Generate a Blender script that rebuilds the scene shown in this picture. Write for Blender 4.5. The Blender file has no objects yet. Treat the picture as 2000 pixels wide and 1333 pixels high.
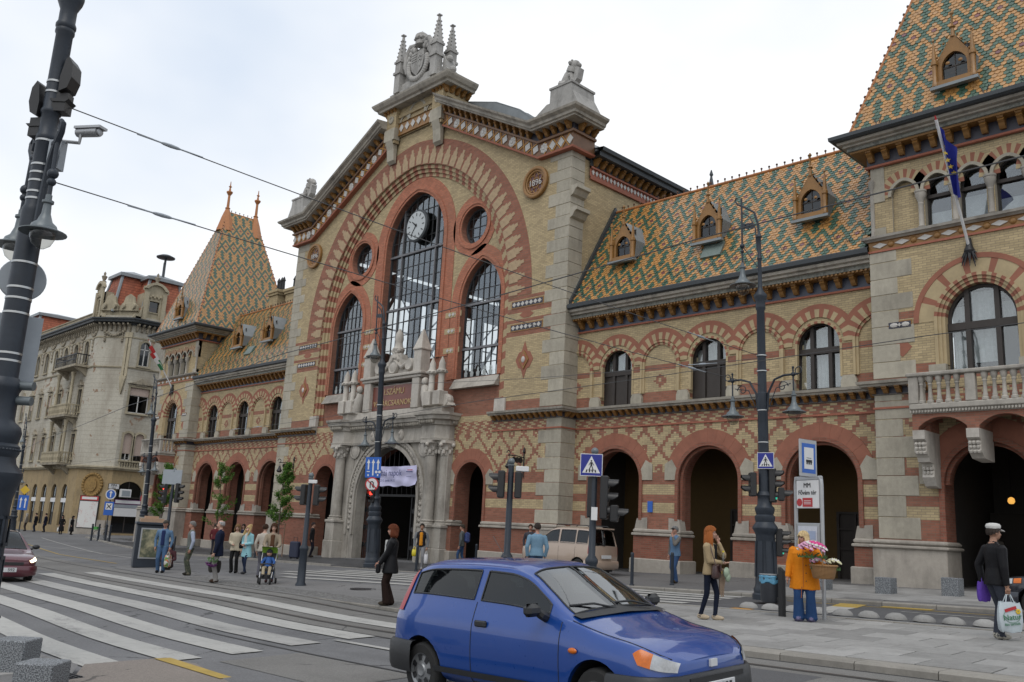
import bpy,bmesh,math,random
from math import sin,cos,pi,sqrt,atan2,radians
from mathutils import Vector,Matrix,kdtree
from mathutils.geometry import tessellate_polygon
random.seed(7)
S=bpy.context.scene
COL=S.collection

# ------------------------------------------------------------ camera
cam=bpy.data.cameras.new('camera');camo=bpy.data.objects.new('camera',cam);COL.objects.link(camo)
cam.sensor_width=36.0;cam.lens=30.93;cam.clip_start=0.1;cam.clip_end=900
def cam_axes(yaw,pitch,roll):
    f=Vector((-sin(yaw)*cos(pitch),cos(yaw)*cos(pitch),sin(pitch)));r=Vector((cos(yaw),sin(yaw),0));u=r.cross(f)
    return r*cos(roll)+u*sin(roll),-r*sin(roll)+u*cos(roll),f
_r,_u,_f=cam_axes(radians(46.0214),radians(12.0755),radians(3.0142))
camo.matrix_world=Matrix(((_r.x,_u.x,-_f.x,36.807),(_r.y,_u.y,-_f.y,-27.425),(_r.z,_u.z,-_f.z,1.665),(0,0,0,1)))
S.camera=camo

# ------------------------------------------------------------ world, sun, exposure
W=bpy.data.worlds.new('World');S.world=W;W.use_nodes=True
SUN_EL,SUN_AZ=radians(56),radians(150)      # azimuth of the veiled sun, clockwise from +Y
_n=W.node_tree.nodes;_l=W.node_tree.links
_bg=_n['Background']
_sky=_n.new('ShaderNodeTexSky');_sky.sky_type='NISHITA';_sky.sun_disc=False;_sky.sun_elevation=SUN_EL;_sky.sun_rotation=SUN_AZ
_sky.air_density=1.2;_sky.dust_density=3.0
_tc=_n.new('ShaderNodeTexCoord')
_mp=_n.new('ShaderNodeMapping');_mp.inputs['Location'].default_value=(0.55,0.35,0.0);_mp.inputs['Scale'].default_value=(1.0,1.0,1.7)
_nz=_n.new('ShaderNodeTexNoise');_nz.inputs['Scale'].default_value=1.25;_nz.inputs['Detail'].default_value=5;_nz.inputs['Roughness'].default_value=0.5
_cr=_n.new('ShaderNodeValToRGB')
_cr.color_ramp.elements[0].position=0.36;_cr.color_ramp.elements[0].color=(7.9,8.8,10.1,1)
_cr.color_ramp.elements[1].position=0.56;_cr.color_ramp.elements[1].color=(11.4,11.5,11.6,1)
_mx=_n.new('ShaderNodeMix');_mx.data_type='RGBA';_mx.inputs['Factor'].default_value=0.90
_l.new(_tc.outputs['Generated'],_mp.inputs['Vector']);_l.new(_mp.outputs['Vector'],_nz.inputs['Vector']);_l.new(_nz.outputs['Fac'],_cr.inputs['Fac'])
_l.new(_sky.outputs['Color'],_mx.inputs['A']);_l.new(_cr.outputs['Color'],_mx.inputs['B']);_l.new(_mx.outputs['Result'],_bg.inputs['Color'])
_bg.inputs['Strength'].default_value=0.10
sl=bpy.data.lights.new('sun','SUN');slo=bpy.data.objects.new('sun',sl);COL.objects.link(slo)
sl.energy=1.1;sl.angle=radians(35);sl.color=(1.0,0.96,0.90)
_d=Vector((sin(SUN_AZ)*cos(SUN_EL),cos(SUN_AZ)*cos(SUN_EL),sin(SUN_EL)))
slo.rotation_euler=_d.to_track_quat('Z','Y').to_euler()
S.view_settings.view_transform='Standard';S.view_settings.look='None';S.view_settings.gamma=1.0;S.view_settings.exposure=0.0
S.view_settings.use_curve_mapping=False
S.cycles.max_bounces=6;S.cycles.transparent_max_bounces=12;S.cycles.caustics_reflective=False;S.cycles.caustics_refractive=False

# ------------------------------------------------------------ terrain height (the square falls to the left and to the road)
def gz(x,y):
    xe=min(x,46) if x > -15 else -15+0.3*(max(x,-130)+15)
    ye=max(y,-40) if y < 0 else 0.4*min(y,20)
    return 0.02817*xe+0.03293*ye-0.1326

# ------------------------------------------------------------ mesh collector
class MB:
    def __init__(s,t=None):s.v=[];s.f=[];s.m=[];s.t=t
    def add(s,vs,fs,m=0):
        o=len(s.v);s.v.extend([s.t(v) for v in vs] if s.t else [tuple(v) for v in vs])
        for f in fs:s.f.append(tuple(i+o for i in f));s.m.append(m)
    def box(s,x0,x1,y0,y1,z0,z1,m=0):
        s.add([(x0,y0,z0),(x1,y0,z0),(x1,y1,z0),(x0,y1,z0),(x0,y0,z1),(x1,y0,z1),(x1,y1,z1),(x0,y1,z1)],
              [(0,3,2,1),(4,5,6,7),(0,1,5,4),(1,2,6,5),(2,3,7,6),(3,0,4,7)],m)
    def bbox(s,x0,x1,y0,y1,z0,z1,b=0.01,m=0):   # box with a chamfered outline on every vertical and top edge
        P=[]
        for z,k in ((z0+b,0),(z1-b,0),(z1,b),(z0,b)):
            P.append([(x0+b+k,y0+k,z),(x1-b-k,y0+k,z),(x1-k,y0+b+k,z),(x1-k,y1-b-k,z),(x1-b-k,y1-k,z),(x0+b+k,y1-k,z),(x0+k,y1-b-k,z),(x0+k,y0+b+k,z)])
        vs=P[3]+P[0]+P[1]+P[2];fs=[tuple(range(7,-1,-1)),tuple(range(24,32))]
        for r in range(3):
            for i in range(8):j=(i+1) % 8;fs.append((r*8+i,r*8+j,r*8+8+j,r*8+8+i))
        s.add(vs,fs,m)
    def obox(s,c,ax,ay,az,m=0):                    # box from centre and three half-axis vectors
        c,ax,ay,az=map(Vector,(c,ax,ay,az));vs=[]
        for k in (-1,1):
            for a,b in ((-1,-1),(1,-1),(1,1),(-1,1)):vs.append(c+ax*a+ay*b+az*k)
        s.add(vs,[(0,3,2,1),(4,5,6,7),(0,1,5,4),(1,2,6,5),(2,3,7,6),(3,0,4,7)],m)
    def prism(s,poly,w0,w1,mp,m=0,caps=3):        # polygon (u,v) swept from w0 to w1; mp(u,v,w) gives the point
        n=len(poly);vs=[mp(u,v,w0) for u,v in poly]+[mp(u,v,w1) for u,v in poly]
        fs=[(i,(i+1) % n,n+(i+1) % n,n+i) for i in range(n)]
        if caps & 1:fs.append(tuple(range(n-1,-1,-1)))
        if caps & 2:fs.append(tuple(range(n,2*n)))
        s.add(vs,fs,m)
    def tube(s,pts,r,n=8,m=0,cap=True):
        pts=[Vector(p) for p in pts];k=len(pts)
        if not isinstance(r,(list,tuple)):r=[r]*k
        vs=[];up=None
        for i,p in enumerate(pts):
            t=(pts[min(i+1,k-1)]-pts[max(i-1,0)]).normalized()
            if up is None:
                up=Vector((0,0,1)) if abs(t.z) < 0.9 else Vector((1,0,0))
            a=t.cross(up)
            if a.length < 1e-5:a=t.cross(Vector((0,1,0)))
            a.normalize();b=a.cross(t).normalized();up=b
            rr=r[i] if isinstance(r[i],(tuple,list)) else (r[i],r[i])
            for j in range(n):
                q=2*pi*j/n;vs.append(p+a*(cos(q)*rr[0])+b*(sin(q)*rr[1]))
        fs=[(i*n+j,i*n+(j+1) % n,(i+1)*n+(j+1) % n,(i+1)*n+j) for i in range(k-1) for j in range(n)]
        if cap:fs+=[tuple(range(n-1,-1,-1)),tuple(range((k-1)*n,k*n))]
        s.add(vs,fs,m)
    def lathe(s,prof,c=(0,0,0),n=16,m=0,ax='z',sx=1.0,sy=1.0,a0=0.0):
        vs=[];k=len(prof)
        for r,z in prof:
            for j in range(n):
                q=a0+2*pi*j/n;p=(cos(q)*r*sx,sin(q)*r*sy,z)
                if ax == 'y':p=(p[0],p[2],p[1])
                elif ax == 'x':p=(p[2],p[0],p[1])
                vs.append((p[0]+c[0],p[1]+c[1],p[2]+c[2]))
        fs=[(i*n+j,i*n+(j+1) % n,(i+1)*n+(j+1) % n,(i+1)*n+j) for i in range(k-1) for j in range(n)]
        fs+=[tuple(range(n-1,-1,-1)),tuple(range((k-1)*n,k*n))]
        s.add(vs,fs,m)
    def ball(s,c,r,n=10,k=6,m=0):
        rr=r if isinstance(r,(tuple,list)) else (r,r,r);vs=[]
        for i in range(k+1):
            t=-pi/2+pi*i/k;q=max(cos(t),0.02)
            for j in range(n):
                a=2*pi*j/n;vs.append((c[0]+rr[0]*q*cos(a),c[1]+rr[1]*q*sin(a),c[2]+rr[2]*sin(t)))
        fs=[(i*n+j,i*n+(j+1) % n,(i+1)*n+(j+1) % n,(i+1)*n+j) for i in range(k) for j in range(n)]
        fs+=[tuple(range(n-1,-1,-1)),tuple(range(k*n,(k+1)*n))]
        s.add(vs,fs,m)
    def mesh(s,name,mats,smooth=False):
        me=bpy.data.meshes.new(name);me.from_pydata(s.v,[],s.f)
        for mm in (mats if isinstance(mats,(list,tuple)) else [mats]):me.materials.append(mm)
        if s.m and max(s.m) > 0:me.polygons.foreach_set('material_index',s.m)
        if smooth:
            me.polygons.foreach_set('use_smooth',[True]*len(s.f))
            if smooth != 'all':me.set_sharp_from_angle(angle=radians(38))
        me.update();return me
    def build(s,name,mats,parent=None,smooth=False,loc=None,rot=None):
        return obj(name,s.mesh(name,mats,smooth),parent,loc,rot)
def obj(name,me,parent=None,loc=None,rot=None):
    o=bpy.data.objects.new(name,me);COL.objects.link(o)
    if parent:o.parent=parent
    if loc:o.location=loc
    if rot:o.rotation_euler=rot
    return o
def thing(name,label,cat,loc=(0,0,0),rz=0,group=None):
    o=bpy.data.objects.new(name,None);COL.objects.link(o);o.empty_display_size=0.2
    o.location=loc;o.rotation_euler=(0,0,rz);return tag(o,label,cat,group)
def tag(o,label=None,cat=None,group=None,kind=None):
    if label:o['label']=label
    if cat:o['category']=cat
    if group:o['group']=group
    if kind:o['kind']=kind
    return o
def copy_tree(o,parent=None):
    c=o.copy();COL.objects.link(c)
    if parent:c.parent=parent
    for ch in o.children:copy_tree(ch,c)
    return c
XZP=lambda u,v,w:(u,w,v)
YZP=lambda u,v,w:(w,u,v)
def pointed(a,h,n=10,cx=0.0,z0=0.0):               # two-centred arch outline, left spring to right spring
    if h < a+1e-3:
        R=(a*a+h*h)/(2*h);c0=z0+h-R;t=math.asin(min(1,a/R))
        return [(cx+R*sin(-t+2*t*i/(2*n)),c0+R*cos(-t+2*t*i/(2*n))) for i in range(2*n+1)]
    R=(a*a+h*h)/(2*a);t=math.atan2(h,R-a);L=[]
    for i in range(n+1):
        q=t*i/n;L.append((cx-(R*cos(q)-(R-a)),z0+R*sin(q)))
    return L+[(2*cx-x,z) for x,z in reversed(L[:-1])]
def opening(a,sill,spring,h,cx=0.0,n=10):
    return [(cx-a,sill)]+pointed(a,h,n,cx,spring)+[(cx+a,sill)]
def holed(mb,outer,holes,y,reveal=0.3,m=0,rm=1,mp=None):   # flat wall with openings and their reveals
    mp=mp or XZP
    loops=[[Vector((p[0],p[1],0)) for p in outer]]+[[Vector((p[0],p[1],0)) for p in h] for h in holes]
    flat=[p for lp in loops for p in lp]
    mb.add([mp(p.x,p.y,y) for p in flat],tessellate_polygon(loops),m)
    if reveal:
        for h in holes:
            n=len(h);mb.add([mp(u,v,y) for u,v in h]+[mp(u,v,y+reveal) for u,v in h],[(i,(i+1) % n,n+(i+1) % n,n+i) for i in range(n)],rm)
def clip_rect(poly,x0,x1,z0,z1):                    # Sutherland-Hodgman of a polygon by a rectangle
    def cut(P,f,g):
        out=[]
        for i in range(len(P)):
            a,b=P[i-1],P[i];fa,fb=f(a),f(b)
            if fa >= 0 and fb >= 0:out.append(b)
            elif fa >= 0 or fb >= 0:
                t=fa/(fa-fb);q=(a[0]+(b[0]-a[0])*t,a[1]+(b[1]-a[1])*t);out.append(q)
                if fb >= 0:out.append(b)
        return out
    for f in (lambda p:p[0]-x0,lambda p:x1-p[0],lambda p:p[1]-z0,lambda p:z1-p[1]):
        if len(poly) < 3:return []
        poly=cut(poly,f,None)
    return poly
def text_mesh(txt,size,depth=0.004,mat=None,align='CENTER'):
    cu=bpy.data.curves.new('lettering','FONT');cu.body=txt;cu.size=size;cu.extrude=depth;cu.align_x=align;cu.align_y='CENTER';cu.resolution_u=3
    o=bpy.data.objects.new('lettering',cu);me=bpy.data.meshes.new_from_object(o);bpy.data.objects.remove(o)
    me.materials.clear();me.materials.append(mat);return me

# ------------------------------------------------------------ node expressions
class N:
    def __init__(s,nt,k):s.nt=nt;s.k=k
    def _op(s,op,*a):
        n=s.nt.nodes.new('ShaderNodeMath');n.operation=op
        for i,x in enumerate(a):
            if isinstance(x,N):s.nt.links.new(x.k,n.inputs[i])
            else:n.inputs[i].default_value=x
        return N(s.nt,n.outputs[0])
    def __add__(s,o):return s._op('ADD',s,o)
    def __radd__(s,o):return s._op('ADD',s,o)
    def __sub__(s,o):return s._op('SUBTRACT',s,o)
    def __rsub__(s,o):return s._op('SUBTRACT',o,s)
    def __mul__(s,o):return s._op('MULTIPLY',s,o)
    def __rmul__(s,o):return s._op('MULTIPLY',s,o)
    def __truediv__(s,o):return s._op('DIVIDE',s,o)
    def __lt__(s,o):return s._op('LESS_THAN',s,o)
    def __gt__(s,o):return s._op('GREATER_THAN',s,o)
    def floor(s):return s._op('FLOOR',s)
    def fract(s):return s._op('FRACT',s)
    def abs(s):return s._op('ABSOLUTE',s)
    def max(s,o):return s._op('MAXIMUM',s,o)
    def min(s,o):return s._op('MINIMUM',s,o)
    def mod(s,o):return s._op('FLOORED_MODULO',s,o)
    def clamp(s):return s.max(0.0).min(1.0)
class Mat:
    def __init__(s,name,col=(0.5,0.5,0.5),rough=0.7,metal=0.0,spec=0.5,emit=None,es=1.0):
        s.m=bpy.data.materials.new(name);s.m.use_nodes=True;s.nt=s.m.node_tree;s.b=s.nt.nodes['Principled BSDF']
        s.b.inputs['Base Color'].default_value=(*col,1);s.b.inputs['Roughness'].default_value=rough;s.b.inputs['Metallic'].default_value=metal
        s.b.inputs['Specular IOR Level'].default_value=spec
        if emit:s.b.inputs['Emission Color'].default_value=(*emit,1);s.b.inputs['Emission Strength'].default_value=es
    def new(s,t):return s.nt.nodes.new(t)
    def link(s,a,b):s.nt.links.new(a.k if isinstance(a,N) else a,b)
    def pos(s,local=False):
        if local:v=s.new('ShaderNodeTexCoord').outputs['Object']
        else:v=s.new('ShaderNodeNewGeometry').outputs['Position']
        x=s.new('ShaderNodeSeparateXYZ');s.link(v,x.inputs[0]);s.vec=v
        return [N(s.nt,x.outputs[i]) for i in range(3)]
    def noise(s,scale,detail=4,rough=0.55,vec=None,stretch=None):
        n=s.new('ShaderNodeTexNoise');n.inputs['Scale'].default_value=scale;n.inputs['Detail'].default_value=detail;n.inputs['Roughness'].default_value=rough
        v=vec or getattr(s,'vec',None)
        if stretch:
            mp=s.new('ShaderNodeMapping');mp.inputs['Scale'].default_value=stretch;s.link(v,mp.inputs['Vector']);v=mp.outputs['Vector']
        if v is not None:s.link(v,n.inputs['Vector'])
        return N(s.nt,n.outputs['Fac'])
    def white(s,a,b=0.0):
        c=s.new('ShaderNodeCombineXYZ');s.link(a,c.inputs[0])
        if isinstance(b,N):s.link(b,c.inputs[1])
        w=s.new('ShaderNodeTexWhiteNoise');w.noise_dimensions='3D';s.link(c.outputs[0],w.inputs[0]);return N(s.nt,w.outputs['Value'])
    def mix(s,f,a,b):
        n=s.new('ShaderNodeMix');n.data_type='RGBA'
        if isinstance(f,N):s.link(f,n.inputs['Factor'])
        else:n.inputs['Factor'].default_value=f
        for x,k in ((a,'A'),(b,'B')):
            if isinstance(x,tuple):n.inputs[k].default_value=(*x,1)
            else:s.link(x,n.inputs[k])
        return n.outputs['Result']
    def scale(s,col,f):
        h=s.new('ShaderNodeHueSaturation');s.link(col,h.inputs['Color']);s.link(f,h.inputs['Value']);return h.outputs['Color']
    def base(s,c):s.link(c,s.b.inputs['Base Color']);return s
    def rgh(s,f):s.link(f,s.b.inputs['Roughness']);return s
    def bump(s,h,dist=0.01,strength=0.6):
        b=s.new('ShaderNodeBump');b.inputs['Distance'].default_value=dist;b.inputs['Strength'].default_value=strength
        s.link(h,b.inputs['Height']);s.link(b.outputs['Normal'],s.b.inputs['Normal']);return s
def plain(name,col,rough=0.7,metal=0.0,spec=0.5,vary=0.12,sc=6.0,bump=0.0,local=True):
    M=Mat(name,col,rough,metal,spec)
    if vary:
        M.pos(local);n=M.noise(sc,5);n2=M.noise(sc*6,3)
        M.base(M.scale(M.mix(0.0,col,col),(n*0.7+n2*0.3-0.5)*(vary*4)+1.0))
        M.rgh((n2-0.5)*0.25+rough)
        if bump:M.bump(n2,bump)
    return M.m
# ------------------------------------------------------------ materials
CREAM=(0.425,0.335,0.195);RED=(0.27,0.112,0.074);MORTAR=(0.17,0.145,0.11)
def brick(name,base=CREAM,other=RED,bands=(),lattice=None,checks=None,motif=None,red_below=None,h=0.078,w=0.25,bumpd=0.006,soot=True):
    M=Mat(name,base,0.85,spec=0.3);x,y,z=M.pos()
    g=M.new('ShaderNodeNewGeometry');sn=M.new('ShaderNodeSeparateXYZ');M.link(g.outputs['True Normal'],sn.inputs[0])
    side=N(M.nt,sn.outputs[0]).abs() > 0.7;ax=x.abs()
    u=ax*(1.0-side)+y*side
    row=(z/h).floor();off=row.mod(2.0)*0.5;uo=u/w+off;col=uo.floor();fu=uo.fract();fv=(z/h).fract()
    mort=((fu < 0.055).max(fv < 0.17))
    uc=((uo*2.0).floor()*0.5+0.25-off)*w;vc=(row+0.5)*h
    red=None
    def orr(a,b):return b if a is None else a.max(b)
    for z0,z1 in bands:red=orr(red,(vc > z0)*(vc < z1))
    if lattice:
        z0,z1,P,Q,u0,v0,cream=lattice
        a=(uc-u0)/P;b=(vc-v0)/Q;fp=(a+b).fract()-0.5;fq=(a-b).fract()-0.5;fp=fp.abs();fq=fq.abs()
        big=fp.max(fq);lat=(big > 0.435).max((big < 0.155)*(big > 0.04))
        inz=(vc > z0)*(vc < z1);lat=lat*inz
        low=vc < z0;cb=None
        for c0,c1 in cream:cb=orr(cb,(vc > c0)*(vc < c1))
        red=orr(red,lat.max(low*(1.0-cb)))
    if checks:
        z0,z1=checks;cell=((uo*2.0).floor()+row*2.0).mod(5.0);red=orr(red,(vc > z0)*(vc < z1)*(cell < 2.6))
    if motif:
        o,P,zc=motif;da=((uc-o+P*0.5).mod(P)-P*0.5).abs();dv=(vc-zc).abs();d=da/0.34+dv/0.30
        red=orr(red,(d < 1.0)*(d > 0.3))
    if red_below is not None:red=orr(red,vc < red_below)
    c=M.mix(red,base,other) if red is not None else M.mix(0.0,base,base)
    rnd=M.white(col,row);big_n=M.noise(0.35,5);fine=M.noise(9,4)
    c=M.scale(c,(rnd-0.5)*0.30+(fine-0.5)*0.25+1.0)
    c=M.mix(mort*0.7,c,MORTAR)
    if soot:
        st=M.noise(0.6,5,stretch=(1.2,1.2,0.25));c=M.mix(((st-0.52)*2.6).clamp()*0.46+((big_n-0.5)*2.0).clamp()*0.28,c,(0.17,0.14,0.105))
    M.base(c);M.bump(1.0-mort+(fine*0.3),bumpd,0.5);return M.m
def stone(name,col=(0.42,0.385,0.31),grime=(0.13,0.115,0.095),amt=0.5,rough=0.8,sc=1.0):
    M=Mat(name,col,rough,spec=0.3);x,y,z=M.pos()
    a=M.noise(0.9*sc,6);b=M.noise(7*sc,5);d=M.noise(2.2*sc,6,0.65,stretch=(1.4,1.4,0.3));e=M.noise(38*sc,3)
    oi=N(M.nt,M.new('ShaderNodeObjectInfo').outputs['Random'])
    c=M.scale(M.mix(0.0,col,col),(b-0.5)*0.4+(e-0.5)*0.3+(oi-0.5)*0.22+1.0)
    c=M.mix(((a*0.5+d*0.5-0.47)*4.5).clamp()*amt,c,grime)
    M.base(c);M.bump(b*0.6+e*0.4,0.012,0.4);return M.m
def asphalt(name,col,patch=0.25,spec=0.35):
    M=Mat(name,col,0.85,spec=spec);M.pos()
    a=M.noise(0.16,5);b=M.noise(1.3,5,0.6);v=M.new('ShaderNodeTexVoronoi');v.inputs['Scale'].default_value=85;M.link(M.vec,v.inputs['Vector'])
    agg=N(M.nt,v.outputs['Color']);e=M.noise(260,2)
    c=M.scale(M.mix(0.0,col,col),(a-0.5)*patch*3+(b-0.5)*patch*1.6+(agg-0.5)*0.55+(e-0.5)*0.5+1.0)
    crack=M.new('ShaderNodeTexVoronoi');crack.feature='DISTANCE_TO_EDGE';crack.inputs['Scale'].default_value=0.22
    wv=M.new('ShaderNodeVectorMath');wv.operation='ADD';nn=M.new('ShaderNodeTexNoise');nn.inputs['Scale'].default_value=1.2;nn.inputs['Detail'].default_value=6;M.link(M.vec,nn.inputs['Vector'])
    M.link(M.vec,wv.inputs[0]);M.link(nn.outputs['Color'],wv.inputs[1]);M.link(wv.outputs[0],crack.inputs['Vector'])
    ck=(N(M.nt,crack.outputs['Distance']) < 0.006)*(b > 0.5)
    oil=M.noise(0.7,4,0.6,stretch=(0.4,1.6,1));M.base(M.mix((ck*0.65).max(((oil-0.58)*5).clamp()*0.4),c,(0.025,0.025,0.025)));M.rgh((b-0.5)*0.3+0.78);M.bump(agg,0.004,0.5);return M.m
def paint(name,col,under,wear=0.52,sharp=7.0):
    M=Mat(name,col,0.7,spec=0.3);M.pos();a=M.noise(1.1,6,0.65,stretch=(0.5,2.4,1));b=M.noise(30,4);d=M.noise(4.5,5)
    f=((a*0.45+b*0.22+d*0.33-wear)*sharp).clamp()
    M.base(M.mix(f,M.scale(M.mix(0.0,col,col),(d-0.5)*0.5+1.0),under));return M.m
def glassm(name,tint=(0.5,0.53,0.55),rough=0.03,refl=0.07):
    m=bpy.data.materials.new(name);m.use_nodes=True;nt=m.node_tree;nt.nodes.remove(nt.nodes['Principled BSDF'])
    t=nt.nodes.new('ShaderNodeBsdfTransparent');t.inputs['Color'].default_value=(*tint,1);g=nt.nodes.new('ShaderNodeBsdfGlossy');g.inputs['Roughness'].default_value=rough;g.inputs['Color'].default_value=(0.9,0.93,0.95,1)
    lw=nt.nodes.new('ShaderNodeLayerWeight');lw.inputs['Blend'].default_value=0.5
    pw=nt.nodes.new('ShaderNodeMath');pw.operation='POWER';pw.inputs[1].default_value=5.0;ml=nt.nodes.new('ShaderNodeMath');ml.operation='MULTIPLY_ADD';ml.inputs[1].default_value=0.93;ml.inputs[2].default_value=refl
    mx=nt.nodes.new('ShaderNodeMixShader');nt.links.new(lw.outputs['Facing'],pw.inputs[0]);nt.links.new(pw.outputs[0],ml.inputs[0])
    nt.links.new(ml.outputs[0],mx.inputs[0]);nt.links.new(t.outputs[0],mx.inputs[1]);nt.links.new(g.outputs[0],mx.inputs[2]);nt.links.new(mx.outputs[0],nt.nodes['Material Output'].inputs[0])
    return m
def glaze(name,col):
    M=Mat(name,col,0.42,spec=0.6);M.b.inputs['Coat Weight'].default_value=0.3;M.b.inputs['Coat Roughness'].default_value=0.15;M.pos();a=M.noise(3.0,3);b=M.noise(40,2)
    M.base(M.scale(M.mix(0.0,col,col),(a-0.5)*0.5+(M.noise(9.0,1)-0.5)*0.9+(b-0.5)*0.3+1.0));M.rgh((b-0.5)*0.3+0.36);return M.m
m_bground=brick('brick_ground_storey',lattice=(4.12,5.98,1.48,1.56,16.09,5.05,((2.58,2.95),(3.28,3.65))),checks=(6.0,6.55))
m_bupper=brick('brick_cream_upper',bands=((6.8,7.32),(8.18,8.42)),motif=(11.65,4.44,7.78))
m_bgable=brick('brick_cream_gable',bands=((6.8,7.3),(11.42,11.6),(12.02,12.2),(10.32,10.5),(10.95,11.1)))
m_bcream=brick('brick_cream_plain')
m_brecess=brick('brick_red_and_cream_recess',red_below=12.3)
m_bred=brick('brick_red_plain',base=RED)
m_bdark=brick('brick_dark_red',base=(0.235,0.088,0.058))
m_breveal=brick('brick_striped_reveal',bands=tuple((z,z+0.17) for z in [2.0+0.36*k for k in range(50)]))
m_btower=brick('brick_cream_tower',bands=((6.8,7.32),(8.85,9.05)),motif=(28.2,9.0,12.3))
m_vred=plain('voussoir_red_brick',(0.275,0.11,0.07),0.85,vary=0.22,sc=2.0)
m_vcream=plain('voussoir_cream_brick',(0.40,0.315,0.185),0.85,vary=0.2,sc=2.0)
m_stone=stone('limestone_quoin',(0.37,0.34,0.275),amt=0.5)
m_stonew=stone('limestone_weathered',(0.36,0.335,0.295),(0.09,0.08,0.07),0.7)
m_stonel=stone('carved_pale_stone',(0.46,0.43,0.385),(0.14,0.12,0.10),0.55)
m_stoned=stone('granite_plinth_stone',(0.33,0.30,0.26),(0.10,0.09,0.08),0.55)
m_stonegrey=stone('grey_sculpture_stone',(0.36,0.35,0.33),(0.08,0.075,0.07),0.75)
m_cornice=stone('cornice_stone',(0.36,0.33,0.28),(0.07,0.065,0.06),0.8)
m_ochre=plain('ochre_majolica',(0.25,0.125,0.034),0.45,vary=0.25,sc=3)
m_frieze=plain('brown_majolica_ground',(0.17,0.085,0.04),0.5,vary=0.3,sc=5)
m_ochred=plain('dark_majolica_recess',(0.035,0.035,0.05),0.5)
m_white_maj=plain('white_majolica',(0.47,0.45,0.42),0.4,vary=0.15,sc=4)
m_terra=plain('terracotta_string',(0.33,0.115,0.07),0.7,vary=0.2)
m_lead=plain('dark_sheet_metal',(0.055,0.062,0.068),0.5,0.3,vary=0.2,sc=2)
m_zinc=plain('grey_sheet_metal',(0.21,0.23,0.24),0.45,0.1,vary=0.2,sc=2)
m_copper=plain('grey_green_sheet',(0.16,0.20,0.18),0.5,0.3,vary=0.2)
m_iron=plain('dark_iron',(0.02,0.02,0.022),0.5,0.2,vary=0.15)
m_frame=plain('dark_window_frame',(0.035,0.028,0.024),0.6,vary=0.2)
m_steel=plain('grey_steel_glazing_bar',(0.16,0.16,0.17),0.55,0.2,vary=0.2)
m_steeld=plain('dark_steel_glazing_bar',(0.05,0.052,0.056),0.55,0.2,vary=0.2)
m_glass=glassm('window_glass',(0.8,0.83,0.84),0.03,0.13);m_glassd=glassm('dark_window_glass',(0.22,0.24,0.25))
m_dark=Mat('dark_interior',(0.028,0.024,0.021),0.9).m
m_inter=plain('shaded_yellow_plaster',(0.10,0.06,0.018),0.9)  # yellow plaster, albedo lowered to stand in for the shade of a deeper arcade
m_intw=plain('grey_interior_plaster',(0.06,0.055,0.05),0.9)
m_curtain=plain('pale_curtain',(0.72,0.72,0.70),0.9,vary=0.2,sc=9)
m_hallin=plain('hall_interior_wall',(0.20,0.17,0.13),0.9)
TILES=[glaze('roof_tile_green',(0.05,0.105,0.068)),glaze('roof_tile_amber',(0.42,0.215,0.065)),glaze('roof_tile_oxblood',(0.16,0.055,0.06)),glaze('roof_tile_honey',(0.38,0.21,0.08))]
# ------------------------------------------------------------ the market hall
hall=thing('market_hall','long brick market hall with tall arched gable, two end towers and patterned tile roofs','building')
W1,W2,P_,Q_,TC=11.65,24.97,0.90,0.20,28.2
TW=TC-W2
mir=lambda s:((lambda v:(s*v[0],v[1],v[2])) if s < 0 else None)
def sweep(mb,path,prof,m=0,close=False):
    k=len(prof);vs=[]
    for x,y,z,ox,oy in path:
        for d,v in prof:vs.append((x+ox*d,y+oy*d,z+v))
    fs=[(i*k+j,i*k+j+1,(i+1)*k+j+1,(i+1)*k+j) for i in range(len(path)-1) for j in range(k-1)]
    if close:fs+=[tuple(range(k)),tuple(range((len(path)-1)*k,len(path)*k))]
    mb.add(vs,fs,m)
def arch_band(mb,a0,h0,a1,h1,cx,z0,y0,y1,n=10,mats=(0,),every=1):
    I=pointed(a0,h0,n,cx,z0);O=pointed(a1,h1,n,cx,z0)
    for i in range(len(I)-1):
        q=[I[i],I[i+1],O[i+1],O[i]]
        mb.prism(q,y0,y1,XZP,mats[(i//every) % len(mats)])
def corbel_mesh(w,d,h,mat):                          # scroll bracket: top back edge at origin, projecting to -y
    pr=[(0,0),(-d,0),(-d,-h*0.16),(-d*0.86,-h*0.2),(-d*0.94,-h*0.38),(-d*0.66,-h*0.55),(-d*0.5,-h*0.8),(-d*0.28,-h),(0,-h)]
    mb=MB();mb.prism(pr,-w/2,w/2,lambda u,v,q:(q,u,v));mb.prism([(0,0.02),(-d*1.06,0.02),(-d*1.06,-h*0.1),(0,-h*0.1)],-w*0.58,w*0.58,lambda u,v,q:(q,u,v))
    return mb.mesh('corbel',mat)
me_corb=corbel_mesh(0.17,0.32,0.34,m_ochre);me_corbs=corbel_mesh(0.15,0.26,0.2,m_ochre);me_corbg=corbel_mesh(0.17,0.36,0.32,m_ochre)

# quoin stones -------------------------------------------------
def quoins(parent,cx,cyf,z0,z1,s,inward,sidew,h=0.56,wl=1.32,ws=0.86):
    k=0;z=z0
    while z < z1-0.2:
        hh=min(h*random.uniform(0.9,1.1),z1-z);w=wl if k % 2 == 0 else ws;e=random.uniform(0.012,0.024)
        mb=MB();xa,xb=sorted((cx+s*e,cx-s*inward*w)) if inward else (cx,cx)
        mb.bbox(xa,xb,cyf-e,cyf+sidew,z+0.008,z+hh-0.006,0.012);mb.build('quoin',m_stone,parent);z+=hh;k+=1

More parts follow.
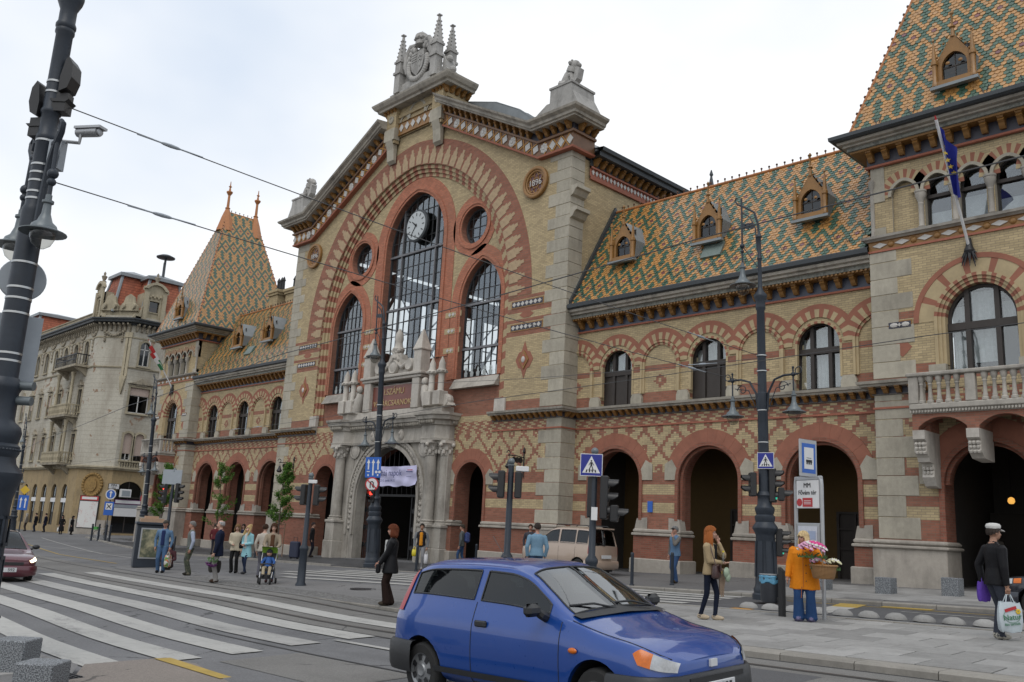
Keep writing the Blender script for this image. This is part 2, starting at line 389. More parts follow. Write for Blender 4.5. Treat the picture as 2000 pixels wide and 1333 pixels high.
# gable front --------------------------------------------------
def gline(x):
    x=abs(x)
    return 18.6 if x >= 9.75 else 18.6+(9.75-max(x,2.45))*0.537
mb=MB()
outer=[(-W1,-1.4),(W1,-1.4),(W1,18.7),(9.75,18.7),(2.45,22.6),(2.4,25.0),(-2.4,25.0),(-2.45,22.6),(-9.75,18.7),(-W1,18.7)]
bigarch=opening(8.0,6.9,12.2,8.78,0,24)
holed(mb,[(x,max(z,6.52)) for x,z in outer],[bigarch],0.0,0.12,0,1)
gable=mb.build('gable_wall',[m_bgable,m_breveal],hall)
mb=MB()
gh=[opening(1.02,-1.0,3.66,1.02,s*6.1) for s in (-1,1)]+[opening(2.85,-1.0,2.75,2.75,0,14)]
holed(mb,[(-W1,-1.4),(W1,-1.4),(W1,6.52),(-W1,6.52)],gh,0.0,0.9,0,1)
for s in (-1,1):mb.add([(s*W1,0,-1.4),(s*W1,P_+.01,-1.4),(s*W1,P_+.01,6.52),(s*W1,0,6.52)],[(0,1,2,3)],0)
glow=mb.build('ground_storey_wall',[m_bground,m_bdark],hall)
# stepped reveal of the great arch, striped
mb=MB()
for k in range(3):
    a=8.0-0.2*k;arch_band(mb,a-0.2,8.78-0.2*k-0.2,a,8.78-0.2*k,0,12.2,0.10+0.1*k,0.36,40,(0,1))
    for s in (-1,1):
        for j in range(15):z=6.9+j*0.3534;mb.box(*sorted((s*(a-0.2),s*a)),0.10+0.1*k,0.36,z,z+0.3534,j % 2)
mb.build('arch_moulding',[m_vcream,m_vred],gable)
# red band and toothed cream voussoirs
mb=MB();arch_band(mb,8.0,8.78,9.5,10.15,0,12.2,-0.015,0.02,36)
mb.build('arch_band',brick('brick_red_band',base=RED,h=0.12,w=0.27),gable)
tooth=[(-0.22,0.03),(0.22,0.03),(0.25,0.6),(0.165,0.6),(0.17,0.84),(0.085,0.84),(0.085,1.06),(-0.085,1.06),(-0.085,0.84),(-0.17,0.84),(-0.165,0.6),(-0.25,0.6)]
mb=MB();mb.prism(tooth,-0.03,0.02,XZP);me_tooth=mb.mesh('voussoir',plain('pinkish_cream_voussoir',(0.375,0.275,0.17),0.85,vary=0.3,sc=5))
ia=pointed(8.0,8.78,60,0,12.2);oa=pointed(9.5,10.15,60,0,12.2)
L=[0.0]
for i in range(1,len(ia)):L.append(L[-1]+math.dist(ia[i],ia[i-1]))
nv=44
for k in range(nv):
    t=L[-1]*(k+0.5)/nv;i=max(j for j in range(len(L)-1) if L[j] <= t);f=(t-L[i])/(L[i+1]-L[i])
    a=[ia[i][c]+(ia[i+1][c]-ia[i][c])*f for c in (0,1)];b=[oa[i][c]+(oa[i+1][c]-oa[i][c])*f for c in (0,1)]
    obj('voussoir',me_tooth,gable,(a[0],0,a[1]),(0,atan2(b[0]-a[0],b[1]-a[1]),0))
# recessed wall with the windows
YR=0.36
cw=opening(2.5,10.0,16.6,2.95,0,14);sw=[opening(1.45,8.75,12.6,2.1,s*5.69,10) for s in (-1,1)]
oc=[[(s*4.87+0.98*cos(2*pi*i/24),16.6+0.98*sin(2*pi*i/24)) for i in range(24)] for s in (-1,1)]
mb=MB();inner=opening(7.4,6.0,12.2,8.18,0,24)
holed(mb,inner,[cw]+sw+oc,YR,0.42,0,1)
recess=mb.build('recessed_wall',[m_brecess,m_bred],hall)
mb=MB()                                               # stepped red surrounds
for a,h,sp,cx,zb,wd in ((2.5,2.95,16.6,0,10.0,0.92),(1.45,2.1,12.6,-5.69,8.75,0.75),(1.45,2.1,12.6,5.69,8.75,0.75)):
    n=16
    for k,(o0,o1,y0) in enumerate(((0.28,wd,YR-0.03),(0.14,0.30,YR-0.09),(0.0,0.15,YR-0.05))):
        arch_band(mb,a+o0,h+o0,a+o1,h+o1,cx,sp,y0,YR+0.01,n)
        for s in (-1,1):mb.box(*sorted((cx+s*(a+o0),cx+s*(a+o1))),y0,YR+0.01,zb,sp)
for s in (-1,1):
    for r0,r1,y0 in ((0.98,1.12,YR-0.05),(1.10,1.26,YR-0.09),(1.24,1.62,YR-0.03)):
        pts=[(cos(2*pi*i/32),sin(2*pi*i/32)) for i in range(32)]
        for i in range(32):
            p,q=pts[i],pts[(i+1) % 32];mb.prism([(s*4.87+p[0]*r0,16.6+p[1]*r0),(s*4.87+q[0]*r0,16.6+q[1]*r0),(s*4.87+q[0]*r1,16.6+q[1]*r1),(s*4.87+p[0]*r1,16.6+p[1]*r1)],y0,YR+0.01,XZP)
mb.build('window_surround',brick('brick_red_fine',base=(0.40,0.15,0.09),h=0.1,w=0.22),recess)
for s in (-1,1):                                       # cream courses and white tiles on the piers
    for z in (11.95,11.1,10.1):
        mb=MB()
        mb.box(*sorted((s*3.1,s*4.3)),YR-0.045,YR,z,z+0.28,0)
        for k in range(3):mb.prism([(s*(3.45+k*0.26)-0.11,z+0.14),(s*(3.45+k*0.26),z+0.04),(s*(3.45+k*0.26)+0.11,z+0.14),(s*(3.45+k*0.26),z+0.24)],YR-0.07,YR-0.04,XZP,1)
        mb.build('tile_course',[m_vcream,m_white_maj],recess)
for s in (-1,1):                                       # tile friezes beside the arch
    mb=MB()
    for z in (11.62,10.52):
        mb.box(*sorted((s*8.25,s*10.3)),-0.02,0.02,z,z+0.36,0);mb.box(*sorted((s*8.3,s*10.25)),-0.026,0,z+0.05,z+0.31,1)
        for k in range(7):
            x=s*(8.45+k*0.27);mb.prism([(x-0.12,z+0.18),(x,z+0.07),(x+0.12,z+0.18),(x,z+0.29)],-0.04,0,XZP,2)
    x=s*9.25;mb.prism([(x-0.55,9.15),(x-0.35,8.8),(x-0.18,8.75),(x,8.3),(x+0.18,8.75),(x+0.35,8.8),(x+0.55,9.15),(x+0.35,9.5),(x+0.18,9.55),(x,10.0),(x-0.18,9.55),(x-0.35,9.5)],-0.018,0,XZP,3)
    mb.prism([(x-0.3,9.15),(x,8.72),(x+0.3,9.15),(x,9.58)],-0.07,0,XZP,0);mb.prism([(x-0.2,9.15),(x,8.86),(x+0.2,9.15),(x,9.44)],-0.085,0,XZP,4);mb.ball((x,-0.09,9.15),(0.11,0.05,0.15),m=2)
    x=s*9.25;mb.prism([(x-0.45,11.27),(x-0.2,11.12),(x+0.2,11.12),(x+0.45,11.27),(x+0.2,11.42),(x-0.2,11.42)],-0.012,0,XZP,3)
    mb.build('majolica_frieze',[m_ochre,m_ochred,m_white_maj,m_vred,m_terra],gable)

# windows with bars and single panes ---------------------------
def window(poly,y,xs,zs,mains=(),mainz=(),fr=0.09,t=0.028,mt=0.07,frame=m_steeld,main=m_steel,pane=m_glass,name='window',panes=True,back=None):
    mb=MB();x0=min(p[0] for p in poly);x1=max(p[0] for p in poly);z0=min(p[1] for p in poly);z1=max(p[1] for p in poly)
    n=len(poly);cx=sum(p[0] for p in poly)/n;cz=sum(p[1] for p in poly)/n
    for i in range(n):
        a,b=poly[i],poly[(i+1) % n];q=[]
        for p in (a,b):d=math.hypot(p[0]-cx,p[1]-cz) or 1;q.append((p[0]-(p[0]-cx)/d*fr,p[1]-(p[1]-cz)/d*fr))
        mb.prism([a,b,q[1],q[0]],y-0.06,y+0.05,XZP,0)
    for x in xs:
        c=clip_rect(poly,x-0.005,x+0.005,z0-1,z1+1)
        if c:w=mt if x in mains else t;mb.box(x-w/2,x+w/2,y-(0.10 if x in mains else 0.03),y+0.04,min(p[1] for p in c),max(p[1] for p in c),1 if x in mains else 0)
    for z in zs:
        c=clip_rect(poly,x0-1,x1+1,z-0.005,z+0.005)
        if c:w=mt*1.6 if z in mainz else t;mb.box(min(p[0] for p in c),max(p[0] for p in c),y-(0.11 if z in mainz else 0.026),y+0.035,z-w/2,z+w/2,1 if z in mainz else 0)
    o=mb.build(name,[frame,main],hall)
    if panes:
        ex=[x0-1]+sorted(xs)+[x1+1];ez=[z0-1]+sorted(zs)+[z1+1]
        for i in range(len(ex)-1):
            for j in range(len(ez)-1):
                c=clip_rect(poly,ex[i]+0.004,ex[i+1]-0.004,ez[j]+0.004,ez[j+1]-0.004)
                if len(c) >= 3 and max(p[0] for p in c)-min(p[0] for p in c) > 0.03 and max(p[1] for p in c)-min(p[1] for p in c) > 0.03:
                    a=random.uniform(-0.004,0.004);b=random.uniform(-0.004,0.004);px=sum(p[0] for p in c)/len(c)
                    m2=MB();m2.prism(c,y+0.005,y+0.011,lambda u,v,w:(u,w+(u-px)*a+(v-ez[j])*b,v));m2.build('pane',pane,o)
    return o
YW=0.74
xs=[-1.45,1.45,-0.97,-0.48,0.0,0.48,0.97,-1.95,1.95]
window([(x,z) for x,z in cw],YW,xs,[10.9,11.65,12.4,13.15,13.95,14.75,15.5,16.25,17.05,17.85,18.6],(-1.45,1.45),(13.15,16.25))
for s,q in zip((-1,1),sw):
    window(q,YW-0.06,[s*5.69+d for d in (-1.0,-0.6,-0.2,0.2,0.6,1.0)],[9.5,10.25,11.0,11.75,12.5,13.25,14.0],(),(10.25,12.5))
    mb=MB();mb.prism([(YR-0.35,8.2),(YR+0.3,8.2),(YR+0.3,8.75),(YR-0.02,8.72)],*sorted((s*4.1,s*7.3)),YZP);mb.build('window_sill',m_stonew,recess)
    mb=MB()
    for k in range(6):
        x=s*5.69-1.1+k*0.44;mb.prism([(x-0.09,8.85),(x+0.09,8.85),(x+0.12,9.05),(x+0.05,9.1),(x+0.07,9.22),(x,9.32),(x-0.07,9.22),(x-0.05,9.1),(x-0.12,9.05)],YW-0.12,YW-0.1,XZP)
    mb.build('etched_ornament',plain('pale_etching',(0.34,0.38,0.38),0.5),recess)
    window([(s*4.87+0.97*cos(2*pi*i/24),16.6+0.97*sin(2*pi*i/24)) for i in range(24)],YW-0.02,[s*4.87+d for d in (-0.5,0,0.5)],[16.1,16.6,17.1])
# clock
ck=MB();ck.lathe([(0.05,-0.32),(0.86,-0.32),(0.92,-0.28),(0.92,-0.14),(0.5,0.0),(0.05,0.0)],(0,0,0),40,ax='y',m=0)
clock=ck.build('clock',m_lead,hall,True,(0.05,YW-0.1,17.6))
fc=MB();fc.lathe([(0.02,-0.335),(0.80,-0.335),(0.80,-0.30),(0.02,-0.30)],(0,0,0),40,ax='y');fc.build('clock_face',plain('enamel_face',(0.43,0.46,0.47),0.4,vary=0.1),clock)
for k in range(12):
    a=k*pi/6;hm=MB();hm.box(-0.028,0.028,-0.345,-0.33,0.54,0.72);hm.build('hour_mark',m_iron,clock,rot=(0,a,0))
for ln,w,a in ((0.42,0.05,radians(308)),(0.62,0.032,radians(215))):
    hm=MB();hm.prism([(-w,-0.1),(w,-0.1),(w*0.5,ln),(-w*0.5,ln)],-0.36,-0.345,lambda u,v,q:(u,q,v));hm.build('clock_hand',m_iron,clock,rot=(0,a,0))
# year medallions (1896)
for s in (-1,1):
    md=MB()
    for r0,r1,y0 in ((0.62,0.78,-0.14),(0.52,0.63,-0.09)):
        md.lathe([(r0,0),(r0,y0),(r0+0.04,y0-0.03),(r1-0.04,y0-0.03),(r1,y0),(r1,0)],(0,0,0),32,ax='y',m=0)
    md.lathe([(0.01,-0.03),(0.55,-0.03),(0.55,0),(0.01,0)],(0,0,0),24,ax='y',m=1)
    for k in range(8):a=k*pi/4;md.lathe([(0.10,-0.02),(0.12,-0.06),(0.16,-0.06),(0.18,-0.02)],(0.36*cos(a),0,0.36*sin(a)),12,ax='y',m=0)
    o=md.build('year_medallion',[m_ochre,plain('dark_oxblood_glaze',(0.09,0.025,0.02),0.3)],hall,True,(s*9.5,-0.02,17.55))
    obj('year_lettering',text_mesh('1896',0.42,0.01,m_white_maj),o,(0,-0.09,-0.02),(pi/2,0,0))

# gable cornice, frieze, corbels -------------------------------
for s in (-1,1):
    path=[(2.45,0,22.52,0,-1),(9.75,0,18.6,0,-1),(W1,0,18.6,1,-1),(W1,1.25,18.6,1,0)]
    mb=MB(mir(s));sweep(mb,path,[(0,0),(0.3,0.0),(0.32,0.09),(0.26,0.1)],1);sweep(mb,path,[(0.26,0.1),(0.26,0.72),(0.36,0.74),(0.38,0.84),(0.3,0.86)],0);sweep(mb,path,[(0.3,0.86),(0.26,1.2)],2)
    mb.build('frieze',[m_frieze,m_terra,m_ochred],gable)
    mb=MB(mir(s));sweep(mb,path,[(0.2,1.2),(0.8,1.2),(0.82,1.27),(0.9,1.3),(0.92,1.42),(1.08,1.52),(1.12,1.62),(0.3,1.72),(-0.3,1.75)],0,True);mb.build('cornice',m_cornice,gable)
    ang=math.atan(0.537)
    def spot(x,v):return (s*x,gline(x)+v)
    x=9.3;i=0
    while x > 2.7:                                        # rake
        px,pz=spot(x,1.2);obj('corbel',me_corbg,gable,(px,-0.28,pz),(0,s*ang,0));x -= 0.46
    for x in (9.95,10.4,10.85,11.3,11.75):px,pz=spot(x,1.2);obj('corbel',me_corbg,gable,(px,-0.28,pz))
    if s > 0:
        for y in (0.15,0.6,1.05):obj('corbel',me_corbg,gable,(W1+0.28,y,19.8),(0,0,pi/2))
    dm=MB();dm.prism([(-0.2,0),(0,-0.24),(0.2,0),(0,0.24)],-0.04,0.0,XZP);me_d=dm.mesh('frieze_diamond',m_white_maj)
    rs=MB()
    for k in range(8):a=k*pi/4;rs.ball((0.15*cos(a),-0.02,0.17*sin(a)),(0.1,0.04,0.1),8,4)
    rs.ball((0,-0.03,0),(0.1,0.06,0.1),8,4);me_r=rs.mesh('frieze_rosette',m_white_maj,True)
    xb=MB();xb.prism([(-0.27,-0.3),(-0.21,-0.3),(0.27,0.3),(0.21,0.3)],-0.03,0,XZP);xb.prism([(0.27,-0.3),(0.21,-0.3),(-0.27,0.3),(-0.21,0.3)],-0.03,0,XZP);me_x=xb.mesh('frieze_lattice',plain('gold_glaze',(0.42,0.2,0.03),0.4))
    x=11.76;k=0
    while x > 2.6:
        px,pz=spot(x,0.41);sl_=0 if x >= 9.75 else s*ang
        r=k % 4
        obj('frieze_rosette' if r == 3 else 'frieze_diamond',me_r if r == 3 else me_d,gable,(px,-0.265,pz),(0,sl_,0))
        if r != 3:xo=x-0.27;px,pz=spot(xo,0.41);obj('frieze_lattice',me_x,gable,(px,-0.265,pz),(0,sl_,0))
        x -= 0.54;k+=1
    quoins(gable,s*W1,0,6.95,18.6,s,1,P_+0.02);quoins(glow,s*W1,0,1.98,6.48,s,1,P_+0.02)
    if s > 0:
        for z0 in (16.9,15.85):                          # two moulded brackets on the corner
            b=MB();b.prism([(0,0),(0.42,0),(0.42,-0.16),(0.3,-0.2),(0.16,-0.42),(0,-0.5)],0.0,0.9,lambda u,v,w:(W1+u,w,z0+v));b.build('corner_bracket',m_stone,gable)
# dark back of the frieze / backing of side pieces
# central pavilion on top
mb=MB();mb.box(-2.55,2.55,-0.12,1.2,23.1,25.0)
pav=mb.build('gable_pavilion',m_bcream,hall)
for s in (-1,1):
    mb=MB();mb.box(*sorted((s*1.62,s*2.5)),-0.42,-0.1,22.7,25.0);mb.build('pavilion_pier',m_bcream,pav)
    mb=MB();mb.box(*sorted((s*1.58,s*2.54)),-0.5,-0.1,22.9,23.6);mb.prism([(-0.5,22.9),(-0.1,22.9),(-0.1,21.6),(-0.28,21.75),(-0.34,22.4)],*sorted((s*1.75,s*2.37)),YZP);mb.build('pavilion_bracket',m_stone,pav)
    mb=MB();mb.lathe([(0.12,-0.44),(0.14,-0.47),(0.22,-0.47),(0.24,-0.43)],(s*2.06,0,24.2),16,ax='y');mb.build('roundel',m_stone,pav)
mb=MB();sweep(mb,[(-1.6,-0.12,23.15,0,-1),(1.6,-0.12,23.15,0,-1)],[(0,0),(0.12,0),(0.12,0.08),(0.08,0.1),(0.08,0.72),(0.14,0.74),(0,0.84)]);mb.build('frieze',m_ochre,pav)
for k in range(6):obj('frieze_diamond',me_d,pav,(-1.3+k*0.52,-0.2,23.56))
mb=MB();arch_band(mb,0.62,0.62,0.78,0.78,0,24.15,-0.2,-0.1,8);mb.box(-0.78,-0.62,-0.2,-0.1,23.98,24.15);mb.box(0.62,0.78,-0.2,-0.1,23.98,24.15)
for s in (-1,1):arch_band(mb,0.3,0.3,0.42,0.42,s*1.15,23.95,-0.18,-0.1,6)
mb.build('blind_arch',m_stone,pav)
pp=[(-2.55,1.3,25.0,-1,0),(-2.55,-0.12,25.0,-1,-1),(-1.56,-0.12,25.0,0.2,-1),(1.56,-0.12,25.0,-0.2,-1),(2.55,-0.12,25.0,1,-1),(2.55,1.3,25.0,1,0)]
mb=MB();sweep(mb,pp,[(0,-0.75),(0.1,-0.75),(0.12,-0.6),(0.06,-0.58),(0.06,-0.2)],1);sweep(mb,pp,[(0.06,-0.2),(0.55,-0.2),(0.58,-0.08),(0.7,-0.02),(0.82,0.15),(0.85,0.25),(-0.5,0.32),(-1.5,0.32)],0);mb.build('pavilion_cornice',[m_cornice,m_bcream],pav)
for s in (-1,1):
    for k in range(4):obj('corbel',me_corbg,pav,(s*(1.72+k*0.3),-0.2,24.8))
    for k in range(4):obj('corbel',me_corbg,pav,(s*2.62,0.0+k*0.38,24.8),(0,0,s*pi/2))
# coat of arms group
YC=-0.35
mb=MB();mb.box(-2.3,2.3,YC-0.15,0.9,25.3,25.75);mb.box(-2.0,2.0,YC-0.05,0.75,25.75,26.2)
mb.prism([(-1.5,26.2),(1.5,26.2),(1.2,27.2),(0.8,28.1),(-0.8,28.1),(-1.2,27.2)],YC+0.15,YC+0.6,XZP)
arms=mb.build('coat_of_arms',m_stonegrey,hall)
sh=MB();pr=[(-0.55,27.75),(0.55,27.75),(0.58,27.1),(0.45,26.65),(0.0,26.25),(-0.45,26.65),(-0.58,27.1)]
sh.prism(pr,YC-0.12,YC+0.2,XZP)
for k in range(4):sh.box(-0.5,-0.03,YC-0.145,YC-0.1,27.15+k*0.15,27.22+k*0.15)
sh.box(0.22,0.3,YC-0.15,YC-0.1,26.75,27.6);sh.box(0.08,0.44,YC-0.15,YC-0.1,27.32,27.4);sh.box(0.12,0.4,YC-0.15,YC-0.1,27.1,27.16)
sh.build('shield',m_stonegrey,arms)
wr=MB()
for k in range(26):
    a=radians(-200+k*220/25);wr.ball((0.82*cos(a),YC-0.05,26.95+0.85*sin(a)),(0.17,0.15,0.17),8,5)
for s in (-1,1):
    for k in range(7):wr.ball((s*(0.45+k*0.11),YC+0.02,28.0-k*0.05+0.22*sin(k)),(0.16,0.14,0.2),8,5)
    wr.tube([(s*0.35,YC,28.3),(s*0.8,YC,28.35),(s*1.1,YC,27.9),(s*1.2,YC,27.2),(s*1.05,YC,26.7)],[0.12,0.16,0.2,0.17,0.08],8)
wr.build('wreath',m_stonegrey,arms,True)
cr=MB();cr.lathe([(0.26,28.15),(0.36,28.2),(0.36,28.4),(0.3,28.45),(0.42,28.6),(0.38,28.8),(0.2,28.95),(0.06,29.0),(0.02,29.1)],(0,YC+0.1,0),12)
for k in range(8):a=k*pi/4;cr.ball((0.38*cos(a),YC+0.1+0.38*sin(a),28.55),0.09,6,4)
cr.build('crown',m_stonegrey,arms,True)
def pinnacle(x,y,z0,z1,w,parent,mat,name='pinnacle',crockets=6):
    b=MB();hz=z1-z0;zs=z0+hz*0.52
    b.box(x-w,x+w,y-w,y+w,z0,zs-0.12);b.box(x-w*1.25,x+w*1.25,y-w*1.25,y+w*1.25,zs-0.12,zs);b.box(x-w*1.3,x+w*1.3,y-w*1.3,y+w*1.3,z0+hz*0.3,z0+hz*0.34)
    b.lathe([(w*1.25,zs),(w*0.28,z1-0.18),(w*0.7,z1-0.14),(w*0.7,z1-0.08),(w*0.25,z1-0.05),(w*0.1,z1)],(x,y,0),4,a0=pi/4)
    for k in range(crockets):
        t=(k+0.4)/(crockets+0.5);r=w*1.2*(1-t)+w*0.3*t;z=zs+(z1-0.2-zs)*t
        for a in range(4):q=pi/4+a*pi/2;b.ball((x+r*cos(q)*1.05,y+r*sin(q)*1.05,z),w*0.24,6,4)
    return b.build(name,mat,parent)
for x in (-1.62,1.62):
    for y in (YC-0.02,0.62):pinnacle(x,y,25.7,29.5 if y < 0 else 29.3,0.24,arms,m_stonegrey)
for s in (-1,1):
    b=MB();b.prism([(2.0,25.75),(2.6,25.75),(2.3,26.1),(2.25,26.5),(2.0,26.9)],-0.2,0.5,lambda u,v,w:(s*u,w,v));b.ball((s*2.2,0.1,26.7),0.22,8,5);b.ball((s*2.55,0.1,25.95),0.2,8,5);b.build('scroll',m_stonegrey,arms)
# lions on their pedestals
def lion(parent,x,y,z,face):
    b=MB(lambda v:(x+face*v[0],y+v[1],z+v[2]))
    b.tube([(-0.42,0.1,0.18),(-0.32,0.05,0.42),(-0.05,0,0.78),(0.12,-0.02,1.0)],[0.26,0.36,0.33,0.24],12)      # back and chest
    b.tube([(0.10,0,0.9),(0.2,-0.02,1.12)],[0.36,0.33],12)                                                       # mane
    b.ball((0.22,-0.02,1.2),(0.27,0.26,0.27),12,8);b.ball((0.44,-0.02,1.14),(0.15,0.13,0.13),10,6)
    for q in (-1,1):
        b.tube([(0.12,0.16*q,0.78),(0.24,0.17*q,0.42),(0.25,0.18*q,0.08)],[0.15,0.11,0.09],8);b.ball((0.33,0.18*q,0.07),(0.15,0.1,0.08),8,5)
        b.tube([(-0.36,0.28*q,0.3),(-0.05,0.3*q,0.28),(-0.12,0.3*q,0.08)],[0.24,0.16,0.1],8);b.ball((0.02,0.3*q,0.07),(0.2,0.1,0.08),8,5);b.ball((0.16,0.18*q,1.42),0.07,6,4)
    for k in range(14):a=k*2.4;b.ball((0.12+0.06*cos(a),0.27*sin(a),0.98+0.3*cos(a*1.3)),0.11,6,4)
    b.prism([(0.3,0.1),(0.62,0.35),(0.72,0.85),(0.5,1.0),(0.42,0.6)],-0.3,0.05,XZP)        # shield
    b.tube([(-0.5,0.2,0.15),(-0.7,0.35,0.1),(-0.55,0.5,0.2)],[0.06,0.05,0.07],6)
    return b.build('lion_statue',m_stonegrey,parent,True)
for s in (-1,1):
    mb=MB(mir(s))
    mb.prism([(9.2,20.2),(10.5,20.95),(10.7,20.95),(10.72,21.62),(12.0,21.62),(12.06,21.2),(12.6,20.2)],-0.62,0.95,XZP)
    mb.box(10.66,12.06,-0.66,0.99,21.6,21.7)
    pd=mb.build('lion_pedestal',m_stonegrey,hall);lion(pd,s*11.3,0.15,21.68,1).scale=(1,1,1)

# nave behind the gable ----------------------------------------
mb=MB()
mb.add([(W1-0.02,0.02,-1),(W1-0.02,46,-1),(W1-0.02,46,18.5),(W1-0.02,0.02,18.5)],[(0,1,2,3)])
sweep(mb,[(W1,1.2,17.6,1,0),(W1,46,17.6,1,0)],[(0,0),(0.1,0.0),(0.12,0.12),(0.06,0.14),(0.06,0.5),(0.16,0.52),(0.16,0.6),(0.0,0.62)],1)
sweep(mb,[(W1,1.2,18.2,1,0),(W1,46,18.2,1,0)],[(0,0),(0.08,0.05),(0.08,0.4),(0.62,0.42),(0.66,0.6),(0.8,0.62),(0.85,0.78),(0.2,0.85)],2)
nave=mb.build('nave_wall',[m_bcream,m_terra,m_lead],hall)
mb=MB();y=1.5
while y < 9:obj('corbel',me_corbg,nave,(W1+0.06,y,18.58),(0,0,pi/2));y+=0.46
for k in range(30):mb.prism([(1.4+k*0.26-0.1,17.97),(1.4+k*0.26,17.82),(1.4+k*0.26+0.1,17.97),(1.4+k*0.26,18.1)],0.07,0.1,lambda u,v,w:(W1+w,u,v))
mb.build('tile_course',m_white_maj,nave)['kind']='stuff'
mb=MB()
holed(mb,[(0.9,-1),(46,-1),(46,18.5),(0.9,18.5)],[[(7+k*3.0,12.9),(9.2+k*3.0,12.9),(9.2+k*3.0,16.9),(7+k*3.0,16.9)] for k in range(13)],-W1+0.05,0.3,0,0,YZP)
mb.add([(-W1,46,-1),(W1,46,-1),(W1,46,19),(-W1,46,19)],[(0,1,2,3)]);mb.add([(-W1,1,-0.3),(W1,1,-0.3),(W1,46,-0.3),(-W1,46,-0.3)],[(0,1,2,3)])
mb.build('interior_wall',m_hallin,hall)
mb=MB();prof=[(12.1,18.9),(11.7,19.35),(8.6,21.2),(6.6,22.75),(4.8,23.75),(2.6,24.5),(0,24.75)]
prof=prof+[(-x,z) for x,z in reversed(prof[:-1])]
for i in range(len(prof)-1):
    a,b=prof[i],prof[i+1];mb.add([(a[0],1.25,a[1]),(b[0],1.25,b[1]),(b[0],46,b[1]),(a[0],46,a[1])],[(0,1,2,3)])
for k in range(60):
    y=1.4+k*0.62
    for i in range(1,len(prof)-2):
        a,b=prof[i],prof[i+1];mb.prism([(a[0],a[1]),(b[0],b[1]),(b[0],b[1]+0.06),(a[0],a[1]+0.06)],y,y+0.05,XZP)
mb.add([(x,1.27,z) for x,z in prof],[tuple(range(len(prof)))]);mb.build('nave_roof',m_zinc,hall)
for k in range(7):
    y=5.2+k*5.0;t=MB()
    for s in (-1,1):
        t.tube([(s*10.9,y,-0.3),(s*10.9,y,17.5)],0.16,6);t.tube([(s*10.9,y,12.5),(s*6,y,18.5),(0,y,21)],0.12,6)
        for j in range(5):t.tube([(s*(10.9-j*2),y,17.4),(s*(9.9-j*2),y,19+j*0.7)],0.05,4);t.tube([(s*(9.9-j*2),y,19+j*0.7),(s*(8.9-j*2),y,17.4)],0.05,4)
    t.tube([(-10.9,y,17.4),(10.9,y,17.4)],0.09,4);t.tube([(-11.3,y-2.5,11.8),(-11.3,y+2.5,17.4)],0.06,4);t.tube([(-11.3,y-2.5,17.4),(-11.3,y+2.5,11.8)],0.06,4);t.tube([(-11.3,y-2.5,14.6),(-11.3,y+2.5,14.6)],0.06,4)
    t.build('roof_truss',m_steel,hall)
# ------------------------------------------------------------ glazed tile roofs
def tile_colour(i,j,half):
    dx=((i+half+2) % 4)-2;dy=((j+7) % 14)-7;dx=abs(dx);dy=abs(dy);q=dy+2.2*dx
    if q < 0.6 or q > 10.8:return 2
    if q < 3.5 or 5.4 < q < 8.3:return 1 if random.random() < 0.75 else 3
    return 0
me_tiles=[]
def tile_verts(o,u,v,n,w,e):
    T=0.022;lift=n*T
    P=[(-w/2,1.5*e,0),(-w/2,0.28*e,1),(-w*0.22,0,1),(w*0.22,0,1),(w/2,0.28*e,1),(w/2,1.5*e,0)]
    top=[o+u*a+v*b+lift*(0.35+c*1.1) for a,b,c in P];bot=[p-lift*0.9 for p in top[1:5]]
    return top+bot,[(0,5,4,3,2,1),(1,2,7,6),(2,3,8,7),(3,4,9,8)]
def tiled(name,parent,O,U,V,width,height,inside,w=0.1675,e=0.1318,singles=0,phase=0):
    O,U,V=Vector(O),Vector(U).normalized(),Vector(V).normalized();n=U.cross(V).normalized()
    if n.z < 0:n=-n
    mb=MB();k=0
    if not me_tiles:
        for c in range(4):
            b=MB();vs,fs=tile_verts(Vector((0,0,0)),Vector((1,0,0)),Vector((0,1,0)),Vector((0,0,1)),0.163,0.1318);b.add(vs,fs);me_tiles.append(b.mesh('roof_tile',TILES[c]))
    rot=Matrix((U,V,n)).transposed().to_euler()
    for j in range(int(height/e)):
        half=0.5*(j % 2)
        for i in range(int(width/w)+2):
            a=(i+half-0.5)*w-width/2;b=j*e
            if not inside(a,b):continue
            c=tile_colour(i,j-phase,half)
            if random.random() < 0.008:c=random.randrange(4)
            p=O+U*a+V*b
            if k < singles:
                obj('roof_tile',me_tiles[c],parent,p,rot);k+=1
            else:
                vs,fs=tile_verts(p,U,V,n*random.uniform(0.8,1.25),w*0.955,e);mb.add(vs,fs,c)
    o=mb.build(name,TILES,parent);o['kind']='stuff';return o
def hip_tiles(mb,a,b,r=0.07,crests=True):           # ridge or hip capping with little crockets
    a,b=Vector(a),Vector(b);d=b-a;L=d.length;d.normalize();n=int(L/0.34)
    for i in range(n):
        p=a+d*(L*i/n);q=a+d*(L*(i+1)/n);mb.tube([p,q],[r,r*0.85],7,0)
        if crests:mb.tube([q,q+Vector((0,0,0.15))],[0.025,0.02],5,1);mb.ball(q+Vector((0,0,0.18)),0.05,6,4,1)
m_hip=plain('terracotta_hip_tile',(0.38,0.15,0.05),0.5,vary=0.25,sc=3)
m_hipd=plain('dark_crest',(0.10,0.05,0.03),0.6)
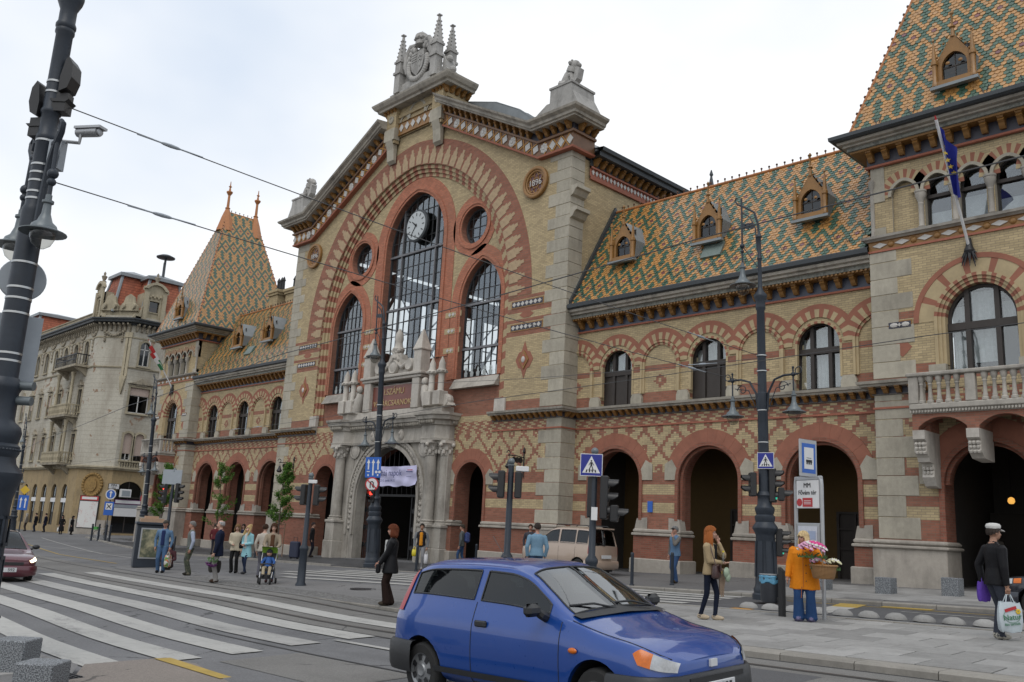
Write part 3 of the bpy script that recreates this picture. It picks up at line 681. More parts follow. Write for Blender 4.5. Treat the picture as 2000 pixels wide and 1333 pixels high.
def dormer_mesh(w=1.15,h=1.45):                        # front face on y=0, body runs back to +y
    parts=[]
    b=MB();a=w*0.33
    holed(b,[(-w/2,0),(w/2,0),(w/2,h*0.55),(w*0.3,h*0.8),(w*0.1,h*1.05),(0,h*1.28),(-w*0.1,h*1.05),(-w*0.3,h*0.8),(-w/2,h*0.55)],[opening(a,0.2,h*0.42,a*1.25,0,6)],0.0,0.14,0,0)
    for s in (-1,1):
        b.lathe([(0.1,0),(0.1,0.1),(0.075,0.14),(0.075,h*0.5),(0.11,h*0.52),(0.11,h*0.6),(0.08,h*0.62),(0.06,h*0.8),(0.02,h*1.08),(0.05,h*1.1),(0.02,h*1.17)],(s*w*0.5,-0.06,0),8)
        for k in range(4):t=(k+0.5)/4;b.ball((s*w*(0.47-0.38*t),-0.05,h*(0.62+0.56*t)),0.045,6,4)
        b.ball((s*a*0.5,-0.0,h*0.5),(0.07,0.03,0.06),6,4)
        b.add([(s*w/2,0,0),(s*w/2,1.0,0.6),(s*w/2,0.8,h*0.55),(s*w/2,0,h*0.55)],[(0,1,2,3)])
    b.lathe([(0.07,h*1.1),(0.05,h*1.3),(0.1,h*1.33),(0.035,h*1.38),(0.03,h*1.62),(0.07,h*1.66),(0.02,h*1.72)],(0,0.02,0),8)
    b.box(-w*0.56,w*0.56,-0.1,0.02,-0.02,0.14)
    b2=MB();z0,z1=h*0.56,h*1.2
    for s in (-1,1):b2.add([(s*w*0.54,0.12,z0),(0,0.12,z1),(0,1.7,z1+0.02),(s*w*0.54,1.2,z0)],[(0,1,2,3)]);b2.add([(s*w*0.5,0.1,0.05),(s*w*0.5,0.95,0.3),(s*w*0.54,1.2,z0),(s*w*0.54,0.12,z0)],[(0,1,2,3)])
    b2.box(-w*0.62,w*0.62,-0.16,0.04,-0.12,-0.02)
    g=MB();g.add([(-a,0.12,0.2),(a,0.12,0.2),(a,0.12,h*0.85),(-a,0.12,h*0.85)],[(0,1,2,3)])
    f=MB();f.box(-0.015,0.015,0.1,0.115,0.2,h*0.8);f.box(-a,a,0.1,0.115,h*0.42,h*0.45)
    return b.mesh('dormer',m_ochre,True),b2.mesh('dormer_roof',m_zinc),g.mesh('pane',m_glassd),f.mesh('glazing_bar',m_frame)
me_dorm=dormer_mesh()
def dormer(x,y,z,rz=0):
    o=obj('dormer',me_dorm[0],hall,(x,y,z),(0,0,rz))
    for n,m in zip(('dormer_roof','pane','glazing_bar'),me_dorm[1:]):obj(n,m,o)
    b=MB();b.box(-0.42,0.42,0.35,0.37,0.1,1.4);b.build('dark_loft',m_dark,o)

# ------------------------------------------------------------ wings
PIT=4.44;WC=(W1+W2)/2
def arch_ring(parent,cx,cz,r0,r1,r2,y,n,s,clipx=None,keystone=False):   # wedges alternate cream and red inside a red outer ring
    mb=MB(mir(s))
    A=lambda t:(sin(t),cos(t))
    t0,t1=-pi/2,pi/2;N_=n
    for i in range(N_):
        a,b=t0+(t1-t0)*i/N_,t0+(t1-t0)*(i+1)/N_
        for ra,rb,m,th in ((r0,r1,i % 2,0.02 if i % 2 else 0.026),(r1,r2,1,0.02)):
            q=[(cx+ra*A(a)[0],cz+ra*A(a)[1]),(cx+ra*A(b)[0],cz+ra*A(b)[1]),(cx+rb*A(b)[0],cz+rb*A(b)[1]),(cx+rb*A(a)[0],cz+rb*A(a)[1])]
            if clipx:q=clip_rect(q,clipx[0],clipx[1],-99,99)
            if len(q) >= 3:mb.prism(q,y-th,y+0.03,XZP,m,1)
    return mb.build('arch_ring',[m_vcream,m_vred],parent)
ledge_prof=[(0.0,0.0),(0.06,0.02),(0.06,0.24),(0.34,0.25),(0.36,0.31),(0.42,0.33),(0.44,0.42),(0.05,0.48),(0,0.48)]
eave_prof=[(0.0,0.0),(0.08,0.0),(0.1,0.06),(0.03,0.08),(0.03,0.5),(0.56,0.5),(0.58,0.62),(0.66,0.64),(0.66,0.76),(0.72,0.8),(0.74,0.95),(0.55,0.97)]
gutter_prof=[(0.5,0.92),(0.78,0.95),(0.86,1.0),(0.88,1.14),(0.8,1.2),(0.55,1.24),(0.3,1.3)]
m_leaf=stone('carved_leaf_band',(0.22,0.22,0.19),(0.04,0.04,0.04),0.9,sc=6)
for s in (1,-1):
    T=mir(s);near=s > 0
    # ground storey
    mb=MB(T);cs=[WC-PIT,WC,WC+PIT]
    holed(mb,[(W1,-1.4),(W2,-1.4),(W2,6.52),(W1,6.52)],[opening(1.36,-1.3,3.82,1.36,c,12) for c in cs],P_,0.9,0,1)
    wl=mb.build('ground_storey_wall',[m_bground,m_bdark],hall)
    for c in cs:
        r=MB(T);I=pointed(1.42,1.42,14,c,3.82);O=pointed(1.92,1.92,14,c,3.82)
        for i in range(3,25):r.prism([I[i],I[i+1],O[i+1],O[i]],P_-0.025-0.006*(i % 2),P_+0.02,XZP,0,1)
        r.build('arch_ring',m_vred,wl)
        r=MB(T);arch_band(r,1.3,1.3,1.44,1.44,c,3.82,P_-0.06,P_+0.05,12);arch_band(r,1.2,1.2,1.32,1.32,c,3.82,P_+0.12,P_+0.3,12)
        for q in (-1,1):r.box(*sorted((c+q*1.3,c+q*1.44)),P_-0.06,P_+0.05,2.3,3.82);r.box(*sorted((c+q*1.2,c+q*1.32)),P_+0.12,P_+0.3,2.3,3.82)
        r.build('arch_moulding',m_bdark,wl)
        for q in (-1,1):
            k=MB(T);k.prism([(c+q*1.43,3.84),(c+q*1.92,3.84),(c+q*1.92,4.45),(c+q*1.6,4.62),(c+q*1.36,4.25)],P_-0.05,P_+0.02,XZP,0,1);k.build('kneeler_stone',m_stone,wl)
            k=MB(T);k.add([(c+q*1.22,P_+0.3,2.35),(c+q*1.22,P_-0.05,2.35),(c+q*1.72,P_-0.03,2.4),(c+q*1.72,P_-0.03,1.95),(c+q*1.14,P_-0.07,1.95),(c+q*1.14,P_+0.3,1.95)],[(0,1,4,5),(1,2,3,4)]);k.build('jamb_stone',m_stoned,wl)
    piers=[(W1,cs[0]-1.3),(cs[0]+1.3,cs[1]-1.3),(cs[1]+1.3,cs[2]-1.3),(cs[2]+1.3,W2)]
    for i,(a,b) in enumerate(piers):
        a2=a-0.16 if i else a;b2=b+0.16 if i < 3 else b
        pm=MB(T);pm.box(a2,b2,P_-0.14,P_+0.75,-1.2,1.72);pr=pm.build('pier',m_bdark,wl)
        pm=MB(T);pm.bbox(a2-0.06,b2+0.06,P_-0.22,P_+0.8,1.70,1.80,0.02);pm.bbox(a2-0.03,b2+0.03,P_-0.18,P_+0.8,1.80,1.96,0.05);pm.build('pier_moulding',m_stoned,wl)
        pm=MB(T);pm.bbox(a2-0.1,b2+0.1,P_-0.26,P_+0.85,-1.4,gz(s*(a+b)/2,0)+0.52,0.03);pm.build('pier_base',m_stoned,wl)
    # arcade interior
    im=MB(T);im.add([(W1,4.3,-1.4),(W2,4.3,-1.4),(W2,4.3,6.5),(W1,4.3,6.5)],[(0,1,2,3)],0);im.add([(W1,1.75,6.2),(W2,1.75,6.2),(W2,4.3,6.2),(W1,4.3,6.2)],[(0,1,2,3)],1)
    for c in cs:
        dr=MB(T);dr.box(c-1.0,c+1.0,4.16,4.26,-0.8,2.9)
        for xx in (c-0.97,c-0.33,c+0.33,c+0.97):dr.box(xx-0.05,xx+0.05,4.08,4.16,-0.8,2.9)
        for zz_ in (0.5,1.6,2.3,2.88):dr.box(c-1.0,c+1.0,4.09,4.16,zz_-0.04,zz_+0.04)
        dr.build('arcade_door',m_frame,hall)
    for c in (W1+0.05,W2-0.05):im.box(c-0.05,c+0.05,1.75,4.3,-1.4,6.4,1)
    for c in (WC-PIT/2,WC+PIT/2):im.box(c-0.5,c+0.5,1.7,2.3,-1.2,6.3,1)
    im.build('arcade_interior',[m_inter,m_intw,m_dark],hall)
    # thin string and corbelled ledge
    lp=[(7.4,0,6.0,0,-1),(W1,0,6.0,1,-1),(W1,P_,6.0,1,-1),(W2,P_,6.0,-1,-1),(W2,Q_,6.0,-1,-1),(TC-1.55,Q_,6.0,0,-1)]
    mb=MB(T);sweep(mb,lp,[(0,-0.03),(0.05,-0.02),(0.05,0.04),(0,0.05)]);mb.build('string_course',m_terra,wl)
    lp2=[(x,y,6.42,a,b) for x,y,z,a,b in lp]
    mb=MB(T);sweep(mb,lp2,ledge_prof,0,True);ld=mb.build('ledge',m_cornice,hall)
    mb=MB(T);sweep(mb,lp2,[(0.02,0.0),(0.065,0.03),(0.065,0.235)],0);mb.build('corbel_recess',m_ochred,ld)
    if near:
        for x0,x1,y in ((7.6,W1,0),(W1+0.3,W2-0.3,P_),(W2,TC-1.6,Q_)):
            k=int((x1-x0)/0.33)
            for i in range(k+1):obj('corbel',me_corbs,ld,(x0+(x1-x0)*i/k,y-0.05,6.665))
        for y in (0.2,0.5):obj('corbel',me_corbs,ld,(W1+0.05,y,6.665),(0,0,pi/2))
    else:
        mb=MB(T)
        for x0,x1,y in ((7.6,W1,0),(W1+0.3,W2-0.3,P_),(W2,TC-1.6,Q_)):
            k=int((x1-x0)/0.33)
            for i in range(k+1):x=x0+(x1-x0)*i/k;mb.prism([(y,6.66),(y-0.28,6.66),(y-0.2,6.55),(y,6.47)],x-0.07,x+0.07,YZP)
        for y in (0.15,0.45,0.75):mb.box(-99,-99,0,0,0,0)
        o=mb.build('corbel_row',m_ochre,ld);o['kind']='stuff'
    # upper storey
    mb=MB(T);wins=[opening(0.86,6.88,8.46,0.86,c,10) for c in cs]
    bl=[opening(0.86,6.88,8.46,0.86,c,10) for c in (WC-PIT/2,WC+PIT/2)]
    half=[[(W1+0.002,6.88),(W1+0.86,6.88)]+[(W1+0.86*cos(pi/2*i/8),8.46+0.86*sin(pi/2*i/8)) for i in range(9)][0:8]+[(W1+0.002,9.32)],
            [(W2-0.002,9.32)]+[(W2-0.86*sin(pi/2*i/8),8.46+0.86*cos(pi/2*i/8)) for i in range(1,9)]+[(W2-0.86,6.88),(W2-0.002,6.88)]]
    holed(mb,[(W1,6.5),(W2,6.5),(W2,10.3),(W1,10.3)],wins,P_,0.34,0,1)
    wu=mb.build('upper_storey_wall',[m_bupper,m_breveal],hall)
    for c in (WC-PIT/2,WC+PIT/2,W1,W2):
        cl=(max(W1,c-3)+0.001,min(W2,c+3)-0.001)
        f=MB(T);q=clip_rect(opening(0.86,6.9,8.46,0.86,c,10),cl[0],cl[1],0,99)
        for k,o_ in ((0,0.16),(1,0.08)):
            I=pointed(0.86-0.09*k,0.86-0.09*k,10,c,8.46);O=pointed(0.95-0.09*k,0.95-0.09*k,10,c,8.46)
            for i in range(20):
                qq=clip_rect([I[i],I[i+1],O[i+1],O[i]],cl[0],cl[1],0,99)
                if len(qq) >= 3:f.prism(qq,P_-0.06-0.05*(1-k),P_+0.02,XZP,i % 2,1)
            for sd in (-1,1):
                xa,xb=sorted((c+sd*(0.86-0.09*k),c+sd*(0.95-0.09*k)))
                if xa > cl[0]-0.01 and xb < cl[1]+0.01:
                    f.box(xa,xb,P_-0.06-0.05*(1-k),P_+0.02,7.3,8.46,0)
        f.build('blind_arch',[m_vcream,m_vred],wu)
    for c in cs+[WC-PIT/2,WC+PIT/2,W1,W2]:
        arch_ring(wu,c,8.5,0.95,1.24,1.42,P_-0.02,21,s,(max(W1,c-PIT/4),min(W2,c+PIT/4)))
        if c+PIT/4 < W2:
            if 1:
                x=c+PIT/4;k=MB(T);k.prism([(x-0.27,6.9),(x+0.27,6.9),(x+0.27,7.12),(x+0.2,7.3),(x-0.2,7.3),(x-0.27,7.12)],P_-0.13,P_+0.02,XZP);k.build('jamb_stone',m_stone,wu)
    for c in cs:
        f=MB(T);arch_band(f,0.78,0.78,0.86,0.86,c,8.46,P_-0.02,P_+0.12,10,(0,1))
        for q in (-1,1):f.box(*sorted((c+q*0.78,c+q*0.86)),P_-0.02,P_+0.12,7.3,8.46)
        f.build('arch_moulding',[m_vcream,m_vred],wu)
        sc=s*c
        window([(sc+(x-c),z) for x,z in opening(0.86,6.9,8.46,0.86,c,10)],P_+0.3,[sc-0.33,sc+0.33],[8.3],(sc-0.33,sc+0.33),(8.3,),0.1,0.05,0.13,m_frame,m_frame,m_glass)
        cu=MB()
        for xa,xb,za,zb in (((-0.26,0.26,8.38,9.1),(-0.74,-0.4,8.38,8.9),(0.4,0.74,8.38,8.85)) if c != cs[2] else ((-0.26,0.26,8.38,9.1),(-0.22,0.26,7.0,8.2),(0.4,0.74,7.0,8.2),(-0.74,-0.4,8.38,8.8))):
            n=7;cu.add([(sc+xa+(xb-xa)*i/n,P_+0.42+0.02*(i % 2),z) for z in (za,zb) for i in range(n+1)],[(i,i+1,n+2+i,n+1+i) for i in range(n)])
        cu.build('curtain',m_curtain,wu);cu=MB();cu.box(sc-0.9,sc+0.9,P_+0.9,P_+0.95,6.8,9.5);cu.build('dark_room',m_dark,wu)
        if c != cs[2] and near:
            sh_=MB()
            for a in (-0.58,0.0,0.58):sh_.box(sc+a-0.24,sc+a+0.24,P_+0.26,P_+0.31,7.0,8.22)
            sh_.build('lower_panel',m_frame,wu)
    # eaves
    ep=[(W1+0.01,P_,10.2,0,-1),(W2-0.01,P_,10.2,0,-1)]
    mb=MB(T);sweep(mb,ep,eave_prof[:4],1);sweep(mb,ep,[(0.03,0.08),(0.03,0.5)],2);sweep(mb,ep,[(0.03,0.5),(0.42,0.5),(0.44,0.56)],3);sweep(mb,ep,[(0.44,0.56),(0.5,0.57),(0.5,0.7)],4);sweep(mb,ep,[(0.5,0.7),(0.62,0.72),(0.62,0.8),(0.72,0.84),(0.74,0.95),(0.55,0.97)],0);sweep(mb,ep,gutter_prof,5)
    ev=mb.build('eaves_cornice',[m_cornice,m_terra,plain('blue_grey_majolica',(0.045,0.055,0.085),0.4),m_ochre,m_leaf,m_lead],hall)
    k=25
    for i in range(k):obj('corbel',me_corb,ev,(s*(W1+0.3+(W2-W1-0.6)*i/(k-1)),P_-0.03,10.70))
    d=MB(T)
    for i in range(90):x=W1+0.1+i*(W2-W1-0.2)/89;d.box(x-0.035,x+0.035,P_-0.49,P_-0.43,10.70,10.76)
    o=d.build('dentil_row',m_ochre,ev);o['kind']='stuff'
    # roof
    A,B=Vector((0,0.22,11.38)),Vector((0,3.15,16.45));V=(B-A).normalized();Lr=(B-A).length
    rb=MB(T);rb.add([(W1,0.3,11.3),(W2,0.3,11.3),(W2,3.15,16.4),(W1,3.15,16.4)],[(0,1,2,3)]);rb.add([(W1,3.15,16.4),(W2,3.15,16.4),(W2,7.0,10),(W1,7.0,10)],[(0,1,2,3)])
    rf=rb.build('wing_roof',m_lead,hall)
    tiled('roof_tiles',rf,(s*WC,A.y,A.z),(1,0,0),V,W2-W1-0.15,Lr,lambda a,b:abs(a) < (W2-W1)/2-0.1,phase=6)
    hp=MB();hip_tiles(hp,(s*(W1+0.1),3.15,16.5),(s*(W2-0.1),3.15,16.5));hp.build('ridge_tiles',[m_hip,m_hipd],rf)
    fl=MB(T);fl.prism([(0.2,11.3),(0.15,11.55),(3.1,16.75),(3.25,16.5)],W1,W1+0.12,YZP);fl.build('flashing',m_lead,rf)
    for c in ((WC-4.35,WC-0.1,WC+4.25) if near else (WC-2.1,WC+2.1)):
        dormer(s*c,0.95,13.2)
    sk=MB();n=Vector((0,-V.z,V.y));c=Vector((s*(WC+0.15),0,0))+A+V*1.55;c.x=s*(WC+0.15);sk.obox(c+n*0.06,(0.45,0,0),V*0.36,n*0.05);sk.build('skylight',m_copper,rf)
    sg=MB()
    for i in range(26):                                 # snow hooks
        x=W1+0.5+i*0.5;p=A+V*(0.45+0.25*(i % 2));p.x=s*x
        for q in (-1,1):sg.tube([p,p+Vector((q*0.09,-0.03,0.2))],0.012,4)
    o=sg.build('snow_hooks',m_lead,rf);o['kind']='stuff'

# ------------------------------------------------------------ towers
m_lampglow=Mat('warm_lamp_glow',(0.5,0.3,0.1),0.5,emit=(1.0,0.5,0.1),es=0.9).m
def tower(s):
    T=mir(s);c=TC;near=s > 0;h=TW;yb=Q_+7.2
    def sides(mb,z0,z1,m):
        mb.add([(c-h,Q_,z0),(c-h,yb,z0),(c-h,yb,z1),(c-h,Q_,z1)],[(0,1,2,3)],m);mb.add([(c+h,Q_,z0),(c+h,yb,z0),(c+h,yb,z1),(c+h,Q_,z1)],[(0,1,2,3)],m)
    mb=MB(T);holed(mb,[(c-h,-1.4),(c+h,-1.4),(c+h,6.52),(c-h,6.52)],[opening(1.3,-1.3,3.62,1.3,c,12)],Q_,0.9,0,1);sides(mb,-1.4,6.52,0)
    tg=mb.build('ground_storey_wall',[m_bground,m_bdark],hall)
    mb=MB(T);holed(mb,[(c-h,6.5),(c+h,6.5),(c+h,11.2),(c-h,11.2)],[opening(1.3,6.88,8.62,1.36,c,12)],Q_,0.4,0,1);sides(mb,6.5,11.2,0)
    tm=mb.build('upper_storey_wall',[m_btower,m_breveal],hall)
    ac=[c-1.03,c,c+1.03]
    mb=MB(T);holed(mb,[(c-h+0.1,11.2),(c+h-0.1,11.2),(c+h-0.1,14.4),(c-h+0.1,14.4)],[opening(0.40,11.62,12.98,0.46,x,8) for x in ac+[c-2.06,c+2.06]],Q_+0.06,0.34,0,1)
    mb.add([(c-h+0.1,Q_+.06,11.2),(c-h+0.1,yb,11.2),(c-h+0.1,yb,14.4),(c-h+0.1,Q_+.06,14.4)],[(0,1,2,3)]);mb.add([(c+h-0.1,Q_+.06,11.2),(c+h-0.1,yb,11.2),(c+h-0.1,yb,14.4),(c+h-0.1,Q_+.06,14.4)],[(0,1,2,3)])
    tt=mb.build('belfry_storey_wall',[m_btower,m_stone],hall)
    for e in ((-1,1) if s < 0 else (-1,1)):
        quoins(tm,s*(c+e*h),Q_,6.95,11.15,s*e,1,0.75);quoins(tg,s*(c+e*h),Q_,1.98,6.48,s*e,1,0.75,0.6,1.25,0.85)
    # plinth
    for xa,xb in ((c-h-0.16,c-1.2),(c+1.2,c+h+0.16)):
        p=MB(T);p.bbox(xa,xb,Q_-0.2,Q_+0.95,-1.4,1.72,0.02);p.build('plinth',m_stoned,tg)
        p=MB(T);p.bbox(xa-0.08,xb+0.08,Q_-0.28,Q_+1.0,1.70,1.80,0.03);p.bbox(xa-0.03,xb+0.03,Q_-0.22,Q_+1.0,1.80,1.96,0.06);p.build('plinth_moulding',m_stoned,tg)
    r=MB(T);I=pointed(1.38,1.38,14,c,3.62);O=pointed(1.95,1.95,14,c,3.62)
    for i in range(3,25):r.prism([I[i],I[i+1],O[i+1],O[i]],Q_-0.025-0.006*(i % 2),Q_+0.02,XZP,0,1)
    r.build('arch_ring',m_vred,tg)
    r=MB(T);arch_band(r,1.24,1.24,1.40,1.40,c,3.62,Q_-0.06,Q_+0.05,12);arch_band(r,1.14,1.14,1.26,1.26,c,3.62,Q_+0.12,Q_+0.3,12)
    for q in (-1,1):r.box(*sorted((c+q*1.24,c+q*1.40)),Q_-0.06,Q_+0.05,1.96,3.62)
    r.build('arch_moulding',m_bdark,tg)
    for q in (-1,1):k=MB(T);k.prism([(c+q*1.39,3.64),(c+q*1.95,3.64),(c+q*1.95,4.25),(c+q*1.62,4.42),(c+q*1.34,4.05)],Q_-0.05,Q_+0.02,XZP,0,1);k.build('kneeler_stone',m_stone,tg)
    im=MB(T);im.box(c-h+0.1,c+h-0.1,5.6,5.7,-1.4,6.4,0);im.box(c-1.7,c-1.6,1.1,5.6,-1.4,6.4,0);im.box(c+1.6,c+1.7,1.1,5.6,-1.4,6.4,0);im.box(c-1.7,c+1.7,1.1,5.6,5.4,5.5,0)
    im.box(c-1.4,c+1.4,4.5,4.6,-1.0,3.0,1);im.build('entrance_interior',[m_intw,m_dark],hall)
    for lx_,ly_,lz_ in ((c-0.35,3.2,3.3),(c+0.75,3.6,3.2)):lm=MB(T);lm.lathe([(0.03,0.15),(0.09,0.11),(0.11,0.02),(0.07,-0.05),(0.02,-0.06)],(lx_,ly_,lz_),10);o=lm.build('hanging_lamp',m_lampglow,hall,True);lm=MB(T);lm.tube([(lx_,ly_,lz_+0.15),(lx_,ly_,5.4)],0.012,4);lm.build('lamp_rod',m_iron,o)
    # big window
    sc=s*c;wp=[(sc+(x-c),z) for x,z in opening(1.0,6.9,8.62,1.06,c,12)]
    window(wp,Q_+0.34,[sc-0.42,sc+0.42],[8.42],(sc-0.42,sc+0.42),(8.42,),0.1,0.05,0.14,m_frame,m_frame,m_glass)
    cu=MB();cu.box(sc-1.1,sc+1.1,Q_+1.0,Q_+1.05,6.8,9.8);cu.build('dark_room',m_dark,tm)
    cu=MB()
    for xa,xb,za,zb in ((-0.34,0.34,8.5,9.5),(-0.92,-0.5,8.5,9.1),(-0.34,0.34,7.3,8.3),(-0.9,-0.5,7.0,8.3),(0.5,0.9,8.5,9.1)):
        n=8;cu.add([(sc+xa+(xb-xa)*i/n,Q_+0.5+0.025*(i % 2),z) for z in (za,zb) for i in range(n+1)],[(i,i+1,n+2+i,n+1+i) for i in range(n)])
    cu.build('curtain',m_curtain,tm)
    f=MB(T)
    for k in range(3):arch_band(f,1.0+0.1*k,1.06+0.1*k,1.1+0.1*k,1.16+0.1*k,c,8.62,Q_+0.05-0.05*k,Q_+0.36,14,(0,1))
    for k in range(3):
        for q in (-1,1):
            for j in range(8):z=7.25+j*0.171;f.box(*sorted((c+q*(1.0+0.1*k),c+q*(1.1+0.1*k))),Q_+0.05-0.05*k,Q_+0.36,z,z+0.171,0)
    f.build('arch_moulding',[m_vcream,m_vred],tm)
    f=MB(T);arch_band(f,1.3,1.36,1.78,1.82,c,8.62,Q_-0.015,Q_+0.02,13,(0,0,0,1),1);arch_band(f,1.76,1.8,1.92,1.96,c,8.62,Q_-0.03,Q_+0.02,14,(1,));f.build('arch_ring',[m_vcream,m_vred],tm)
    for q in (-1,1):
        k=MB(T);x=c+q*2.35;k.box(x-0.38,x+0.38,Q_-0.02,Q_,8.5,8.78,0);k.box(x-0.35,x+0.35,Q_-0.026,Q_,8.54,8.74,1);k.ball((x-0.18,Q_-0.03,8.64),(0.13,0.03,0.08),8,4,2);k.ball((x+0.18,Q_-0.03,8.64),(0.13,0.03,0.08),8,4,2);k.prism([(x-0.05,8.64),(x,8.58),(x+0.05,8.64),(x,8.7)],Q_-0.05,Q_,XZP,2)
        k.build('majolica_plaque',[m_ochre,m_ochred,m_white_maj],tm)
        k=MB(T);x=c+q*2.3;k.prism([(x-0.3,7.9),(x-0.14,7.72),(x,7.6),(x+0.14,7.72),(x+0.3,7.9),(x+0.14,8.08),(x,8.2),(x-0.14,8.08)],Q_-0.01,Q_,XZP);k.build('brick_lozenge',m_vred,tm)
        k=MB(T);x=c+q*1.25;k.box(x-0.25,x+0.25,Q_-0.1,Q_+0.1,6.9,7.25);k.build('jamb_stone',m_stone,tm)
    # majolica frieze between storeys
    fp=[(c-h,yb,11.15,-1,0),(c-h,Q_,11.15,-1,-1),(c+h,Q_,11.15,1,-1),(c+h,yb,11.15,1,0)]
    mb=MB(T);sweep(mb,fp,[(0,0),(0.05,0),(0.05,0.07),(0.02,0.08)],1);sweep(mb,fp,[(0.02,0.08),(0.02,0.36),(0.08,0.37)],0);sweep(mb,fp,[(0.08,0.37),(0.14,0.42),(0.2,0.44),(0.22,0.52),(0.0,0.58)],2);fz=mb.build('frieze',[m_ochre,m_terra,m_stonew],tm)
    for i in range(9):
        x=c-h+0.35+i*(2*h-0.7)/8;k=MB()
        k.prism([(-0.24,0),(0,-0.09),(0.24,0),(0,0.09)],-0.03,0,XZP);k.build('frieze_diamond',m_white_maj,fz,loc=(s*x,Q_-0.02,11.37))
        if i < 8:k=MB();k.ball((0,0,0),(0.11,0.06,0.11),10,6);k.build('frieze_boss',m_ochre,fz,True,(s*(x+(2*h-0.7)/16),Q_-0.02,11.37))
    # belfry arcade
    for x in ac:
        sx=s*x;window([(sx+(u-x),z) for u,z in opening(0.40,11.62,12.98,0.46,x,8)],Q_+0.34,[],[12.78],(),(12.78,),0.06,0.04,0.07,m_frame,m_frame,m_glass)
        cu=MB();cu.box(sx-0.36,sx+0.36,Q_+0.5,Q_+0.52,11.66,12.3 if x != c else 12.6);cu.build('curtain',m_curtain,tt)
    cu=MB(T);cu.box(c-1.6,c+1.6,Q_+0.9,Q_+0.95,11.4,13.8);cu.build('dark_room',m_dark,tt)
    for x in (c-2.06,c+2.06):cu=MB(T);cu.box(x-0.45,x+0.45,Q_+0.16,Q_+0.2,11.5,13.6);cu.build('blind_panel',m_btower,tt)
    for x in ac+[c-2.06,c+2.06]:
        f=MB(T);arch_band(f,0.40,0.46,0.5,0.56,x,12.98,Q_-0.03,Q_+0.2,8,(2,));arch_band(f,0.5,0.56,0.82,0.88,x,12.98,Q_+0.035,Q_+0.07,9,(0,1));f.build('arch_ring',[m_vcream,m_vred,m_stone],tt)
    for x in (c-1.545,c-0.515,c+0.515,c+1.545):
        k=MB();k.lathe([(0.14,0),(0.14,0.08),(0.1,0.12),(0.12,0.17),(0.085,0.22),(0.085,0.9),(0.1,0.93),(0.085,0.96),(0.12,1.08),(0.17,1.2),(0.17,1.3),(0.19,1.32),(0.19,1.38)],(0,0,0),12);k.build('column',m_stonew,tt,True,(s*x,Q_+0.05,11.6))
    for e in (-1,1):
        k=MB();k.lathe([(0.1,0),(0.1,0.1),(0.07,0.15),(0.07,1.7),(0.1,1.8),(0.12,2.0),(0.05,2.1)],(0,0,0),10);k.build('column',m_stonew,tt,True,(s*(c+e*(h-0.12)),Q_+0.06,11.65))
        k=MB(T);xa,xb=sorted((c+e*(h-0.1),c+e*(h-0.55)));k.box(xa,xb,Q_+0.03,Q_+0.3,12.9,14.3);k.build('quoin',m_stone,tt);k=MB(T);k.box(xa,xb,Q_+0.03,Q_+0.3,11.65,12.0);k.build('quoin',m_stone,tt)
    # eaves
    zt=14.18;ep=[(c-h+0.05,yb,zt,-1,0),(c-h+0.05,Q_,zt,-1,-1),(c+h-0.05,Q_,zt,1,-1),(c+h-0.05,yb,zt,1,0)]
    mb=MB(T);sweep(mb,ep,[(0,-0.08),(0.08,-0.06),(0.1,0.0),(0.03,0.02)],1);sweep(mb,ep,[(0.03,0.0),(0.03,0.46)],2);sweep(mb,ep,[(0.03,0.46),(0.42,0.46),(0.44,0.52)],3);sweep(mb,ep,[(0.44,0.52),(0.5,0.53),(0.5,0.64)],4);sweep(mb,ep,[(0.5,0.64),(0.6,0.66),(0.6,0.72),(0.72,0.75),(0.76,0.84),(0.55,0.86)],0);sweep(mb,ep,[(0.5,0.8),(0.86,0.84),(0.94,0.9),(0.95,1.02),(0.8,1.08),(0.45,1.16),(0.2,1.25)],5)
    ev=mb.build('eaves_cornice',[m_cornice,m_terra,m_ochred,m_ochre,m_leaf,m_lead],hall)
    for i in range(13):obj('corbel',me_corb,ev,(s*(c-h+0.2+(2*h-0.4)*i/12),Q_-0.03,zt+0.46))
    if not near:
        for i in range(12):obj('corbel',me_corb,ev,(s*(c-h+0.05)+0.03,Q_+0.35+i*0.55,zt+0.46),(0,0,pi/2))
    # roof: ridge runs back from the front finial
    z0,zr=15.25,25.55;e=h+0.35;yf,ybk=Q_-0.5,yb+0.4;r0,r1=2.6,5.1
    rb=MB(T);V8=[(c-e,yf,z0),(c+e,yf,z0),(c+e,ybk,z0),(c-e,ybk,z0),(c,r0,zr),(c,r1,zr)]
    rb.add([(x,y,z) for x,y,z in V8],[(0,1,4),(1,2,5,4),(2,3,5),(3,0,4,5)]);rf=rb.build('tower_roof',m_lead,hall)
    vf=Vector((0,r0-yf,zr-z0));Lf=vf.length
    tiled('roof_tiles',rf,(s*c,yf-0.02,z0+0.02),(1,0,0),vf,2*e,Lf,lambda a,b:abs(a) < e*(1-b/Lf)-0.06,singles=300 if near else 0,phase=12)
    if not near:
        vs_=Vector((-e,0,zr-z0));Ls=vs_.length;ym=(yf+ybk)/2
        def ins(a,b):
            t=b/Ls;lo=yf+(r0-yf)*t;hi=ybk+(r1-ybk)*t;return lo+0.06 < ym+a < hi-0.06
        tiled('roof_tiles',rf,(s*c+e+0.02,ym,z0+0.02),(0,1,0),vs_,ybk-yf,Ls,ins)
    hp=MB()
    for q in (-1,1):
        hip_tiles(hp,(s*c+q*e,yf,z0+0.05),(s*c,r0,zr));hip_tiles(hp,(s*c+q*e,ybk,z0+0.05),(s*c,r1,zr))
    hip_tiles(hp,(s*c,r0,zr),(s*c,r1,zr));hp.build('hip_tiles',[m_hip,m_hipd],rf)
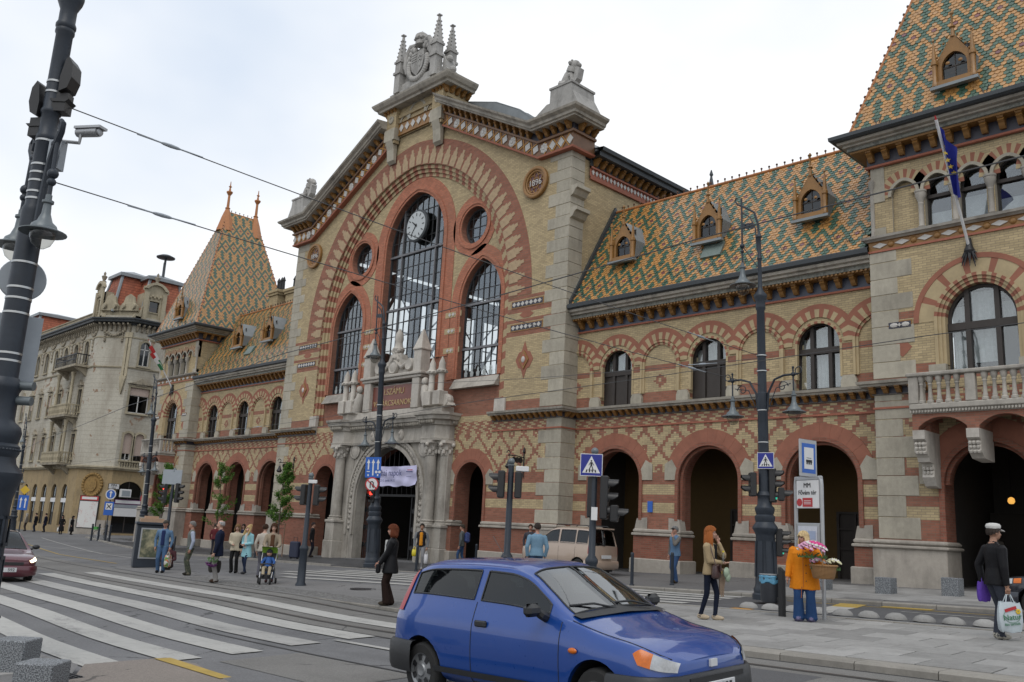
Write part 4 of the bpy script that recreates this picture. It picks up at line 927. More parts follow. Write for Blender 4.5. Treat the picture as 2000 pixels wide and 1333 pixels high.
    for y in (r0,r1):
        k=MB();k.lathe([(0.75,-1.7),(0.42,-0.5),(0.16,0.25),(0.22,0.3),(0.12,0.4),(0.10,1.4),(0.26,1.65),(0.26,1.72),(0.1,1.8),(0.06,2.1),(0.14,2.15),(0.05,2.25),(0.03,2.6)],(0,0,0),8);k.build('finial',m_hip,rf,False,(s*c,y,zr))
    dormer(s*c-0.15*s,yf+0.05,z0+0.85)
    sg=MB()
    for i in range(6):
        for q in (-1,1):sg.tube([(s*(c-2.6+i*1.1),yf+0.02,z0+0.1),(s*(c-2.6+i*1.1)+q*0.12,yf-0.02,z0+0.42)],0.015,4)
    o=sg.build('snow_hooks',m_lead,rf);o['kind']='stuff'
    # balcony
    bw=1.72;y0=-1.0
    b=MB(T);b.bbox(c-bw,c+bw,y0,Q_,5.72,5.9,0.03);b.bbox(c-bw+0.06,c+bw-0.06,y0+0.06,Q_,5.6,5.72,0.02);bal=b.build('balcony',m_stonew,hall)
    d=MB(T)
    for i in range(40):x=c-bw+0.05+i*(2*bw-0.1)/39;d.box(x-0.025,x+0.025,y0-0.01,y0+0.06,5.63,5.7)
    o=d.build('dentil_row',m_stonew,bal);o['kind']='stuff'
    b=MB(T);b.bbox(c-bw-0.05,c+bw+0.05,y0-0.05,y0+0.24,6.7,6.82,0.03)
    for q in (-1,1):b.bbox(*sorted((c+q*(bw+0.05),c+q*(bw-0.22))),y0+0.24,Q_,6.7,6.82,0.03)
    b.build('handrail',m_stonew,bal)
    for x in (c-bw+0.14,c+0.0,c+bw-0.14):b=MB(T);b.bbox(x-0.14,x+0.14,y0,y0+0.2,5.9,6.7,0.02);b.build('balcony_post',m_stonew,bal)
    bm=MB();bm.lathe([(0.1,0),(0.1,0.07),(0.07,0.1),(0.075,0.16),(0.06,0.2),(0.05,0.52),(0.07,0.56),(0.055,0.6),(0.085,0.66),(0.1,0.74),(0.1,0.8)],(0,0,0),10);me_b=bm.mesh('baluster',m_stonew,True)
    for i in range(5):
        for q in (-1,1):obj('baluster',me_b,bal,(s*c+q*(0.37+i*0.25),y0+0.1,5.9))
    for q in (-1,1):
        for i in range(3):obj('baluster',me_b,bal,(s*c+q*(bw-0.1),y0+0.4+i*0.26,5.9))
    b=MB(T)
    for x0,x1 in ((c-bw+0.05,c),(c,c+bw-0.05)):
        m_=(x0+x1)/2;a=(x1-x0)/2-0.16;A_=pointed(a,0.3,8,m_,5.2);b.prism([(x0,5.6),(x0,5.1),(m_-a,5.1)]+A_+[(m_+a,5.1),(x1,5.1),(x1,5.6)],y0+0.1,y0+0.5,XZP)
    for q in (-1,1):b.box(*sorted((c+q*(bw-0.05),c+q*(bw-0.4))),y0+0.5,Q_,5.1,5.6)
    b.box(c-0.16,c+0.16,y0+0.5,Q_,5.1,5.6);b.build('balcony_arches',m_bred,bal)
    for x in (c-bw+0.24,c,c+bw-0.24):
        b=MB(T);pr=[(Q_,5.12),(y0+0.02,5.12),(y0+0.02,4.86),(y0+0.14,4.78),(y0+0.12,4.5),(y0+0.3,4.34),(y0+0.34,4.22),(y0+0.62,4.2),(y0+0.66,4.0),(y0+0.62,3.8),(y0+0.8,3.55),(y0+0.95,3.5),(Q_,3.5)] if x != c else [(Q_,5.12),(y0+0.02,5.12),(y0+0.02,4.86),(y0+0.14,4.78),(y0+0.12,4.5),(y0+0.4,4.3),(Q_,4.25)]
        b.prism(pr,x-0.17,x+0.17,YZP);k=b.build('console',m_stonel,bal)
        b=MB(T)
        for j in range(9):b.ball((x-0.1+0.1*(j % 3),y0+0.1+0.03*(j//3),4.72-0.12*(j//3)),0.07,6,4)
        if x != c:
            for j in range(9):b.ball((x-0.1+0.1*(j % 3),y0+0.62+0.03*(j//3),4.05-0.12*(j//3)),0.065,6,4)
        b.build('carved_leaves',m_stonel,k,True)
for s in (1,-1):tower(s)
# chimney stacks behind the left wing
for x,y in ((-22.6,5.0),(-20.9,5.4)):
    b=MB();b.box(x-0.62,x+0.62,y-0.5,y+0.5,12,18.1);b.box(x-0.72,x+0.72,y-0.6,y+0.6,18.1,18.3);b.box(x-0.8,x+0.8,y-0.68,y+0.68,18.3,18.5)
    o=b.build('chimney_stack',m_bcream,hall)
    for k in (-0.35,0.1,0.4):p=MB();p.lathe([(0.13,18.5),(0.11,19.3),(0.16,19.35),(0.03,19.65)],(x+k,y,0),8);p.build('chimney_pot',m_iron,o)
b=MB();b.box(9.6,10.2,13.7,14.3,16,20.6);b.lathe([(0.5,20.6),(0.34,20.8),(0.06,22.4),(0.12,22.5),(0.03,22.8)],(9.9,14,0),4,a0=pi/4);b.build('roof_spirelet',m_lead,hall)

# ------------------------------------------------------------ portal
ptl=MB();YP=-0.85
for s in (-1,1):
    xa,xb=sorted((s*3.0,s*4.75));ptl.bbox(xa,xb,-0.3,0.1,-1.4,5.95,0.02,0);
holed(ptl,[(-3.2,-1.3),(3.2,-1.3),(3.2,5.95),(-3.2,5.95)],[opening(2.55,-1.25,2.85,2.6,0,14)],-0.25,0.6,0,0)
portal=ptl.build('portal',m_stonew,hall)
p=MB();arch_band(p,2.6,2.65,2.78,2.83,0,2.85,-0.36,-0.2,16);arch_band(p,3.1,3.1,3.25,3.2,0,2.85,-0.38,-0.2,16)
for s in (-1,1):p.box(*sorted((s*2.6,s*2.78)),-0.36,-0.2,1.0,2.85);p.box(*sorted((s*3.1,s*3.25)),-0.38,-0.2,1.0,2.85)
p.build('archivolt',m_stonew,portal)
A_=pointed(2.94,2.97,22,0,2.85);lf=MB();lf.ball((0,0,0),(0.14,0.09,0.1),8,5);lf.ball((0.09,0.0,0.1),(0.09,0.07,0.1),6,4);lf.ball((-0.09,0,0.1),(0.09,0.07,0.1),6,4);me_l=lf.mesh('carved_leaf',m_stonew,True)
for i in range(1,len(A_)-1):obj('carved_leaf',me_l,portal,(A_[i][0],-0.28,A_[i][1]),(0,math.atan2(A_[i][0],A_[i][1]-2.85),0))
for s in (-1,1):
    for k in range(6):obj('carved_leaf',me_l,portal,(s*2.94,-0.28,1.3+k*0.27))
    b=MB();b.lathe([(0.34,-0.04),(0.38,-0.08),(0.44,-0.05),(0.44,0)],(0,0,0),20,ax='y');b.ball((0,-0.03,0),(0.34,0.08,0.42),12,6);b.build('medallion',m_stonel,portal,True,(s*2.95,-0.28,5.35))
    for x,y in ((s*3.85,-0.55),(s*4.45,-0.2)):
        b=MB();b.bbox(-0.42,0.42,-0.38,0.38,-1.2,0.62,0.03);b.bbox(-0.36,0.36,-0.33,0.33,0.62,1.55,0.02);b.bbox(-0.42,0.42,-0.38,0.38,1.55,1.7,0.03);ped=b.build('column_pedestal',m_stonew,portal,loc=(x,y,0))
        b=MB();b.lathe([(0.36,0),(0.36,0.06),(0.3,0.1),(0.33,0.17),(0.27,0.22),(0.265,1.4),(0.235,3.2),(0.26,3.22),(0.26,3.28),(0.2,3.3)],(0,0,0),20);b.build('column',m_stonew,portal,True,(x,y,1.7))
        b=MB();b.lathe([(0.24,0),(0.26,0.2),(0.34,0.45),(0.42,0.55)],(0,0,0),14)
        for k in range(12):
            a=k*pi/6;b.ball((0.3*cos(a),0.3*sin(a),0.16+0.16*(k % 2)),(0.09,0.09,0.13),6,4)
            if k % 3 == 1:b.ball((0.42*cos(a-pi/6+pi/12),0.42*sin(a-pi/6+pi/12),0.48),0.11,8,5)
        b.box(-0.42,0.42,-0.42,0.42,0.55,0.68);b.build('capital',m_stonel,portal,True,(x,y,4.95))
pe=[(-4.75,0.1,5.62,-1,0),(-4.75,-0.3,5.62,-1,-1),(-4.35,-0.85,5.62,-0.4,-1),(-3.3,-0.85,5.62,0.4,-1),(-3.1,-0.4,5.62,0.3,-1),(3.1,-0.4,5.62,-0.3,-1),(3.3,-0.85,5.62,-0.4,-1),(4.35,-0.85,5.62,0.4,-1),(4.75,-0.3,5.62,1,-1),(4.75,0.1,5.62,1,0)]
b=MB();sweep(b,pe,[(-0.4,0.0),(0.05,0.0),(0.08,0.12),(0.02,0.14),(0.0,0.72),(0.1,0.76),(0.12,0.95),(0.3,1.0),(0.34,1.16),(0.42,1.2),(0.44,1.32),(-0.5,1.36)]);b.build('entablature',m_stonew,portal)
lfb=MB();lfb.ball((0,0,0),(0.1,0.1,0.12),8,5);me_lb=lfb.mesh('carved_bracket',m_cornice,True)
for i in range(34):obj('carved_bracket',me_lb,portal,(-3.05+i*6.1/33,-0.58,6.52))
for s in (-1,1):
    for i in range(6):obj('carved_bracket',me_lb,portal,(s*(3.4+i*0.18),-1.03,6.52))
    for i in range(3):obj('carved_bracket',me_lb,portal,(s*4.9,-0.2+i*0.12,6.52))
    b=MB();b.ball((0,0,0),(0.2,0.16,0.3),10,6);b.ball((0,-0.1,0.05),(0.1,0.1,0.12),8,5);b.build('grotesque',m_stonel,portal,True,(s*1.2,-0.42,6.05))
# attic with the inscription
yA=-0.25
b=MB();b.bbox(-4.2,4.2,yA-0.2,0.45,6.9,7.35,0.03);b.build('attic_base',m_stonel,portal)
b=MB();b.bbox(-1.95,1.95,yA,0.45,7.35,8.75,0.02)
for s in (-1,1):b.bbox(*sorted((s*1.78,s*2.35)),yA-0.25,0.45,7.35,8.9,0.03)
b.bbox(-2.5,2.5,yA-0.3,0.45,8.9,9.05,0.03);b.bbox(-2.6,2.6,yA-0.38,0.45,9.05,9.2,0.03);att=b.build('attic',m_stonel,portal)
m_sign=plain('dark_red_marble',(0.16,0.05,0.035),0.35,vary=0.3,sc=2)
b=MB();b.box(-1.76,1.76,yA-0.04,yA,7.42,8.68);b.build('inscription_panel',m_sign,att)
m_gilt=plain('faded_gilt',(0.42,0.30,0.15),0.5)
obj('inscription',text_mesh('I.SZÁMU',0.46,0.012,m_gilt),att,(0.1,yA-0.055,8.34),(pi/2,0,0));obj('inscription',text_mesh('VÁSÁRCSARNOK',0.42,0.012,m_gilt),att,(0,yA-0.055,7.74),(pi/2,0,0))
b=MB()
for s in (-1,1):
    b.prism([(0,9.2),(1.75,9.2),(1.7,9.5),(1.35,9.55),(1.1,9.8),(0.6,10.0),(0.45,10.3),(0,10.35)],yA-0.05,yA+0.35,lambda u,v,w:(s*u,w,v))
    b.lathe([(0.1,-0.16),(0.28,-0.2),(0.34,-0.1),(0.34,0.2)],(s*1.3,yA,9.65),14,ax='y');b.tube([(s*0.4,yA-0.12,9.75),(s*0.75,yA-0.15,9.55),(s*1.05,yA-0.12,9.75)],[0.09,0.12,0.09],8)
b.lathe([(0.3,-0.16),(0.34,-0.2),(0.4,-0.1),(0.4,0)],(0,yA-0.02,9.62),16,ax='y');b.ball((0,yA-0.12,9.62),(0.3,0.1,0.3),10,6)
b.tube([(0,yA+0.1,10.1),(0,yA+0.1,10.5)],[0.34,0.26],10);b.lathe([(0.3,10.45),(0.34,10.6),(0.22,10.75),(0.2,11.0),(0.24,11.15),(0.2,11.45),(0.05,11.7)],(0,yA+0.1,0),10)
for k in range(10):a=k*0.63;b.ball((0.3*cos(a),yA+0.02-0.12*abs(sin(a)),10.25+0.25*sin(a*2)),0.12,6,4)
b.build('pediment_sculpture',m_stonel,att,True)
for s in (-1,1):
    b=MB();x=s*2.15;b.bbox(x-0.3,x+0.3,yA-0.3,yA+0.3,9.2,10.3,0.02);b.bbox(x-0.36,x+0.36,yA-0.36,yA+0.36,10.3,10.42,0.03);b.lathe([(0.46,10.42),(0.05,11.4)],(x,yA,0),4,a0=pi/4);b.build('attic_pinnacle',m_stonel,att)
    for dx in (0.0,0.72):
        b=MB();x=s*(3.35+dx);b.bbox(x-0.26,x+0.26,yA-0.5,yA+0.05,7.35,8.05,0.02);b.lathe([(0.2,8.05),(0.15,8.12),(0.15,8.9),(0.2,8.95)],(x,yA-0.22,0),12);b.lathe([(0.24,8.95),(0.3,9.05),(0.2,9.12),(0.17,9.25),(0.16,9.45),(0.03,9.75)],(x,yA-0.22,0),10)
        for k in range(8):a=k*pi/4;b.ball((x+0.24*cos(a),yA-0.22+0.24*sin(a),9.0),0.07,6,4)
        b.build('turret',m_stonel,portal,True)
    b=MB();x=s*2.85;b.tube([(x+s*0.2,yA-0.1,7.4),(x,yA-0.15,8.0),(x-s*0.1,yA-0.12,8.4)],[0.3,0.26,0.2],10);b.ball((x-s*0.05,yA-0.18,8.62),(0.2,0.2,0.22),10,6);b.tube([(x,yA-0.2,8.2),(x+s*0.25,yA-0.35,7.95),(x+s*0.35,yA-0.3,8.3)],[0.11,0.09,0.07],8)
    b.tube([(x+s*0.1,yA-0.2,7.7),(x+s*0.45,yA-0.35,7.6),(x+s*0.5,yA-0.35,7.4)],[0.16,0.13,0.09],8)
    b.build('seated_figure_sculpture',m_stonel,portal,True)
    b=MB();x=s*4.3;b.lathe([(0.05,-0.2),(0.3,-0.2),(0.34,0),(0.3,0.2),(0.05,0.2)],(x,yA,7.6),14,ax='y');b.prism([(3.9,7.35),(4.75,7.35),(4.6,7.5),(4.2,7.55),(4.05,7.9),(3.9,7.95)],yA-0.15,yA+0.25,lambda u,v,w:(s*u,w,v));b.build('scroll',m_stonel,portal)
    # sloped stone shoulder beside the attic
    b=MB();b.add([(s*4.6,0.0,6.06),(s*8.1,0.0,6.06),(s*8.1,0.34,6.9),(s*4.6,0.34,6.9),(s*8.1,0.35,6.06)],[(0,1,2,3),(1,4,2)]);b.build('sloped_sill',m_stonew,hall)
    b=MB();b.prism([(-0.1,6.9),(0.1,6.9),(0.1,7.55),(-0.08,7.5)],*sorted((s*7.5,s*8.2)),YZP);b.build('kneeler_stone',m_stonel,hall)
    # small arches either side
    r=MB();I=pointed(1.08,1.08,14,s*6.1,3.66);O=pointed(1.6,1.6,14,s*6.1,3.66)
    for i in range(3,25):r.prism([I[i],I[i+1],O[i+1],O[i]],-0.025-0.006*(i % 2),0.02,XZP,0,1)
    r.build('arch_ring',m_vred,glow)
    r=MB();arch_band(r,0.96,0.96,1.1,1.1,s*6.1,3.66,-0.06,0.05,12)
    for q in (-1,1):r.box(*sorted((s*6.1+q*0.96,s*6.1+q*1.1)),-0.06,0.05,1.96,3.66)
    r.build('arch_moulding',m_bdark,glow)
    for q in (-1,1):k=MB();x=s*6.1;k.prism([(x+q*1.09,3.6),(x+q*1.55,3.6),(x+q*1.55,4.15),(x+q*1.3,4.3),(x+q*1.04,4.0)],-0.05,0.02,XZP,0,1);k.build('kneeler_stone',m_stone,glow)
    for xa,xb in ((4.7,5.1),(7.1,W1+0.02)):
        k=MB(mir(s));k.box(xa,xb,-0.13,0.5,-1.2,1.72);k.build('plinth',m_bdark,glow)
        k=MB(mir(s));k.bbox(xa-0.04,xb+0.06,-0.22,0.55,1.70,1.80,0.02);k.bbox(xa-0.02,xb+0.03,-0.17,0.55,1.80,1.96,0.05);k.build('plinth_moulding',m_stoned,glow)
        k=MB(mir(s));k.bbox(xa-0.06,xb+0.08,-0.24,0.6,-1.4,gz(s*(xa+xb)/2,0)+0.55,0.03);k.build('plinth_base',m_stoned,glow)
    k=MB(mir(s));k.bbox(W1-1.0,W1+0.14,-0.2,P_,0.3,1.71,0.02);k.build('corner_plinth',m_stoned,glow)
# iron gates and dark interior of the main entrance
gt=MB();YG=0.45
for s in (-1,1):
    for i in range(9):x=s*(1.35+i*0.15);gt.tube([(x,YG,-0.2),(x,YG,3.0)],0.015,4)
    for i in range(5):
        for j in range(3):gt.lathe([(0.1,-0.01),(0.13,-0.01),(0.13,0.01),(0.1,0.01)],(s*(1.5+i*0.27),YG,0.5+j*0.9),8,ax='y')
    gt.box(*sorted((s*1.3,s*1.36)),YG-0.03,YG+0.03,-0.3,3.05)
gt.box(-2.8,2.8,YG-0.04,YG+0.04,3.0,3.12)
for i in range(13):
    x=-2.4+i*0.4;top=2.85+sqrt(max(0.05,2.6**2-x*x));gt.tube([(x,YG,3.1),(x,YG,top)],0.02,4);gt.lathe([(0.13,-0.012),(0.17,-0.012),(0.17,0.012),(0.13,0.012)],(x,YG,min(top-0.3,3.6+0.3*(i % 3))),8,ax='y')
gt.build('iron_gate',m_iron,hall)
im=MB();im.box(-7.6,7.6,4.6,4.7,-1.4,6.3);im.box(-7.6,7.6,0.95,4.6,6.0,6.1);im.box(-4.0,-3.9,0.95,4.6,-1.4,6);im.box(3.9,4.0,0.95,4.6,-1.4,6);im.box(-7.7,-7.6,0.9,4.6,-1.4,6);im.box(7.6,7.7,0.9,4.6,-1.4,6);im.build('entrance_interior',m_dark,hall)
# ------------------------------------------------------------ ground, roads, pavements
def sm(t):t=max(0.0,min(1.0,t));return t*t*(3-2*t)
def zroad(x,y):return gz(x,y)-0.09*sm((x-17)/6)*sm((y+25)/1.5)*sm((40-x)/3)
def yc(x):return 0.0166*(26-x)**1.5 if -45 < x < 26 else (0.0 if x >= 26 else 9.93)
m_road=asphalt('road_asphalt',(0.125,0.125,0.128),0.42);m_road2=asphalt('darker_road_asphalt',(0.085,0.085,0.088));m_brownasph=asphalt('pinkish_asphalt',(0.19,0.165,0.145),0.2)
m_isl=asphalt('island_asphalt',(0.155,0.152,0.15),0.2);m_pave=asphalt('pavement_asphalt',(0.13,0.127,0.125),0.2);m_tram=asphalt('tram_bed_asphalt',(0.145,0.14,0.132),0.35)
m_slab=stone('concrete_slab',(0.27,0.265,0.255),(0.12,0.115,0.11),0.45,0.85);m_kerb=stone('kerb_granite',(0.24,0.225,0.20),(0.09,0.085,0.075),0.55)
m_white=paint('worn_white_paint',(0.37,0.365,0.345),(0.15,0.148,0.145),0.515);m_white3=paint('very_worn_white_paint',(0.33,0.325,0.31),(0.145,0.143,0.14),0.475,5)
m_yellow=paint('worn_yellow_paint',(0.36,0.25,0.06),(0.15,0.14,0.12),0.56);m_orangep=paint('worn_orange_paint',(0.42,0.22,0.06),(0.15,0.14,0.12),0.55)
def sheet(name,xs,ya,yb,ny,h,mat,zf=zroad,kind='structure',parent=None):      # strip of ground between two curves
    mb=MB();n=len(xs)
    for x in xs:
        a,b=ya(x),yb(x)
        for j in range(ny+1):y=a+(b-a)*j/ny;mb.add([(x,y,zf(x,y)+h)],[])
    mb.f=[(i*(ny+1)+j,(i+1)*(ny+1)+j,(i+1)*(ny+1)+j+1,i*(ny+1)+j+1) for i in range(n-1) for j in range(ny)];mb.m=[0]*len(mb.f)
    o=mb.build(name,mat,parent);
    if not parent:o['kind']=kind
    return o
rng=lambda a,b,d:[a+(b-a)*i/max(1,round((b-a)/d)) for i in range(max(1,round((b-a)/d))+1)]
gxs=[-420,-300,-200,-140,-100]+rng(-80,60,1.0)+[80,120,200,420]
gys=[-420,-250,-140,-80,-50,-40]+rng(-32,2,0.5)+[5,8,14,20,40,80,150,300,420]
mb=MB();ny=len(gys)
for x in gxs:
    for y in gys:mb.add([(x,y,zroad(x,y))],[])
mb.f=[(i*ny+j,(i+1)*ny+j,(i+1)*ny+j+1,i*ny+j+1) for i in range(len(gxs)-1) for j in range(ny-1)];mb.m=[0]*len(mb.f)
tag(mb.build('road',m_road),kind='structure')
def strip(name,x0,x1,y0,y1,mat,h=0.012,zf=zroad,curve=True,d=1.0,kind='structure',y0b=None,y1b=None,parent=None):
    f=lambda c,cb:(lambda x:(c if cb is None else c+(cb-c)*(x-x0)/(x1-x0))+(yc(x) if curve else 0))
    return sheet(name,rng(x0,x1,d),f(y0,y0b),f(y1,y1b),2,h,mat,zf,kind,parent)
strip('tram_bed',-60,60,-18.45,-16.02,m_tram,0.004)
for k,y in enumerate((-18.06,-16.56)):
    strip('tram_rail',-60,60,y-0.035,y+0.035,plain('rail_groove',(0.03,0.028,0.026),0.7,vary=0.3,sc=1),0.008)
    strip('tram_rail',-60,60,y+0.035,y+0.085,plain('rail_steel',(0.16,0.15,0.14),0.4,0.8,vary=0.2,sc=1),0.010)
# zebra crossing over the near road
ZS=[(4.6,24.9,-17.18,-17.66,m_white),(4.4,24.8,-18.55,-19.07,m_white),(4.8,24.9,-19.62,-20.14,m_white3),(4.8,25.15,-20.72,-21.2,m_white),(5.2,25.2,-21.65,-22.12,m_white),(6.0,25.2,-22.6,-23.08,m_white)]
for i,(a,b,y0,y1,m) in enumerate(ZS):strip('zebra_stripe',a,b,y1,y0,m,0.014)
strip('lane_dash',24.75,26.4,-19.33,-19.21,m_white,0.014);strip('lane_dash',27.6,29.6,-19.4,-19.28,m_white,0.014)
for x0,x1,y0,y1 in ((25.6,28.2,-21.6,-20.4),(20.0,23.5,-23.9,-23.3),(9.5,13.0,-21.6,-21.2),(-6,-1.5,-13.4,-12.0),(27.5,31.5,-17.9,-16.8),(-12,-7,-9.5,-8.2)):strip('road_patch',x0,x1,y0,y1,random.choice((m_road2,m_tram,m_pave)),0.0055)
m_tar=plain('tar_seam',(0.03,0.03,0.031),0.6)
for x0,x1,y in ((8,33,-18.5),(12,34,-16.0),(22,31,-20.35)):strip('tar_seam',x0,x1,y-0.02,y+0.025,m_tar,0.0075,d=0.6)
# second crossing between island and hall
for (xa,ya),(xb,yb_) in (((8.2,-7.9),(24.2,-6.45)),((7.7,-8.6),(24.25,-7.05)),((7.5,-9.3),(24.3,-7.75)),((7.6,-10.05),(24.3,-8.45)),((8.9,-10.9),(24.3,-9.15)),((10.6,-11.9),(24.25,-9.9))):
    strip('zebra_stripe',xa,xb,ya-0.2,ya+0.2,m_white,0.014,curve=False,y0b=yb_-0.2,y1b=yb_+0.2)
strip('lane_line',-40,0.5,-12.75,-12.62,m_white3,0.012);strip('lane_line',-45,-2,-9.2,-9.08,m_white3,0.012,curve=False,y0b=-7.6,y1b=-7.48);strip('lane_line',-30,-2,-14.9,-14.8,m_yellow,0.012)
# road beyond the island
strip('far_roadway',22.5,60,-9.2,-5.9,m_road2,0.006,curve=False)
strip('lane_line',24.6,45,-9.62,-9.52,m_white,0.012,curve=False);strip('lane_line',24.4,45,-10.05,-9.97,m_white,0.012,curve=False);strip('lane_line',25.5,45,-6.62,-6.54,m_yellow,0.012,curve=False)
strip('lane_dash',28.6,31.0,-7.36,-7.26,m_white3,0.012,curve=False)
def quad(name,pts,mat,h=0.013,zf=zroad):mb=MB();mb.add([(x,y,zf(x,y)+h) for x,y in pts],[tuple(range(len(pts)))]);return tag(mb.build(name,mat),kind='structure')
quad('yellow_marking',[(26.7,-6.2),(27.35,-6.2),(27.55,-7.2),(26.95,-7.2)],m_yellow);quad('white_marking',[(26.95,-7.2),(27.55,-7.2),(27.7,-8.8),(27.1,-8.8)],m_white)
quad('yellow_marking',[(27.75,-6.2),(28.9,-6.2),(28.9,-6.45),(27.75,-6.45)],m_yellow)
quad('orange_marking',[(25.75,-10.35),(26.35,-10.35),(26.35,-9.85),(25.75,-9.85)],m_orangep);quad('orange_marking',[(25.7,-9.8),(26.2,-9.8),(26.2,-9.3),(25.7,-9.3)],m_orangep)
# the island: asphalt to the left, slabs to the right
ifront=lambda x:-15.98+yc(x)
def iback(x):return -10.55 if x > 24 else (-10.55-(24-x)*0.17+0.0 if x > 8 else -13.27+(8-x)*0.12)
xs=rng(0.4,24.0,0.8)
sheet('island_pavement',xs,lambda x:max(ifront(x)+0.02,-99) if x > 1.5 else -13.6,iback,3,0.012,m_isl,gz)
mb=MB()
for x in rng(9.0,23.6,0.5):mb.add([(x,ifront(x)+0.15,gz(x,ifront(x))+0.018),(x,ifront(x)+0.85,gz(x,ifront(x)+0.85)+0.018)],[])
mb.f=[(2*i,2*i+2,2*i+3,2*i+1) for i in range(len(mb.v)//2-1)];mb.m=[0]*len(mb.f)
M=Mat('tactile_paving',(0.15,0.147,0.142),0.9);M.pos();v=M.new('ShaderNodeTexVoronoi');v.inputs['Scale'].default_value=14;M.link(M.vec,v.inputs['Vector']);dd=N(M.nt,v.outputs['Distance']);M.base(M.mix(((dd-0.2)*3).clamp(),(0.21,0.205,0.195),(0.09,0.088,0.085)));M.bump(1.0-dd,0.02)
tag(mb.build('tactile_strip',M.m),kind='structure')
m_joint=plain('dark_joint_sand',(0.05,0.047,0.043),0.95)
isl=sheet('tram_platform',rng(24.0,46,1.0),lambda x:-15.55,lambda x:-10.7,3,-0.02,m_joint,gz)
isl['label']='slab-paved tram platform with a granite kerb'
def slab(x0,x1,y0,y1,z,parent,mat,name='paving_slab',e=0.006,th=0.05):
    mb=MB();t=random.uniform(-0.003,0.003);zz=[z(x,y)+t+random.uniform(-0.0015,0.0015) for x,y in ((x0,y0),(x1,y0),(x1,y1),(x0,y1))]
    P=[(x0+e,y0+e),(x1-e,y0+e),(x1-e,y1-e),(x0+e,y1-e)];b=0.008;Q=[(x0+e+b,y0+e+b),(x1-e-b,y0+e+b),(x1-e-b,y1-e-b),(x0+e+b,y1-e-b)]
    vs=[(p[0],p[1],zz[i]-th) for i,p in enumerate(P)]+[(p[0],p[1],zz[i]-0.006) for i,p in enumerate(P)]+[(p[0],p[1],zz[i]) for i,p in enumerate(Q)]
    mb.add(vs,[(8,9,10,11)]+[(i,(i+1) % 4,4+(i+1) % 4,4+i) for i in range(4)]+[(4+i,4+(i+1) % 4,8+(i+1) % 4,8+i) for i in range(4)]);return mb.build(name,mat,parent)
m_slabs=[stone('concrete_slab_%s' % n,(0.27*k,0.265*k,0.255*k),(0.12,0.115,0.11),0.45,0.85) for n,k in (('light',1.08),('mid',0.98),('dark',0.88))]
j=0;y=-15.55
while y < -10.7:
    x=24.0+(0.45 if j % 2 else 0)
    while x < 36.5:slab(x,x+0.9,y,min(y+0.61,-10.65),lambda a,b:gz(a,b)+0.012,isl,random.choice(m_slabs),e=0.011);x+=0.9
    y+=0.61;j+=1
def kerbline(parent,pts,w,h,step,name='kerb_stone',top=gz,lift=0.012):
    acc=0
    for (xa,ya),(xb,yb_) in zip(pts[:-1],pts[1:]):
        L_=math.dist((xa,ya),(xb,yb_));n=max(1,round(L_/step));dx,dy=(xb-xa)/L_,(yb_-ya)/L_
        for i in range(n):
            p=(xa+dx*(L_*i/n+0.006),ya+dy*(L_*i/n+0.006));q=(xa+dx*(L_*(i+1)/n-0.006),ya+dy*(L_*(i+1)/n-0.006));mb=MB();b=0.025;vs=[]
            for (px,py) in (p,q):
                for o,dz in ((0,-h),(0,-b),(b,0),(w,0),(w,-h)):vs.append((px-dy*o,py+dx*o,top(px,py)+lift+dz))
            mb.add(vs,[(k,k+1,6+k,5+k) for k in range(4)]+[(0,1,2,3,4),(9,8,7,6,5)]);mb.build(name,m_kerb,parent)
kerbline(isl,[(x,-15.98+yc(x)) for x in (13,15,17,19,21,23.2)]+[(46,-15.98)],0.4,0.3,1.02);kerbline(isl,[(46,-10.45),(24,-10.45)],0.25,0.3,1.0)
# pavement in front of the hall
KP=[(-60,3.0),(-48,1.2),(-40,-0.5),(-26,-3.5),(-18,-4.9),(-4,-5.8),(6,-6.6),(10,-6.7),(24,-6.2),(46,-5.7)]
def hk(x):
    for (a,ya),(b,yb_) in zip(KP[:-1],KP[1:]):
        if a <= x <= b:return ya+(yb_-ya)*(x-a)/(b-a)
    return KP[0][1] if x < KP[0][0] else KP[-1][1]
hp_=sheet('hall_pavement',rng(-40,46,1.0),lambda x:hk(x)+0.2,lambda x:7.0,8,0.0,m_pave,gz)
kerbline(hp_,[(18,hk(18)),(24,hk(24)),(46,hk(46))],0.28,0.3,1.2)
mb=MB()
for (xa,ya),(xb,yb_) in zip(KP[2:8],KP[3:9]):
    for i in range(12):
        p=(xa+(xb-xa)*i/12,ya+(yb_-ya)*i/12);q=(xa+(xb-xa)*(i+0.985)/12,ya+(yb_-ya)*(i+0.985)/12)
        if p[0] > 18:continue
        h_=0.09 if p[0] < 5 else 0.02
        mb.add([(p[0],p[1],gz(*p)-0.2),(q[0],q[1],gz(*q)-0.2),(q[0],q[1],gz(*q)+h_),(p[0],p[1],gz(*p)+h_),(q[0],q[1]+0.25,gz(*q)+h_),(p[0],p[1]+0.25,gz(*p)+h_)],[(0,1,2,3),(3,2,4,5)])
tag(mb.build('kerb_stones',m_kerb,hp_),kind='stuff')
j=0;y=-5.9
while y < -0.6:
    x=23.4+(0.3 if j % 2 else 0)
    while x < 34:slab(x,x+0.6,y,y+0.6,lambda a,b:gz(a,b)+0.006,hp_,random.choice(m_slabs[1:]),'paving_slab',0.005) if y > hk(x)+0.25 else None;x+=0.6
    y+=0.6;j+=1
